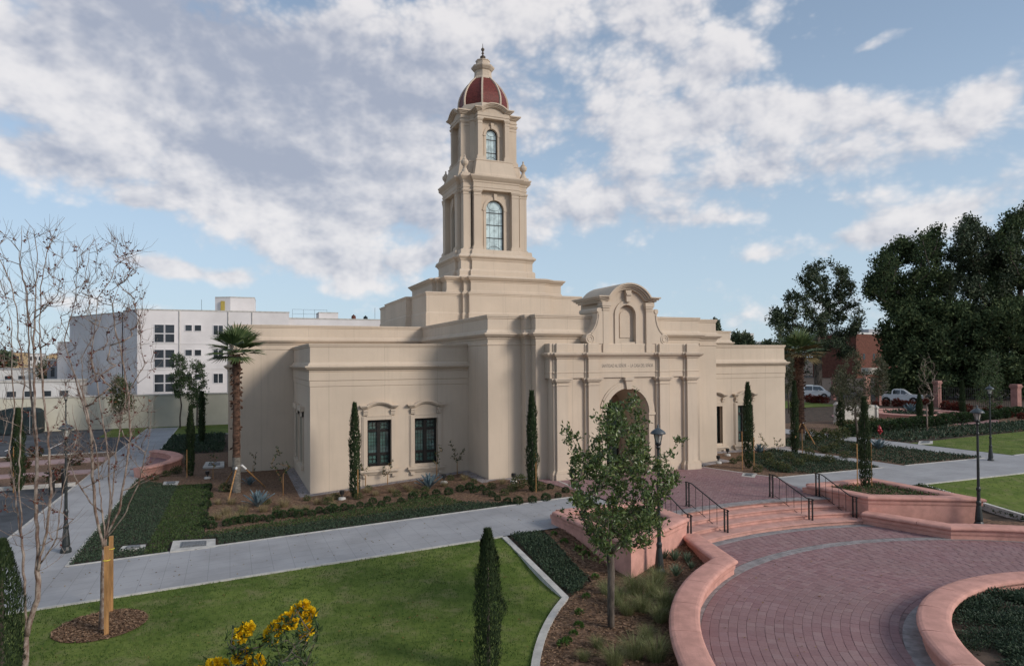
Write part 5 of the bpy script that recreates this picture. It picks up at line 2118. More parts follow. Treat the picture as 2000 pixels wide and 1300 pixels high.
# ------------------------------------------------------------------ palms
def palm(loc, h, rtrunk, crown, n, seed, lab, dry=.15, lean=(0, 0), grey=.0):
    rg = random.Random(seed)
    t = thing('fan_palm', lab, 'palm', loc)
    m = MB()
    pts, rad = [], []
    nseg = 26
    for i in range(nseg + 1):
        u = i / nseg
        pts.append((lean[0] * u * u, lean[1] * u * u, -.1 + h * u))
        rad.append(rtrunk * (1.15 - .25 * u + (.12 if i % 2 else 0)) * (1.25 if u > .86 else 1))
    kcut = int(nseg * grey)
    if kcut:
        m.tube(pts[:kcut + 1], rad[:kcut + 1], 12)
        m.build('lower_trunk', BARKPG, t, world=False)
        m = MB()
    m.tube(pts[kcut:], rad[kcut:], 12)
    for i in range(150):                                  # old leaf bases
        u = rg.uniform(.12, 1.0) if rg.random() < .4 else rg.uniform(.60, 1.0)
        if u < grey + .05:
            continue
        a = rg.uniform(0, 2 * pi)
        p = Vector((lean[0] * u * u + rtrunk * 1.0 * cos(a), lean[1] * u * u + rtrunk * 1.0 * sin(a), h * u))
        m.leaf(p, Vector((cos(a) * .9, sin(a) * .9, rg.uniform(-.9, .5))), Vector((-sin(a), cos(a), 0)), rg.uniform(.10, .24), .10, 0)
    m.build('trunk', BARKP, t, world=False)
    top = Vector((lean[0], lean[1], h))
    for i in range(n):
        u = i / n
        a = i * 2.399 + rg.uniform(-.2, .2)
        elv = radians(84 - 100 * u ** .7 + rg.uniform(-8, 8))
        d = Vector((cos(a) * cos(elv), sin(a) * cos(elv), sin(elv)))
        L = crown * rg.uniform(.85, 1.1)
        pet = L * .36
        isdry = u > 1 - dry
        m = MB()
        side = d.cross(Vector((0, 0, 1)))
        if side.length < .1:
            side = Vector((1, 0, 0))
        side.normalize()
        nrm = side.cross(d).normalized()
        end = top + d * pet - Vector((0, 0, .05))
        m.tube([top, (top + end) / 2 + nrm * .03, end], [.02, .015, .012], 4)
        K = 15
        for k_ in range(K):
            f = radians(-58 + 116 * k_ / (K - 1))
            dd = d * cos(f) + side * sin(f)
            Lk = L * .70 * (.72 + .28 * cos(f * .8)) * rg.uniform(.9, 1.08)
            w = .030 * crown
            p1 = end + dd * Lk * .55 + nrm * .05 * abs(sin(f)) * L
            droop = Vector((0, 0, -1)) * (.13 * Lk * rg.uniform(.4, 1.5))
            p2 = end + dd * Lk + droop + nrm * .04 * L
            sd = dd.cross(nrm).normalized()
            rv = min(1, max(0, rg.gauss(.45, .2)))
            m.add([end, p1 + sd * w, p1 + nrm * .02, p1 - sd * w, p2], [(0, 1, 2), (0, 2, 3), (1, 4, 2), (2, 4, 3)], rv)
        m.build('frond', LEAF_DRYP if isdry else LEAF_PALM, t, attr=True, world=False)
    return t


p = ong(462, 962)
q = P3(466, 688, p)
palm((p.x, p.y, p.z), q.z - p.z, .165, 1.62, 24, 5, 'tall fan palm at the left end of the church with braced trunk', .03, grey=.27)
PB = p
p = ong(1563, 862)
q = P3(1570, 690, p)
palm((p.x, p.y, p.z), q.z - p.z, .26, 2.0, 24, 6, 'tall fan palm with half dry crown right of the church', .42, grey=.12)
PR = p
for (x, y), lab in (((445, 980), 'pale prop leaning on the left palm, front'), ((520, 950), 'brown prop leaning on the left palm, right'), ((432, 955), 'thin prop leaning on the left palm, far left')):
    g = ong(x, y)
    tp_ = P3(466 + (x - 470) * .12, 908, PB)
    t = thing('palm_prop', lab, 'prop', (g.x, g.y, g.z), 0, 'props bracing the left palm')
    m = MB()
    m.tube([(g.x, g.y, g.z - .05), tuple(tp_)], .035, 6)
    m.build('pole', STAKE, t)
    m = MB()
    e = Vector(tp_) + (Vector((g.x, g.y, g.z)) - Vector(tp_)).normalized() * .35
    m.tube([tuple(tp_), tuple(e)], .055, 8)
    m.build('wrapped_end', WTAG, t)
for (x, y), lab in (((1595, 872), 'prop leaning on the right palm from the right'), ((1545, 872), 'prop leaning on the right palm from the left')):
    g = ong(x, y)
    tp_ = P3(1566, 822, PR)
    t = thing('palm_prop', lab, 'prop', (g.x, g.y, g.z), 0, 'props bracing the right palm')
    m = MB()
    m.tube([(g.x, g.y, g.z - .05), tuple(tp_)], .04, 6)
    m.build('pole', STAKE, t)
    m = MB()
    e = Vector(tp_) + (Vector((g.x, g.y, g.z)) - Vector(tp_)).normalized() * .3
    m.tube([tuple(tp_), tuple(e)], .06, 8)
    m.build('wrapped_end', WTAG, t)


# ------------------------------------------------------------------ small plants by the walls
def sapling(px, pyb, pts, seed, lab, leafm=LEAF_YNG, per=15, L=.10, w=.05, cat='sapling', tip=.005, spread=.10, dd=.15, rmax=.022):
    rg = random.Random(seed)
    b = ong(px, pyb)
    t0 = P3(px, pyb - (pyb - min(p[1] for p in pts)) * .45, b)
    tg = [P3(x, y, b, rg.gauss(0, dd)) for x, y in pts]
    wood, ends = skeleton([b + Vector((0, 0, -.05)), b.lerp(t0, .5), t0], tg, rg, seg=.15, tip=tip, jit=.012, rmax=rmax, sides=6)
    lf = leaves_on(ends, rg, per, L, w, spread, 3)
    return tree('sapling', lab, cat, b, wood, STAKE if leafm in (LEAF_YNG, LEAF_BOX) else BARK, lf, leafm, 'young saplings planted along the church walls')


sapling(627, 956, [(622, 932), (630, 926), (634, 938), (620, 940)], 1, 'tiny sapling at the left corner of the left wing', LEAF_BOX)
sapling(674, 952, [(672, 900), (680, 905), (668, 920), (683, 916), (676, 892), (670, 930)], 2, 'sapling just left of the cypress by the windows')
sapling(714, 950, [(706, 908), (714, 904), (722, 912), (718, 924), (708, 918)], 3, 'sapling below the left edge of the first window')
sapling(757, 946, [(750, 915), (758, 906), (764, 912), (748, 924), (766, 900), (755, 926)], 4, 'sapling under the right side of the first window', LEAF_BOX)
sapling(853, 932, [(858, 870), (850, 885), (856, 890), (848, 900), (854, 905), (862, 880)], 5, 'sapling in front of the second window', LEAF_BOX)
sapling(893, 926, [(880, 864), (884, 872), (888, 880), (884, 892), (900, 886), (906, 880), (892, 900), (898, 896), (890, 890)], 6, 'forked sapling on the wall right of the second window', LEAF_BOX)
sapling(553, 968, [(540, 876), (536, 890), (548, 885), (530, 905), (545, 905), (560, 905), (538, 915), (556, 920), (548, 930), (565, 912)], 7, 'bushy dark sapling against the wall right of the palm', LEAF_BOX, 12, .12, .06)
sapling(494, 930, [(488, 884), (494, 888), (498, 896), (500, 905), (496, 915), (500, 884)], 8, 'small dark sapling beside the palm trunk', LEAF_BOX, 9)
sapling(416, 935, [(410, 890), (418, 886), (422, 894), (412, 904), (420, 908)], 9, 'staked sapling left of the palm trunk')
sapling(1492, 888, [(1484, 848), (1488, 855), (1493, 862), (1496, 868), (1486, 866)], 10, 'bent sapling on the right wing wall')
sapling(1520, 884, [(1512, 856), (1518, 862), (1524, 858), (1528, 868), (1514, 868)], 11, 'leafy sapling near the right end of the right wing')


def agave(loc, R, n, seed, lab):
    rg = random.Random(seed)
    t = thing('agave', lab, 'agave', loc, 0)
    me = None
    for i in range(n):
        u = i / n
        a = i * 2.399
        el_ = radians(84 - 64 * u)
        o = None
        if me is None:
            m = MB()
            L = R
            secs = [(0, .05, .03), (.25, .062, .03), (.55, .058, .024), (.8, .034, .016), (1.0, .002, .002)]
            vs = []
            for s, w, th in secs:
                bx = .05 * sin(s * 2.2)
                for yy, zz in ((-w, .035), (0, -th * .4), (w, .035), (0, th)):
                    vs.append((s * L, yy * R * 1.7, (zz + bx) * R))
            fs = []
            for k_ in range(len(secs) - 1):
                for j in range(4):
                    fs.append((4 * k_ + j, 4 * k_ + (j + 1) % 4, 4 * k_ + 4 + (j + 1) % 4, 4 * k_ + 4 + j))
            m.add(vs, fs, .5)
            o = m.build('leaf', LEAF_AGV, t, attr=True, world=False)
            me = o.data
        else:
            o = bpy.data.objects.new('leaf', me)
            COL.objects.link(o)
            o.parent = t
        o.rotation_euler = (0, -el_, a)
        s_ = rg.uniform(.8, 1.05) * (.75 + .25 * u)
        o.scale = (s_, s_, s_)
        o.location = (0, 0, .03)
    return t


for (x, y), R, lab in (((504, 990), .95, 'large blue agave on the mulch right of the palm props'), ((838, 955), .95, 'blue agave under the second window of the left wing'), ((488, 948), .60, 'dark agave behind the palm props'),
                       ((1483, 886), .8, 'blue agave under the right wing window'), ((1716, 878), .9, 'blue agave beside the far cross path')):
    p = ong(x, y)
    agave((p.x, p.y, p.z), R, 26, int(x), lab)


def tuft_mesh(n, L, w, spread, rg, splay=.5):
    mb = MB()
    for _ in range(n):
        a = rg.uniform(0, 2 * pi)
        r = spread * sqrt(rg.random())
        o = Vector((cos(a), sin(a), 0))
        p = o * r
        d = Vector((0, 0, 1)) + o * rg.uniform(.05, splay) + unit(rg) * .18
        mb.blade(p, d, L * rg.uniform(.6, 1.15), w, o * rg.uniform(.3, 1.1) + Vector((0, 0, -rg.uniform(.1, .7))), rg.random())
    return mb


# feather grass in the plaza bed
rg = random.Random(9)
fg = None
for i, (x, y, s) in enumerate(((1205, 1180, 1.0), (1240, 1160, 1.15), (1275, 1165, 1.1), (1300, 1185, 1.0), (1255, 1195, 1.0), (1225, 1200, .9), (1285, 1140, 1.0), (1185, 1160, .8),
                               (1290, 1215, .9), (1265, 1250, .7), (1240, 1285, 1.0), (1282, 1290, 1.05), (1200, 1300, .9), (1168, 1265, .55), (1140, 1290, .5))):
    p = ong(x, y)
    if fg is None:
        t = thing('feather_grass', 'clump of soft green feather grass in the bark mulch by the plaza wall', 'ornamental grass', (p.x, p.y, p.z), 0, 'feather grass clumps in the plaza bed')
        tuft_mesh(420, .62, .007, .16, rg, .75).build('blades', LEAF_TUFT, t, attr=True, world=False)
        fg = t
        t.scale = (s, s, s)
    else:
        dup(fg, (p.x, p.y, p.z), rg.uniform(0, 6), s)
# straw coloured tufts in the entrance bed
sg_ = None
spots = [(455, 985), (440, 1005), (475, 1000), (430, 985), (520, 1000), (470, 1015), (450, 1020), (620, 985), (645, 978), (600, 995), (560, 990), (735, 968), (760, 962), (790, 955), (715, 962), (805, 960), (870, 950), (905, 938), (980, 945), (1010, 955), (575, 1003), (535, 1010), (655, 990), (420, 1015)]
for i, (x, y) in enumerate(spots):
    p = ong(x + rg.uniform(-6, 6), y)
    if sg_ is None:
        t = thing('straw_grass', 'tuft of straw coloured grass on the mulch before the left wing', 'ornamental grass', (p.x, p.y, p.z), 0, 'straw grass tufts in the entrance bed')
        tuft_mesh(200, .46, .009, .16, rg, .9).build('blades', LEAF_TAN, t, attr=True, world=False)
        sg_ = t
    else:
        dup(sg_, (p.x, p.y, p.z), rg.uniform(0, 6), rg.uniform(.7, 1.15))


def ball_mesh(n, R, rg, L=.05, w=.03, flat=.9, rough=.12):
    mb = MB()
    for _ in range(n):
        d = unit(rg)
        r = R * (1 - rough * rg.random() * 2 + .08 * sin(5 * d.x + 3) * sin(4 * d.z + d.y * 5))
        p = Vector((d.x * r, d.y * r, R * flat * .85 + d.z * r * flat))
        mb.leaf(p, d + unit(rg) * .9, unit(rg), L * rg.uniform(.7, 1.2), w, min(1, max(0, .45 + d.z * .15 + rg.gauss(0, .25))))
    return mb


bx = None
line = [(414, 1032), (443, 1027), (457, 1024), (472, 1022), (487, 1018), (496, 1020), (513, 1016), (528, 1018), (541, 1011), (553, 1012), (571, 1008), (583, 1010), (596, 1006), (609, 1008), (623, 1002), (640, 1003), (650, 998), (658, 1001),
        (673, 996), (687, 998), (703, 990), (720, 994), (728, 984), (745, 990), (756, 980), (783, 982), (806, 976), (830, 973), (852, 968), (876, 966), (899, 960), (917, 956), (926, 962), (941, 958), (950, 966), (961, 970), (972, 978), (991, 984), (1012, 985), (1040, 982), (1066, 978),
        (1090, 972), (1050, 948), (1075, 955), (1105, 962),
        (401, 1010), (404, 990), (408, 972), (407, 955), (410, 1022), (398, 1030)]
for i, (x, y) in enumerate(line):
    p = ong(x, y)
    s = rg.uniform(.75, 1.15)
    if bx is None:
        t = thing('boxwood', 'small round boxwood bush in the row edging the entrance bed', 'boxwood', (p.x, p.y, p.z), 0, 'boxwood bushes edging the entrance bed')
        ball_mesh(540, .17, rg, .055, .035).build('crown', LEAF_BOX, t, attr=True, world=False)
        m = MB()
        m.tube([(0, 0, -.05), (0, 0, .16)], .02, 5)
        m.build('stem', BARK, t, world=False)
        bx = t
    else:
        lab = None
        if x < 412 and y > 950 and i > 40:
            lab = 'round boxwood bush in the short row running back along the left lawn strip'
        elif x > 965:
            lab = 'round boxwood bush before the entrance front, right of the wing corner'
        elif x > 690:
            lab = 'round boxwood bush in the edging row right of the slim window cypress'
        dup(bx, (p.x, p.y, p.z), rg.uniform(0, 6), s, lab)
# shrubs of other kinds in the beds
sh0 = None
for i, (x, y, s, lab) in enumerate(((1015, 952, 1.5, 'grey green bush right of the middle spotlight'), (1000, 960, .9, None), (830, 962, .8, None), (640, 985, .9, None), (470, 1008, .7, None), (520, 985, .8, None), (600, 978, .7, None), (655, 975, .8, None), (720, 958, .7, None), (775, 970, .8, None), (812, 968, .8, None), (880, 938, .7, None), (925, 945, .7, None), (960, 955, .8, None), (540, 1000, .7, None), (1055, 958, 1.0, None), (985, 968, .8, None), (700, 975, .8, None),
                                    (345, 925, 1.2, None), (325, 930, .9, None), (440, 960, 1.2, None), (300, 938, 1.0, None), (1432, 905, .8, None), (1445, 900, .8, None),
                                    (1620, 905, 1.3, None), (1590, 905, 1.1, None), (1560, 912, 1.2, None), (1520, 918, 1.2, None), (1500, 900, 1.3, None), (1610, 885, 1.2, None), (1650, 895, 1.1, None), (1670, 880, 1.2, None),
                                    (1540, 900, 1.3, None), (1580, 890, 1.2, None), (1505, 912, 1.2, None), (1535, 922, 1.1, None), (1480, 922, 1.0, None), (1630, 880, 1.3, None), (1575, 905, 1.3, None), (1640, 868, 1.2, None))):
    p = ong(x, y)
    if sh0 is None:
        t = thing('garden_shrub', 'low loose shrub in the mulch bed under the left wing windows', 'shrub', (p.x, p.y, p.z), 0, 'loose low shrubs in the church beds')
        ball_mesh(420, .26, rg, .075, .035, .8, .28).build('crown', LEAF_SHR, t, attr=True, world=False)
        m = MB()
        m.tube([(0, 0, -.05), (0, 0, .2)], .02, 5)
        m.build('stem', BARK, t, world=False)
        sh0 = t
        t.scale = (s, s, s)
    else:
        lab = ('loose low shrub in the far bed between the two grey cross paths' if x > 1585 else 'loose low shrub in the bed under the right wing') if x > 1400 else ('loose low shrub in the mulch around the left palm' if x < 500 else None)
        dup(sh0, (p.x, p.y, p.z), rg.uniform(0, 6), s, lab)
# seedlings in the plaza bed
sd = None
for i, (x, y) in enumerate(((1132, 1200), (1130, 1225), (1108, 1255), (1100, 1262), (1163, 1130), (1082, 1045), (1102, 1060), (1145, 1168), (1145, 1085), (1130, 1075), (1120, 1240))):
    p = ong(x, y)
    if sd is None:
        t = thing('seedling', 'small bright green seedling on the bark mulch of the plaza bed', 'seedling', (p.x, p.y, p.z), 0, 'bright seedlings in the plaza bed')
        m = MB()
        for _ in range(70):
            d = unit(rg)
            d.z = abs(d.z)
            m.leaf(Vector((d.x * .07, d.y * .07, .03 + d.z * .07)), d + unit(rg) * .5, unit(rg), .085, .04, rg.random())
        m.build('leaves', LEAF_SEED, t, attr=True, world=False)
        sd = t
    else:
        dup(sd, (p.x, p.y, p.z), rg.uniform(0, 6), rg.uniform(.8, 1.3))
# aloes by the plaza walls
al = None
for i, (x, y, s) in enumerate(((1318, 1095, 1), (1342, 1098, .9), (1320, 1125, 1), (1298, 1090, .8), (1350, 1112, .7), (1778, 1010, 1), (1800, 1012, .9), (1830, 1012, 1.1), (1815, 1016, .8))):
    p = ong(x, y)
    if al is None:
        t = thing('aloe', 'upright green aloe beside a low pink wall of the plaza', 'aloe', (p.x, p.y, p.z), 0, 'aloes beside the low plaza walls')
        m = MB()
        for k_ in range(16):
            a = k_ * 2.399
            e_ = radians(80 - k_ * 2.2)
            d = Vector((cos(a) * cos(e_), sin(a) * cos(e_), sin(e_)))
            m.tube([d * .02, d * .22 + Vector((0, 0, .01)), d * .40], [.022, .017, .002], 5, r=rg.random())
        m.build('leaves', LEAF_SUCC, t, attr=True, world=False)
        al = t
    else:
        dup(al, (p.x, p.y, p.z), rg.uniform(0, 6), s)
# plants in the round planter
rp = None
for i in range(560):
    a, r = rg.uniform(0, 2 * pi), 5.8 * sqrt(rg.random())
    x, y = ICX + r * cos(a), ICY + r * sin(a)
    z = -.33 - .1 * r / 6.05
    u_, v_, w_ = project((x, y, z))
    if w_ < 1 or not (1780 < u_ < 2040 and v_ < 1330):
        continue
    if rp is None:
        t = thing('planter_shrub', 'low dark ground plant in the soil of the round planter', 'ground plant', (x, y, z), 0, 'ground plants in the round planter')
        m = MB()
        for _ in range(420):
            d = unit(rg)
            q = Vector((d.x * .5 * rg.random() ** .5, d.y * .5 * rg.random() ** .5, .02 + rg.random() * .14))
            m.leaf(q, d + Vector((0, 0, .5)), unit(rg), .08, .035, rg.random() * .8)
        m.build('leaves', LEAF_GC, t, attr=True, world=False)
        rp = t
    else:
        dup(rp, (x, y, z), rg.uniform(0, 6), rg.uniform(.6, 1.15))
# leafy fill inside the raised planters
for sg, lab in ((-1, 'low green plants filling the left raised planter'), (1, 'low green plants filling the right raised planter')):
    P = [(CX + sg * a, b_) for a, b_ in ((4.75, 21.1), (4.9, 19.1), (7.2, 17.8), (7.3, 21.0))]
    m = MB()
    for x, y in scatter(P, 900, rg):
        m.leaf(Vector((x, y, .24 + rg.random() * .14)), unit(rg) + Vector((0, 0, .6)), unit(rg), .10, .05, rg.random())
    m.build('planter_ground_cover', LEAF_GCB, kind='stuff', attr=True)

# ------------------------------------------------------------------ yellow flowering shrub close to the camera
rg = random.Random(15)
bF = Vector((.25, 6.75, -.62))
FL = [(475, 1232, 14), (470, 1240, 12), (486, 1225, 10), (533, 1235, 16), (545, 1222, 12), (562, 1212, 15), (570, 1215, 10), (594, 1182, 8), (592, 1192, 9), (578, 1190, 6), (607, 1196, 8), (600, 1210, 6), (602, 1230, 8), (592, 1240, 9), (463, 1285, 8), (420, 1298, 14), (432, 1300, 12), (494, 1294, 12), (506, 1290, 9), (482, 1275, 6), (530, 1243, 12), (538, 1228, 10), (462, 1250, 4), (400, 1312, 12), (452, 1318, 12), (540, 1315, 10)]
tg = [P3(x, y, bF, rg.gauss(0, .18)) for x, y, s in FL]
for i in range(120):
    x = rg.uniform(440, 625)
    y = rg.uniform(1225, 1420) if not 560 < x < 610 else rg.uniform(1195, 1420)
    tg.append(P3(x, y, bF, rg.gauss(0, .3)))
wood, ends = skeleton([bF + Vector((0, 0, -.05)), bF + Vector((0, 0, .8)), bF + Vector((.05, 0, 1.4))], tg, rg, seg=.18, tip=.004, expo=.45, jit=.02, rmax=.04, sides=7)
lf = leaves_on(ends, rg, 10, .085, .026, .07, 4, droop=.3)
t = tree('flowering_shrub', 'tall shrub with clusters of yellow trumpet flowers at the bottom edge', 'shrub', bF, wood, BARK, lf, LEAF_GCB)
fl = MB()
for x, y, s in FL:
    c = P3(x, y, bF, rg.gauss(0, .05))
    for k_ in range(int(s * 3.0)):
        q = c + unit(rg) * (s / 235) * rg.random() ** .5
        d = (q - c).normalized() + Vector((0, -.3, .3))
        for j in range(4):
            fl.leaf(q, d + unit(rg) * .9, unit(rg), .042, .034, rg.random(), .3)
fl.build('blossoms', LEAF_YEL, t, attr=True)

# ------------------------------------------------------------------ ground cover, lawn blades, chips (uncountable)
rg = random.Random(99)


def cover_stuff(name, poly, n, L, w, hgt, leafm):
    m = MB()
    for x, y in scatter(poly, n, rg):
        z = zg(x, y) + .02
        if any(inpoly(x, y, q_) for q_ in COVERS):
            continue
        pat = .5 + .5 * sin(x * 2.1 + 3 * sin(y * 1.3))
        m.leaf(Vector((x, y, z + rg.random() * hgt * (.5 + .5 * pat))), unit(rg) + Vector((0, 0, .7)), unit(rg), L * rg.uniform(.7, 1.3), w, min(1, max(0, rg.gauss(.45, .27))))
    m.build(name, leafm, kind='stuff', attr=True)


cover_stuff('front_ground_cover', [(-.9, 25.1), (9.0, 25.1), (11.0, 25.05), (9.2, 26.4), (-.9, 26.6)], 12000, .065, .034, .08, LEAF_GC)
cover_stuff('front_ground_cover_light', [(-.9, 26.5), (9.0, 26.3), (8.4, 28.9), (6.5, 28.3), (4.5, 27.8), (2, 27.5), (-.9, 27.2)], 7000, .065, .034, .08, LEAF_GCB)
cover_stuff('side_ground_cover', [(-4.7, 25.1), (-2.6, 25.1), (-2.5, 39.0), (-4.7, 42.0)], 17000, .07, .036, .08, LEAF_GC)
cover_stuff('side_ground_cover_light', [(-2.6, 25.1), (-.9, 25.1), (-.95, 39.0), (-2.5, 39.0)], 11000, .07, .036, .08, LEAF_GCB)
cover_stuff('far_ground_cover', [(-4.6, 53), (-.4, 53), (-.4, 66), (-4.6, 66)], 4500, .18, .09, .16, LEAF_GC)
cover_stuff('plaza_ground_cover', [(8.62, 20.85), (8.45, 16.2), (8.9, 16.4), (9.55, 17.2), (9.75, 20.85)], 8000, .07, .034, .15, LEAF_GC)
cover_stuff('east_ground_cover', [(26.5, 25.1), (31.3, 25.1), (31.6, 33), (27.5, 31), (25.2, 26.5)], 9000, .10, .05, .12, LEAF_GC)
cover_stuff('far_east_ground_cover', [(33.1, 25.1), (39.4, 25.1), (38.9, 37), (33.2, 37)], 9000, .12, .06, .12, LEAF_GC)
cover_stuff('hedge_ground_cover', [(42.2, 32), (57, 33.0), (75, 33), (75, 38.4), (60, 37.4), (42.2, 36.4)], 6500, .24, .11, .14, LEAF_GC)
cover_stuff('low_bed_ground_cover', [(2 * CX - 9.6, 20.6), (2 * CX - 7.6, 17), (2 * CX - 8.4, 16.2), (2 * CX - 8.4, 20.8)], 1800, .10, .05, .15, LEAF_GCB)
m = MB()
ko = [(x, y) for x, y in scatter(LAWN_L, 95000, rg) if hypot(x - MC_.x, y - MC_.y) > 1.0 and project((x, y, zg(x, y)))[1] < 1345 and -40 < project((x, y, zg(x, y)))[0]]
for x, y in ko:
    d = Vector((rg.gauss(0, .45), rg.gauss(0, .45), 1))
    p = Vector((x, y, zg(x, y) + .008))
    L = rg.uniform(.03, .075)
    s_ = Vector((-d.y, d.x, 0)).normalized() * rg.uniform(.006, .012)
    m.add([p - s_, p + s_, p + d.normalized() * L], [(0, 1, 2)], min(1, max(0, .4 + .22 * sin(x * 1.9 + 2 * sin(y * 1.4)) + rg.gauss(0, .2))))
m.build('front_lawn_blades', LEAF_GRASS, kind='stuff', attr=True)
m = MB()
for poly, n in ((BED_P, 13000), (circ, 3600), (BED_L, 9000)):
    for x, y in scatter(poly, n, rg):
        z = zg(x, y) + .028
        L, w = rg.uniform(.03, .085), rg.uniform(.012, .03)
        a = rg.uniform(0, pi)
        d = Vector((cos(a), sin(a), rg.uniform(-.35, .35))).normalized()
        s_ = Vector((-sin(a), cos(a), rg.uniform(-.5, .5))).normalized() * w / 2
        p = Vector((x, y, z + rg.random() * .025))
        m.add([p - d * L / 2 - s_, p + d * L / 2 - s_, p + d * L / 2 + s_, p - d * L / 2 + s_], [(0, 1, 2, 3)], rg.random())
m.build('bark_chips', MULCHC, kind='stuff', attr=True)
m = MB()
for i in range(500):
    a, r = rg.uniform(0, 2 * pi), 6 * sqrt(rg.random())
    x, y = ICX + r * cos(a), ICY + r * sin(a)
    s_ = rg.uniform(.015, .05)
    z = -.33 - .1 * r / 6.05
    m.lathe([(s_, z), (s_ * .8, z + s_ * .7), (s_ * .2, z + s_)], 5, (x, y), r=rg.random())
m.build('soil_clods', SOIL, kind='stuff')
# fallen leaves on the paths, the plaza and the lawn
m = MB()
LITTER = leafmat('fallen_leaf', [(.09, .05, .02), (.17, .10, .035), (.26, .18, .06), (.12, .03, .02)], .8, .1, 0)
spots_ = [(x, y, zg(x, y) + .045) for x, y in scatter([(-6, 21), (10, 21), (13, 25), (-6, 25)], 130, rg)]
spots_ += [(x, y, PZ + .012) for x, y in scatter(parc(10.5, 60, 175, 20) + parc(7.2, 175, 60, 20), 110, rg)]
spots_ += [(x, y, zg(x, y) + .03) for x, y in scatter([(-5, 12), (6, 12), (8, 20), (-5, 20.5)], 130, rg)]
spots_ += [(x, y, .055) for x, y in scatter(terr, 60, rg) if y > 21.6]
for x, y, z in spots_:
    a = rg.uniform(0, 2 * pi)
    m.leaf(Vector((x, y, z)), Vector((cos(a), sin(a), .1)), Vector((0, 0, 1)), rg.uniform(.04, .10), rg.uniform(.02, .05), rg.random(), .3)
m.build('fallen_leaves', LITTER, kind='stuff', attr=True)


# ------------------------------------------------------------------ garden wall and neighbours on the left
t = thing('garden_wall', 'long cream garden wall behind the parking lot on the left', 'wall', (-20, 77, -.6))
m = MB()
m.box(-75, 18, 76.9, 77.2, -1, 2.48)
m.build('wall', WARMW, t)
m = MB()
m.box(-75.05, 18.05, 76.82, 77.28, 2.482, 2.62)
m.build('coping', KERB, t)
for i in range(7):
    m = MB()
    m.box(-70 + i * 12.5, -69.55 + i * 12.5, 76.80, 76.896, -.9, 2.48)
    m.build('buttress', WARMW, t)

AP = thing('apartment_building', 'white four storey apartment block behind the garden wall', 'apartment block', (0, 92, -.6))
ZT = 12.12
C0 = Vector((-10.0, 90.0))
q = lambda px, py, z=ZT: onz(px, py, z) if False else None


def at_h(px, py, z):
    d = ray(px, py)
    t_ = (z - CAMH) / d.z
    return (d.x * t_, d.y * t_)


def slab_block(pts, z0, z1, name, par, mt=WHITEB, cap=.16):
    m = MB()
    m.prism_xy(pts, z0, z1)
    o = m.build(name, mt, par)
    cx_ = sum(p[0] for p in pts) / len(pts)
    cy_ = sum(p[1] for p in pts) / len(pts)
    m = MB()
    big = [(cx_ + (p[0] - cx_) * 1.004, cy_ + (p[1] - cy_) * 1.004) for p in pts]
    m.prism_xy(big, z1 + .002, z1 + cap)
    m.build('parapet_cap', KERB, o)
    return o


slab_block([(-10.0, 90), (7.0, 90), (7.0, 106), (-13.5, 106), (-11.9, 93.6)], -1, 12.0, 'front_block', AP)
pl2 = [at_h(238, 609.5, ZT), at_h(224, 610.5, ZT), at_h(136, 618.5, ZT)]
a_, b_, c_ = pl2
slab_block([(c_[0], c_[1]), (b_[0], b_[1]), (a_[0], a_[1]), (a_[0] + 2, a_[1] + 10), (c_[0] + 3, c_[1] + 8)][::1], -1, 12.0, 'rear_block', AP)
slab_block([(c_[0] - 1.6, c_[1] + 1), (c_[0] - .02, c_[1] + .5), (c_[0] + 3, c_[1] + 7.5), (c_[0] + .5, c_[1] + 9)], -1, 8.6, 'low_block', AP)
slab_block([(7.02, 90.6), (19.5, 90.6), (19.5, 104), (7.02, 104)], -1, 11.3, 'east_block', AP)
slab_block([(10.9, 92), (13.4, 92), (13.4, 95), (10.9, 95)], 11.5, 12.2, 'stair_head', AP)
ph = slab_block([(.1, 93.0), (3.0, 93.0), (3.3, 98), (-1.2, 98), (-1.7, 94.0)], 12.1, 14.0, 'penthouse', AP)
m = MB()
m.box(-1.05, -.55, 93.3, 93.5, 12.2, 13.6)
m.build('yellow_door', OCHRE, ph)
m = MB()
for x in (7.6, 9.0, 10.4, 12.0):
    m.tube([(x, 92.5, 11.4), (x, 92.5, 12.7)], .018, 4)
for z in (12.1, 12.68):
    m.tube([(7.6, 92.5, z), (12.0, 92.5, z)], .016, 4)
m.tube([(-3.2, 92, 12.1), (-3.2, 92, 13.6)], .025, 4)
m.tube([(18.3, 92, 11.4), (18.3, 92, 13.1)], .025, 4)
m.build('roof_railing', IRON, AP)

for (x, y, r, h), lab in (((15.6, 93, .30, .65), 'dark red water tank on the apartment roof'), ((17.4, 94, .30, .6), 'black water tank on the apartment roof')):
    t = thing('water_tank', lab, 'water tank', (x, y, 11.46), 0)
    m = MB()
    m.lathe([(r * .9, 0), (r, .1), (r, h * .7), (r * .8, h * .88), (r * .3, h), (r * .28, h + .08), (.01, h + .1)], 14)
    m.build('tank', BRICKR if 'red' in lab else DARKT, t, world=False, smooth=True)
m = MB()
for x, z0, z1 in ((-5.55, -.5, 12.0), (-.15, -.5, 12.0), (2.6, -.5, 12.0)):
    m.tube([(x, 89.93, z0), (x, 89.93, z1)], .05, 6)
m.build('drain_pipe', KERB, AP)
m = MB()
for z in (2.05, 5.0, 8.05):
    m.box(-10.0, 7.0, 89.955, 89.995, z - .03, z)
m.build('floor_line', FARC[0], AP)


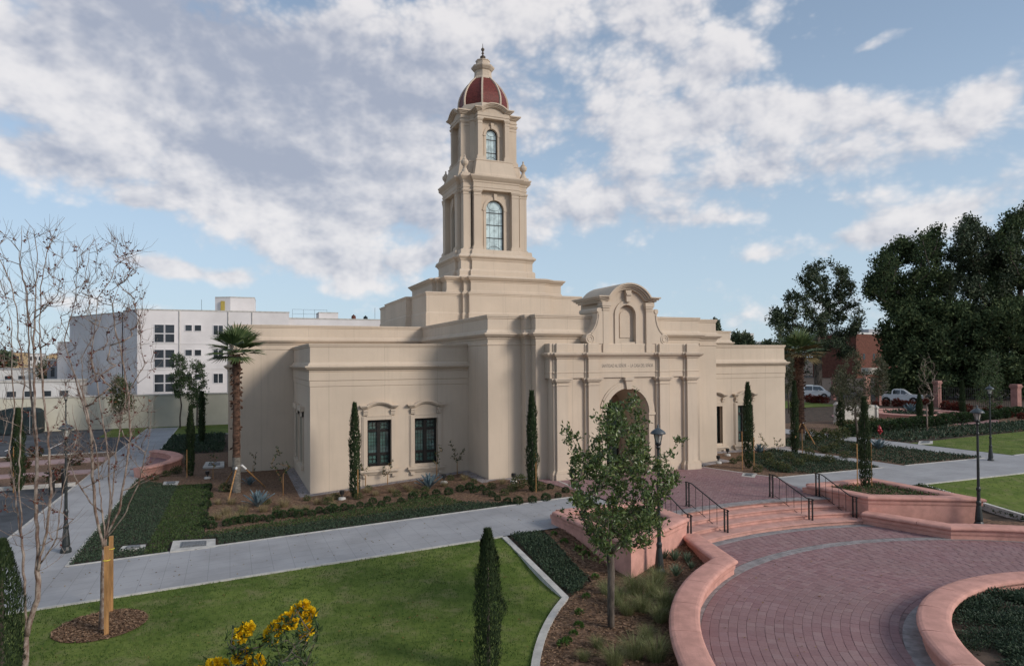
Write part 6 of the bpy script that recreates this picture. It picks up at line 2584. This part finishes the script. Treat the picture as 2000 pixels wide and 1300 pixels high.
def flatwin(par, x0, x1, z0, z1, Y, nx_=1, nz=1):
    f = MB()
    f.box(x0 - .06, x1 + .06, Y - .06, Y + .02, z0 - .06, z0)
    f.box(x0 - .06, x1 + .06, Y - .06, Y + .02, z1, z1 + .06)
    f.box(x0 - .06, x0, Y - .06, Y + .02, z0, z1)
    f.box(x1, x1 + .06, Y - .06, Y + .02, z0, z1)
    for i in range(1, nx_):
        x = x0 + (x1 - x0) * i / nx_
        f.box(x - .03, x + .03, Y - .055, Y + .02, z0, z1)
    for i in range(1, nz):
        z = z0 + (z1 - z0) * i / nz
        f.box(x0, x1, Y - .05, Y + .02, z - .03, z + .03)
    w = f.build('window', WHITE, par)
    p = MB()
    p.box(x0, x1, Y - .02, Y + .015, z0, z1)
    p.build('pane', FARG, w)


for zt in (10.3, 7.32, 4.41):
    for xa, xb in ((-8.19, -7.22), (-7.06, -6.10)):
        flatwin(AP, xa, xb, zt - 2.06, zt - 1.10, 90)
        flatwin(AP, xa, xb, zt - .98, zt, 90)
    for xa, xb in ((-4.9, -4.2), (-3.88, -3.18)):
        flatwin(AP, xa, xb, zt - .68, zt, 90)
    flatwin(AP, -1.8, -.75, zt - 1.12, zt, 90, 2)
    flatwin(AP, .1, 1.1, zt - 1.12, zt, 90, 2)
    flatwin(AP, 3.3, 4.3, zt - 1.12, zt, 90, 2)

# town behind
TOWN = []


def house(px0, px1, pyt, pyb, Y, mt, lab, seed, wins=3, cat='house'):
    rg = random.Random(seed)
    a = ony(px0, pyt, Y)
    b = ony(px1, pyt, Y)
    zt = a.z
    t = thing('town_house', lab, cat, ((a.x + b.x) / 2, Y + 3, -.6))
    d = max(4, (b.x - a.x) * .7)
    m = MB()
    m.box(a.x, b.x, Y, Y + d, -1, zt)
    m.build('wall', mt, t)
    m = MB()
    e = .006 * Y
    m.box(a.x - .1, b.x + .1, Y - .1, Y + d + .1, zt + .004, zt + .25)
    m.build('roof', KERB if rg.random() < .6 else FARC[2], t)
    w_ = (b.x - a.x) / (wins * 2 + 1)
    hh = min(1.4, (zt + .6) * .3)
    for i in range(wins):
        x0 = a.x + w_ * (1 + 2 * i)
        m = MB()
        z0 = zt - 1.0 - hh
        m.box(x0, x0 + w_, Y - .05, Y + .1, z0, z0 + hh)
        m.build('window', FARG, t)


house(-40, 150, 748, 768, 92, FARC[0], 'long white flat roofed building just over the garden wall', 1, 5)
house(-30, 62, 722, 745, 130, FARC[0], 'white house with dark openings at the far left', 2, 3)
house(92, 128, 704, 740, 120, FARC[2], 'grey house left of the apartment block', 3, 2)
house(64, 92, 713, 735, 150, FARC[3], 'small brick house behind the bare tree stems', 4, 2)
house(22, 48, 689, 712, 260, FARC[1], 'ochre building on the far left skyline', 5, 3)
house(46, 84, 691, 710, 300, FARC[0], 'pale building on the far left skyline', 6, 4)
house(96, 124, 692, 710, 240, FARC[1], 'cream building with dark windows beside the apartment block', 7, 2)
house(-60, -2, 695, 720, 330, FARC[1], 'tan building at the very left of the skyline', 8, 4)
house(1424, 1472, 651, 690, 260, FARC[0], 'white building far behind the right wing', 9, 5)
house(1476, 1530, 668, 700, 300, FARC[2], 'grey building far behind the right wing', 10, 4)
rg = random.Random(123)
for i in range(16):
    x = rg.uniform(-60, 140)
    w_ = rg.uniform(10, 26)
    house(x, x + w_, rg.uniform(694, 701), 712, rg.uniform(350, 700), FARC[rg.choice((0, 0, 1, 2))], 'small distant town house on the far left skyline', 30 + i, 2)
    COL.objects[-1]
for o in bpy.data.objects:
    if o.get('label') == 'small distant town house on the far left skyline':
        o['group'] = 'distant town houses at the far left'

# far ridge of hills, distance haze put into their grey-blue colour
m = MB()
nn = 90
vs = []
for i in range(nn + 1):
    a = radians(-35 + 130 * i / nn)
    h = 55 + 34 * sin(i * .31) + 22 * sin(i * .83 + 1) + 8 * sin(i * 2.1)
    for rr, z in ((4200, -5), (4700, max(20, h)), (5400, max(10, h * .6))):
        vs.append((rr * sin(a), rr * cos(a), z))
fs = []
for i in range(nn):
    for j in range(2):
        fs.append((3 * i + j, 3 * i + 3 + j, 3 * i + 4 + j, 3 * i + 1 + j))
m.add(vs, fs)
m.build('hills', mat('haze_tinted_hill', (.20, .215, .235), .95, .1, .002), kind='structure', smooth=True)

# covered container by the wall
a, b = onz(18, 842, -.62), onz(80, 840, -.62)
t = thing('covered_container', 'dark tarp covered container standing before the garden wall', 'container', (a.x + 1.5, 75, -.62))
m = MB()
zt = 1.45
m.prism_xz([(-19.6, -.62), (-16.2, -.62), (-16.2, zt - .2), (-16.5, zt + .1), (-17.4, zt + .25), (-18.8, zt + .2), (-19.4, zt), (-19.6, zt - .3)], 73.8, 76.4)
m.build('tarp', DARKT, t)
m = MB()
for x in (-19.2, -18.0, -16.8):
    m.tube([(x, 73.77, -.6), (x, 73.77, zt)], .03, 4)
m.build('strap', FARC[2], t)


# ------------------------------------------------------------------ trees
def bigtree(lab, base, outline, ntg, per, L, w, leafm, seed, dsp, tip, rmax, name='tree', woodm=BARK, trunk_top=.45, spread=.9, cat='tree', group=None, expo=.5, seg=1.0, back=3):
    rg = random.Random(seed)
    b = Vector(base)
    top = min(p[1] for p in outline)
    cxp = sum(p[0] for p in outline) / len(outline)
    tt = P3(cxp, top, b)
    u = b.lerp(Vector((tt.x, tt.y, tt.z)), trunk_top)
    tg = [P3(x, y, b, rg.gauss(0, dsp)) for x, y in scatter(outline, ntg, rg)]
    wood, ends = skeleton([b + Vector((0, 0, -.2)), b.lerp(u, .33) + unit(rg) * .1, b.lerp(u, .66) + unit(rg) * .15, u], tg, rg, seg=seg, tip=tip, expo=expo, jit=seg * .12, rmax=rmax, sides=8)
    lf = leaves_on(ends, rg, per, L, w, spread, back)
    return tree(name, lab, cat, b, wood, woodm, lf, leafm, group)


g = onz(1597, 778, 0)
bigtree('tall dark eucalyptus standing apart behind the right palm', g, [(1506, 640), (1515, 600), (1535, 572), (1558, 570), (1563, 530), (1592, 514), (1622, 512), (1652, 530), (1671, 560), (1672, 590), (1684, 612), (1676, 655), (1662, 690), (1620, 700), (1590, 690), (1560, 720), (1520, 690)], 180, 120, .46, .19, LEAF_EUC, 51, 2.2, .05, .55, 'eucalyptus_tree', trunk_top=.5, spread=1.0)
for lab, bx_, out_, nt, sd_, dd in (
        ('huge dark tree whose crown spreads left over the brick building', 1790, [(1690, 572), (1698, 542), (1712, 530), (1703, 505), (1728, 480), (1748, 484), (1765, 458), (1790, 470), (1806, 458), (1838, 446), (1842, 480), (1828, 500), (1860, 560), (1850, 640), (1780, 640), (1768, 600), (1740, 612), (1722, 590)], 190, 52, 3.0),
        ('huge dark tree at the right with grey limbs showing near its top', 1895, [(1850, 500), (1858, 470), (1885, 428), (1902, 424), (1912, 455), (1930, 440), (1948, 462), (1955, 425), (1985, 470), (1985, 620), (1900, 640), (1840, 610)], 150, 53, 3.0),
        ('huge dark tree cut by the right edge of the view', 1990, [(1940, 480), (1958, 440), (1962, 412), (1985, 418), (2000, 392), (2060, 390), (2090, 500), (2080, 640), (1960, 640), (1925, 560)], 190, 54, 3.0)):
    g = onz(bx_, 774, 0)
    bigtree(lab, g, out_, nt, 175, .46, .24, LEAF_FAR if sd_ != 53 else LEAF_EUC, sd_, dd, .07, .75, 'large_tree', BARK, trunk_top=.55, spread=1.25, group='huge dark trees along the street')
for lab, bx_, out_, sd_ in (
        ('dense dark lower tree right of the brick building', 1775, [(1722, 640), (1750, 590), (1830, 590), (1850, 660), (1850, 762), (1745, 766), (1728, 700)], 61),
        ('dense dark lower tree behind the bare young tree', 1860, [(1800, 620), (1880, 590), (1930, 620), (1940, 760), (1800, 766)], 62),
        ('dense dark lower tree behind the rightmost gate pillar', 1975, [(1900, 620), (1960, 590), (2070, 600), (2080, 770), (1900, 766)], 63)):
    g = onz(bx_, 771, 0)
    bigtree(lab, g - DV * 9, out_, 210, 165, .52, .27, LEAF_FAR, sd_, 2.6, .05, .4, 'dense_tree', BARK, trunk_top=.4, spread=1.3, group='dense lower trees along the street')
for (bx_, by_, out_, lab, lm, sd_, nt, L) in (
        (1676, 868, [(1640, 800), (1635, 760), (1648, 710), (1660, 680), (1680, 690), (1700, 740), (1702, 790), (1680, 812), (1660, 812)], 'airy olive young tree in front of the cream sign wall', LEAF_OLI, 71, 150, .15),
        (1940, 816, [(1905, 770), (1915, 735), (1925, 690), (1938, 678), (1956, 700), (1962, 740), (1955, 790), (1925, 800)], 'young green tree behind the far lantern post', LEAF_YNG, 72, 90, .22),
        (1541, 806, [(1524, 760), (1527, 710), (1540, 690), (1556, 705), (1560, 750), (1545, 775)], 'olive tree left of the right palm', LEAF_OLI, 73, 80, .26),
        (1716, 792, [(1698, 770), (1700, 720), (1712, 690), (1728, 705), (1735, 755), (1722, 775)], 'grey olive tree beside the second gate pillar', LEAF_OLI, 74, 80, .30),
        (1640, 800, [(1622, 770), (1625, 735), (1640, 715), (1655, 740), (1655, 775)], 'small olive tree beside the first gate pillar', LEAF_OLI, 75, 60, .28),
        (352, 836, [(331, 740), (334, 700), (346, 688), (362, 700), (370, 735), (362, 770), (345, 775)], 'bright young tree by the garden wall, left of a pair', LEAF_YNG, 76, 90, .26),
        (385, 836, [(364, 770), (366, 720), (378, 697), (395, 710), (404, 745), (400, 790), (375, 795)], 'bright young tree by the garden wall, right of a pair', LEAF_YNG, 77, 90, .26),
        (237, 842, [(212, 790), (215, 750), (232, 732), (252, 745), (262, 790), (245, 812), (222, 810)], 'dark leafy tree by the garden wall behind the bare tree', LEAF_SHR, 78, 90, .26),
        (86, 790, [(66, 770), (68, 730), (80, 700), (92, 695), (104, 730), (106, 765), (90, 778)], 'dark green tree rising over the garden wall at the left', LEAF_EUC, 79, 90, .34)):
    g = ong(bx_, by_)
    bigtree(lab, g, out_, nt, 26, L, L * .38, lm, sd_, .55 * (g - Vector((0, 0, CAMH))).length / 60 + .15, .010, .07, 'young_tree', BARK, trunk_top=.45, spread=L * 1.5, seg=.4)
# bare young tree
g = ong(1811, 846)
rg = random.Random(80)
tg = [P3(x, y, g, rg.gauss(0, .4)) for x, y in scatter([(1792, 770), (1790, 730), (1806, 690), (1815, 690), (1832, 720), (1838, 760), (1815, 790)], 110, rg)]
wood, ends = skeleton([g, g + Vector((0, 0, 1.2)), g + Vector((0, 0, 2.2))], tg, rg, seg=.3, tip=.010, expo=.45, jit=.05, rmax=.06, sides=6)
lf = leaves_on([e for e in ends if rg.random() < .5], rg, 5, .14, .05, .2, 2)
tree('young_tree', 'nearly bare young tree in front of the pink ring wall', 'tree', g, wood, BARKG, lf, LEAF_OLI)
# far round trees
for (x, yt, yb, w_, Y, lab, sd_) in ((5, 694, 716, 16, 210, 'round dark tree on the far left skyline', 91), (1440, 652, 690, 12, 220, 'small dark tree behind the right wing roof, left', 92), (1458, 655, 690, 12, 225, 'small dark tree behind the right wing roof, right', 93), (1396, 626, 680, 10, 120, 'tree tip showing beside the entrance block roof', 94), (1500, 668, 700, 30, 200, 'flat crowned tree behind the right wing end', 95)):
    g = ony(x, yb, Y)
    g.z = -.5
    bigtree(lab, g, [(x - w_, yb - 4), (x - w_ * .9, (yt + yb) / 2), (x - w_ * .3, yt), (x + w_ * .4, yt + 1), (x + w_, (yt + yb) / 2), (x + w_, yb - 4)], 60, 40, .8 * Y / 120, .4 * Y / 120, LEAF_EUC, sd_, 1.0, .04, .3, 'distant_tree', BARK, trunk_top=.5, spread=.9 * Y / 120)

# ------------------------------------------------------------------ right hand background
# brick building
a, b = at_h(1672, 652, 13.0), at_h(1740, 654, 13.0)
t = thing('brick_building', 'red brick building between the eucalyptus and the huge trees', 'building', (a[0], a[1], 0))
dx = Vector((b[0] - a[0], b[1] - a[1]))
nd = Vector((-dx.y, dx.x)).normalized() * 14
if nd.dot(Vector((DV.x, DV.y))) < 0:
    nd = -nd
ex = dx * 1.6
P = [(a[0], a[1]), (a[0] + ex.x, a[1] + ex.y), (a[0] + ex.x + nd.x, a[1] + ex.y + nd.y), (a[0] + nd.x, a[1] + nd.y)]
m = MB()
m.prism_xy(P, 0, 13.0)
m.build('wall', BRICKR, t)
m = MB()
cx_, cy_ = sum(p[0] for p in P) / 4, sum(p[1] for p in P) / 4
m.prism_xy([(cx_ + (x - cx_) * 1.02, cy_ + (y - cy_) * 1.02) for x, y in P], 13.004, 13.5)
m.build('parapet', FARC[0], t)
m = MB()
c = Vector(a).lerp(Vector(b), .75) + nd * .3
m.box(c.x - 2.5, c.x + 2.5, c.y - 2, c.y + 2, 13.5, 14.8)
m.build('roof_room', FARC[2], t)
for i in range(3):
    p0 = Vector(a) + dx * (.18 + .28 * i)
    m = MB()
    e = dx.normalized() * 1.1
    n_ = -nd.normalized() * .05
    m.prism_xy([(p0.x + n_.x, p0.y + n_.y), (p0.x + e.x + n_.x, p0.y + e.y + n_.y), (p0.x + e.x - n_.x, p0.y + e.y - n_.y), (p0.x - n_.x, p0.y - n_.y)], 5.5, 7.2)
    m.build('window', FARG, t)

# gate pillars
PIL = []
for (x, yb, yt, wpx, lab) in ((1628, 780, 736, 9, 'pink gate pillar behind the airy olive tree'), (1716, 790, 741, 12, 'pink gate pillar left of the white pickup truck'), (1831, 794, 743, 16, 'pink gate pillar right of the bare young tree'), (1985, 804, 750, 20, 'pink gate pillar farthest right')):
    p = onz(x, yb, 0)
    q = P3(x, yt, p)
    h = q.z
    wd = wpx / (FPX / (p - Vector((0, 0, CAMH))).dot(Fv)) / 2 * .72
    t = thing('gate_pillar', lab, 'pillar', (p.x, p.y, 0), 0, 'pink pillars of the street fence')
    m = MB()
    m.box(-wd * .86, wd * .86, -wd * .86, wd * .86, -.1, h - .42)
    m.build('shaft', DPINK, t, world=False)
    m = MB()
    m.box(-wd * 1.0, wd * 1.0, -wd, wd, h - .42, h - .30)
    m.box(-wd * 1.14, wd * 1.14, -wd * 1.14, wd * 1.14, h - .30, h - .16)
    m.box(-wd * 1.0, wd * 1.0, -wd, wd, h - .16, h)
    m.build('cap', DPINK, t, world=False)
    m = MB()
    m.box(-wd * 1.02, wd * 1.02, -wd * 1.02, wd * 1.02, -.1, .45)
    m.build('plinth', DPINK, t, world=False)
    PIL.append(p)
for i in range(3):
    a, b = PIL[i], PIL[i + 1]
    if i == 1:
        continue
    t = thing('iron_fence', ['dark iron fence between the two left gate pillars', '', 'dark iron fence between the two right gate pillars'][i], 'fence', ((a.x + b.x) / 2, (a.y + b.y) / 2, 0))
    m = MB()
    for z in (.35, 2.2):
        m.tube([(a.x, a.y, z), (b.x, b.y, z)], .035, 4)
    m.build('rail', IRON, t)
    m = MB()
    n = int((b - a).length / .22)
    for k_ in range(n):
        p = a.lerp(b, (k_ + .5) / n)
        m.tube([(p.x, p.y, .2), (p.x, p.y, 2.4)], .016, 4)
    m.build('pickets', IRON, t, kind='stuff')
# gate beam
a = onz(1694, 790, 0)
t = thing('gate_beam', 'cream gatehouse beam showing above the second pillar', 'gate', (a.x, a.y, 0))
q0, q1 = P3(1694, 726, a), P3(1724, 726, a)
m = MB()
m.box(min(q0.x, q1.x) - .4, max(q0.x, q1.x) + .4, a.y - .5, a.y + .5, q0.z - .3, q0.z + .5)
m.build('beam', SIGNW, t)
m = MB()
for s in (-.2, .2):
    m.box(q0.x - .3 + s, q0.x + .1 + s, a.y - .2, a.y + .2, 0, q0.z - .3)
m.build('post', PINK, t)

# red flowering bushes along the fence
rg = random.Random(131)
LEAF_BOUG = leafmat('red_bract', [(.04, .012, .010), (.09, .018, .014), (.15, .028, .018), (.04, .045, .018)], .7, .2, .2)
bo = None
for i, (x, y) in enumerate(((1505, 786), (1520, 785), (1612, 786), (1600, 787), (1590, 787), (1730, 792), (1752, 793), (1768, 794), (1780, 795), (1848, 800), (1858, 802), (1868, 800), (1878, 803), (1890, 804), (1808, 790), (1815, 792), (1970, 815), (1955, 812), (1940, 812), (1925, 811), (1995, 818), (1710, 793), (1582, 785))):
    p = ong(x, y)
    if bo is None:
        t = thing('red_bush', 'low red flowering bush left of the right palm', 'bush', (p.x, p.y, 0), 0, 'red bushes along the street fence')
        ball_mesh(420, .5, rg, .17, .10, .85, .3).build('crown', LEAF_BOUG, t, attr=True, world=False)
        m = MB()
        m.tube([(0, 0, -.1), (0, 0, .4)], .04, 5)
        m.build('stem', BARK, t, world=False)
        bo = t
    else:
        dup(bo, (p.x, p.y, 0), rg.uniform(0, 6), rg.uniform(.7, 1.3), None if x < 1530 else ('red flowering bush before the white van' if x < 1700 else ('red flowering bush before the white pickup truck' if x < 1800 else ('red flowering bush around the gate pillar right of the pickup' if x < 1900 else 'red flowering bush near the farthest right gate pillar'))))
# shrubs of the parking islands on the left
LEAF_PK = leafmat('island_shrub_leaf', [(.02, .034, .012), (.04, .055, .022), (.09, .03, .02), (.14, .035, .025)], .7, .2, .2)
po = None
for i in range(34):
    x, y = rg.uniform(-22, -7.8), rg.choice((rg.uniform(52.5, 54.8), rg.uniform(46.7, 49.7), rg.uniform(42, 44.5)))
    s = rg.uniform(.7, 1.4)
    if po is None:
        t = thing('island_shrub', 'low red and green shrub on the middle parking island', 'shrub', (x, y, -.55), 0, 'shrubs on the parking islands')
        ball_mesh(260, .38, rg, .13, .07, .85, .3).build('crown', LEAF_PK, t, attr=True, world=False)
        m = MB()
        m.tube([(0, 0, -.1), (0, 0, .3)], .03, 5)
        m.build('stem', BARK, t, world=False)
        po = t
    else:
        dup(po, (x, y, -.55), rg.uniform(0, 6), s, 'low red and green shrub on the far parking island' if y > 52 else ('low red and green shrub on the nearest parking island' if y < 45 else None))
# bollard like bins beside the near island
for (x, y), lab in (((101, 962), 'short black bollard left of the lantern post at the island'), ((126, 958), 'short black bollard right of the lantern post at the island')):
    p = onz(x, y, -.6)
    t = thing('bollard', lab, 'bollard', (p.x, p.y, -.62), 0, 'black bollards at the parking island')
    m = MB()
    m.lathe([(.13, 0), (.13, .85), (.11, .92), (.15, .95), (.15, 1.05), (.10, 1.12)], 12)
    m.build('body', IRON, t, world=False)

# pink ring walls of the gate roundabout
cl, cr = onz(1718, 812, .2), onz(1840, 812, .2)
cc = (cl + cr) / 2
rr = (cr - cl).length / 2
m = MB()
w = [(cc.x + rr * 2.4 * cos(a), cc.y + rr * 2.4 * sin(a), .03) for a in [k_ * pi / 36 for k_ in range(72)]]
m.add(w, [tuple(range(72))])
m.build('gate_paving', mat('pink_gate_paving', (.27, .155, .15), .9, .15, 1, .2, 40), kind='structure')
t = thing('ring_wall', 'small round pink planter ring before the white pickup truck', 'planter', (cc.x, cc.y, 0))
lowwall(t, parc(rr, 0, 360, 60, (cc.x, cc.y))[:-1], -.2, .55, block=99, closed=True, scale=1.3)
m = MB()
m.prism_xy(parc(rr - .25, 0, 360, 40, (cc.x, cc.y))[:-1], 0, .42)
m.build('planting_soil', SOIL, t)
agave((cc.x, cc.y, .42), 1.3, 26, 77, 'blue agave in the middle of the pink planter ring')
r2 = (onz(1905, 816, .2) - cc).length
t = thing('ring_wall', 'long curved pink wall around the planter ring at the gate', 'low wall', (cc.x + r2, cc.y, 0))
a0 = math.degrees(atan2(RV.y, RV.x))
lowwall(t, parc(r2, a0 - 8, a0 + 165, 40, (cc.x, cc.y)), -.2, .55, block=99, scale=1.3)
m = MB()
for x, y in scatter([(cc.x + (rr - .6) * cos(a), cc.y + (rr - .6) * sin(a)) for a in [k_ * pi / 8 for k_ in range(16)]], 500, rg):
    m.leaf(Vector((x, y, .42 + rg.random() * .2)), unit(rg) + Vector((0, 0, .5)), unit(rg), .25, .12, rg.random())
m.build('ring_ground_cover', LEAF_GC, kind='stuff', attr=True)

# sign wall
a, b = onz(1634, 828, 0), onz(1711, 824, 0)
t = thing('sign_wall', 'low cream stone sign wall between two short posts', 'sign wall', ((a.x + b.x) / 2, (a.y + b.y) / 2, 0))
for p, hpx in ((a, 785), (b, 791)):
    q = P3(project(p)[0], hpx, p)
    m = MB()
    m.lathe([(.30, 0), (.30, .25), (.24, .3), (.22, q.z - .35), (.29, q.z - .28), (.29, q.z - .16), (.16, q.z - .08), (.12, q.z)], 4, (p.x, p.y), pi / 4 + .3)
    m.build('post', SIGNW, t)
d = (b - a).normalized()
n_ = Vector((-d.y, d.x, 0)) * .12
c0, c1 = a + d * .3, b - d * .3
m = MB()
m.prism_xy([(c0.x - n_.x, c0.y - n_.y), (c1.x - n_.x, c1.y - n_.y), (c1.x + n_.x, c1.y + n_.y), (c0.x + n_.x, c0.y + n_.y)][::1], .2, 1.55)
m.build('panel', SIGNW, t)
m = MB()
m.prism_xy([(c0.x - n_.x * 1.6, c0.y - n_.y * 1.6), (c1.x - n_.x * 1.6, c1.y - n_.y * 1.6), (c1.x + n_.x * 1.6, c1.y + n_.y * 1.6), (c0.x + n_.x * 1.6, c0.y + n_.y * 1.6)], -.05, .2)
m.build('plinth', PINK, t)
m = MB()
for x, y in scatter([(a.x - 2, a.y - 1.5), (b.x + 2, b.y - 2.5), (b.x + 4, b.y - 1), (b.x, b.y - .3), (a.x, a.y - .3)], 1200, rg):
    m.leaf(Vector((x, y, rg.random() * .35)), unit(rg) + Vector((0, 0, .5)), unit(rg), .22, .1, rg.random())
m.build('sign_bed_cover', LEAF_SHR, kind='stuff', attr=True)

# hedge plants in a row
ho = None
ha, hb = onz(1655, 852, 0), onz(1992, 812, 0)
for i in range(44):
    p = ha.lerp(hb, i / 43) + Vector((rg.uniform(-.15, .15), rg.uniform(-.25, .25), 0))
    if ho is None:
        t = thing('hedge_bush', 'dark upright bush in the long hedge row before the gate', 'hedge bush', (p.x, p.y, 0), 0, 'bushes of the long hedge row')
        m = MB()
        for _ in range(420):
            d = unit(rg)
            m.leaf(Vector((d.x * .46, d.y * .40, .40 + d.z * .38)), d + unit(rg) * .7, unit(rg), .19, .085, min(1, max(0, .35 + d.z * .2 + rg.gauss(0, .22))))
        m.build('crown', LEAF_BOX, t, attr=True, world=False)
        m = MB()
        m.tube([(0, 0, -.1), (0, 0, .4)], .03, 5)
        m.build('stem', BARK, t, world=False)
        ho = t
    else:
        dup(ho, (p.x, p.y, 0), rg.uniform(0, 6), (1, 1, rg.uniform(.85, 1.15)))
# loose hedge left of the palm
for i, (x, y) in enumerate(((1585, 862), (1600, 860), (1615, 858), (1630, 857), (1645, 856), (1700, 832), (1660, 840))):
    p = ong(x, y)
    dup(sh0, (p.x, p.y, p.z), rg.uniform(0, 6), rg.uniform(1.6, 2.3))


# vehicles in the street
def vehicle(name, lab, loc, heading, prof, cab, glass, wheels, W_, cat, bed=None):
    """prof/cab: side outlines (x forward, z)"""
    t = thing(name, lab, cat, loc, heading)
    m = MB()
    h = W_ / 2
    # body with tucked sides
    n = len(prof)
    vs = []
    for yy, k_ in ((-h, .0), (-h * .93, 1), (h * .93, 1), (h, .0)):
        pass
    m.prism_xz(prof, -h, h)
    m.build('body', CARW, t, world=False)
    m = MB()
    n = len(cab)
    zb = min(z for x, z in cab)
    ztop = max(z for x, z in cab)
    vs = []
    for sgn in (-1, 1):
        for x, z in cab:
            vs.append((x, sgn * (h - .02 - .16 * (z - zb) / (ztop - zb)), z))
    m.add(vs, [tuple(range(n)), tuple(range(2 * n - 1, n - 1, -1))] + [(i, n + i, n + (i + 1) % n, (i + 1) % n) for i in range(n)])
    m.build('cab', CARW, t, world=False)
    for poly in glass:
        m = MB()
        for sgn in (-1, 1):
            y_ = lambda z: sgn * (h - .012 - .16 * (z - zb) / (ztop - zb))
            k_ = len(poly)
            m.add([(x, y_(z), z) for x, z in poly], [tuple(range(k_)) if sgn < 0 else tuple(range(k_ - 1, -1, -1))])
        m.build('side_window', CARG, t, world=False)
    # windscreen and rear screen
    fx = sorted(cab, key=lambda p: p[0])
    lowf = max((p for p in cab if p[1] < zb + .05), key=lambda p: p[0])
    topf = max((p for p in cab if p[1] > ztop - .05), key=lambda p: p[0])
    m = MB()
    a_, b_ = Vector((lowf[0], 0, lowf[1])), Vector((topf[0], 0, topf[1]))
    nrm = Vector((b_.z - a_.z, 0, a_.x - b_.x)).normalized() * .012
    p0, p1 = a_.lerp(b_, .1) + nrm, a_.lerp(b_, .92) + nrm
    m.add([(p0.x, -h * .84, p0.z), (p0.x, h * .84, p0.z), (p1.x, h * .76, p1.z), (p1.x, -h * .76, p1.z)], [(0, 1, 2, 3)])
    m.build('windscreen', CARG, t, world=False)
    for wx in wheels:
        for sgn in (-1, 1):
            m = MB()
            m.tube([(wx, sgn * (h - .20), .37), (wx, sgn * (h + .015), .37)], .37, 18)
            wh = m.build('wheel', TYRE, t, world=False)
            m = MB()
            m.tube([(wx, sgn * (h - .0), .37), (wx, sgn * (h + .03), .37)], .22, 12)
            m.build('rim', CHROME, wh, world=False)
    xm = max(x for x, z in prof)
    for sgn in (-1, 1):
        m = MB()
        m.box(xm - .16, xm + .012, sgn * h * .62 - .2, sgn * h * .62 + .2, .80, .98)
        m.build('headlight', LAMPG, t, world=False)
    m = MB()
    m.box(xm - .1, xm + .015, -h * .4, h * .4, .72, .96)
    m.box(xm - .1, xm + .02, -h * .95, h * .95, .34, .46)
    m.build('grille', FRAME, t, world=False)
    m = MB()
    for sgn in (-1, 1):
        m.box(.72, .9, sgn * (h + .1) - .09, sgn * (h + .1) + .09, 1.12, 1.28)
    m.build('mirror', CARW, t, world=False)
    return t


hd = RV * cos(radians(33)) - DV * sin(radians(33))
g = onz(1757, 787, 0)
vehicle('pickup_truck', 'white double cab pickup truck parked in the street', (g.x, g.y, .03), atan2(hd.y, hd.x),
        [(-2.6, .42), (-2.55, .40), (-1.95, .40), (-1.85, .62), (-1.6, .78), (-1.3, .78), (-1.05, .62), (-.95, .36), (1.05, .36), (1.15, .62), (1.4, .78), (1.7, .78), (1.95, .62), (2.05, .38), (2.5, .40), (2.62, .52), (2.64, .85), (2.52, 1.02), (1.5, 1.10), (1.0, 1.12), (-.8, 1.12), (-2.6, 1.10)],
        [(-.85, 1.10), (1.35, 1.10), (.55, 1.72), (.2, 1.80), (-.6, 1.78), (-.8, 1.6)],
        [[(-.68, 1.16), (.12, 1.16), (.12, 1.68), (-.55, 1.68), (-.68, 1.55)], [(.2, 1.16), (1.08, 1.16), (.50, 1.64), (.2, 1.70)]], (-1.45, 1.55), 1.82, 'pickup truck')
g = onz(1586, 778, 0)
hd2 = RV * cos(radians(20)) - DV * sin(radians(20))
vehicle('white_van', 'white van half hidden by the right palm trunk', (g.x, g.y, .03), atan2(hd2.y, hd2.x),
        [(-2.4, .40), (-1.95, .40), (-1.85, .62), (-1.6, .76), (-1.3, .76), (-1.05, .62), (-.95, .36), (1.05, .36), (1.15, .62), (1.4, .76), (1.65, .76), (1.9, .62), (2.0, .38), (2.3, .42), (2.38, .9), (2.0, 1.12), (-2.42, 1.12)],
        [(-2.4, 1.10), (1.9, 1.10), (1.15, 1.82), (.8, 1.92), (-2.2, 1.92), (-2.38, 1.8)],
        [[(.1, 1.2), (1.5, 1.2), (1.05, 1.72), (.1, 1.78)], [(-1.0, 1.2), (0, 1.2), (0, 1.78), (-1.0, 1.78)]], (-1.45, 1.52), 1.8, 'van')
# light blades on the far lawns
m = MB()
rg = random.Random(171)
for poly, n in ((LAWN_R, 9000), (LAWN_R2, 5000)):
    for x, y in scatter(poly, n, rg):
        d = Vector((rg.gauss(0, .5), rg.gauss(0, .5), 1))
        p = Vector((x, y, zg(x, y) + .008))
        s_ = Vector((-d.y, d.x, 0)).normalized() * rg.uniform(.012, .02)
        m.add([p - s_, p + s_, p + d.normalized() * rg.uniform(.03, .06)], [(0, 1, 2)], rg.random())
m.build('east_lawn_blades', LEAF_GRASS, kind='stuff', attr=True)

SC.cycles.max_bounces = 6
SC.cycles.diffuse_bounces = 3
SC.cycles.glossy_bounces = 3
SC.cycles.use_adaptive_sampling = True
SC.cycles.adaptive_threshold = .02
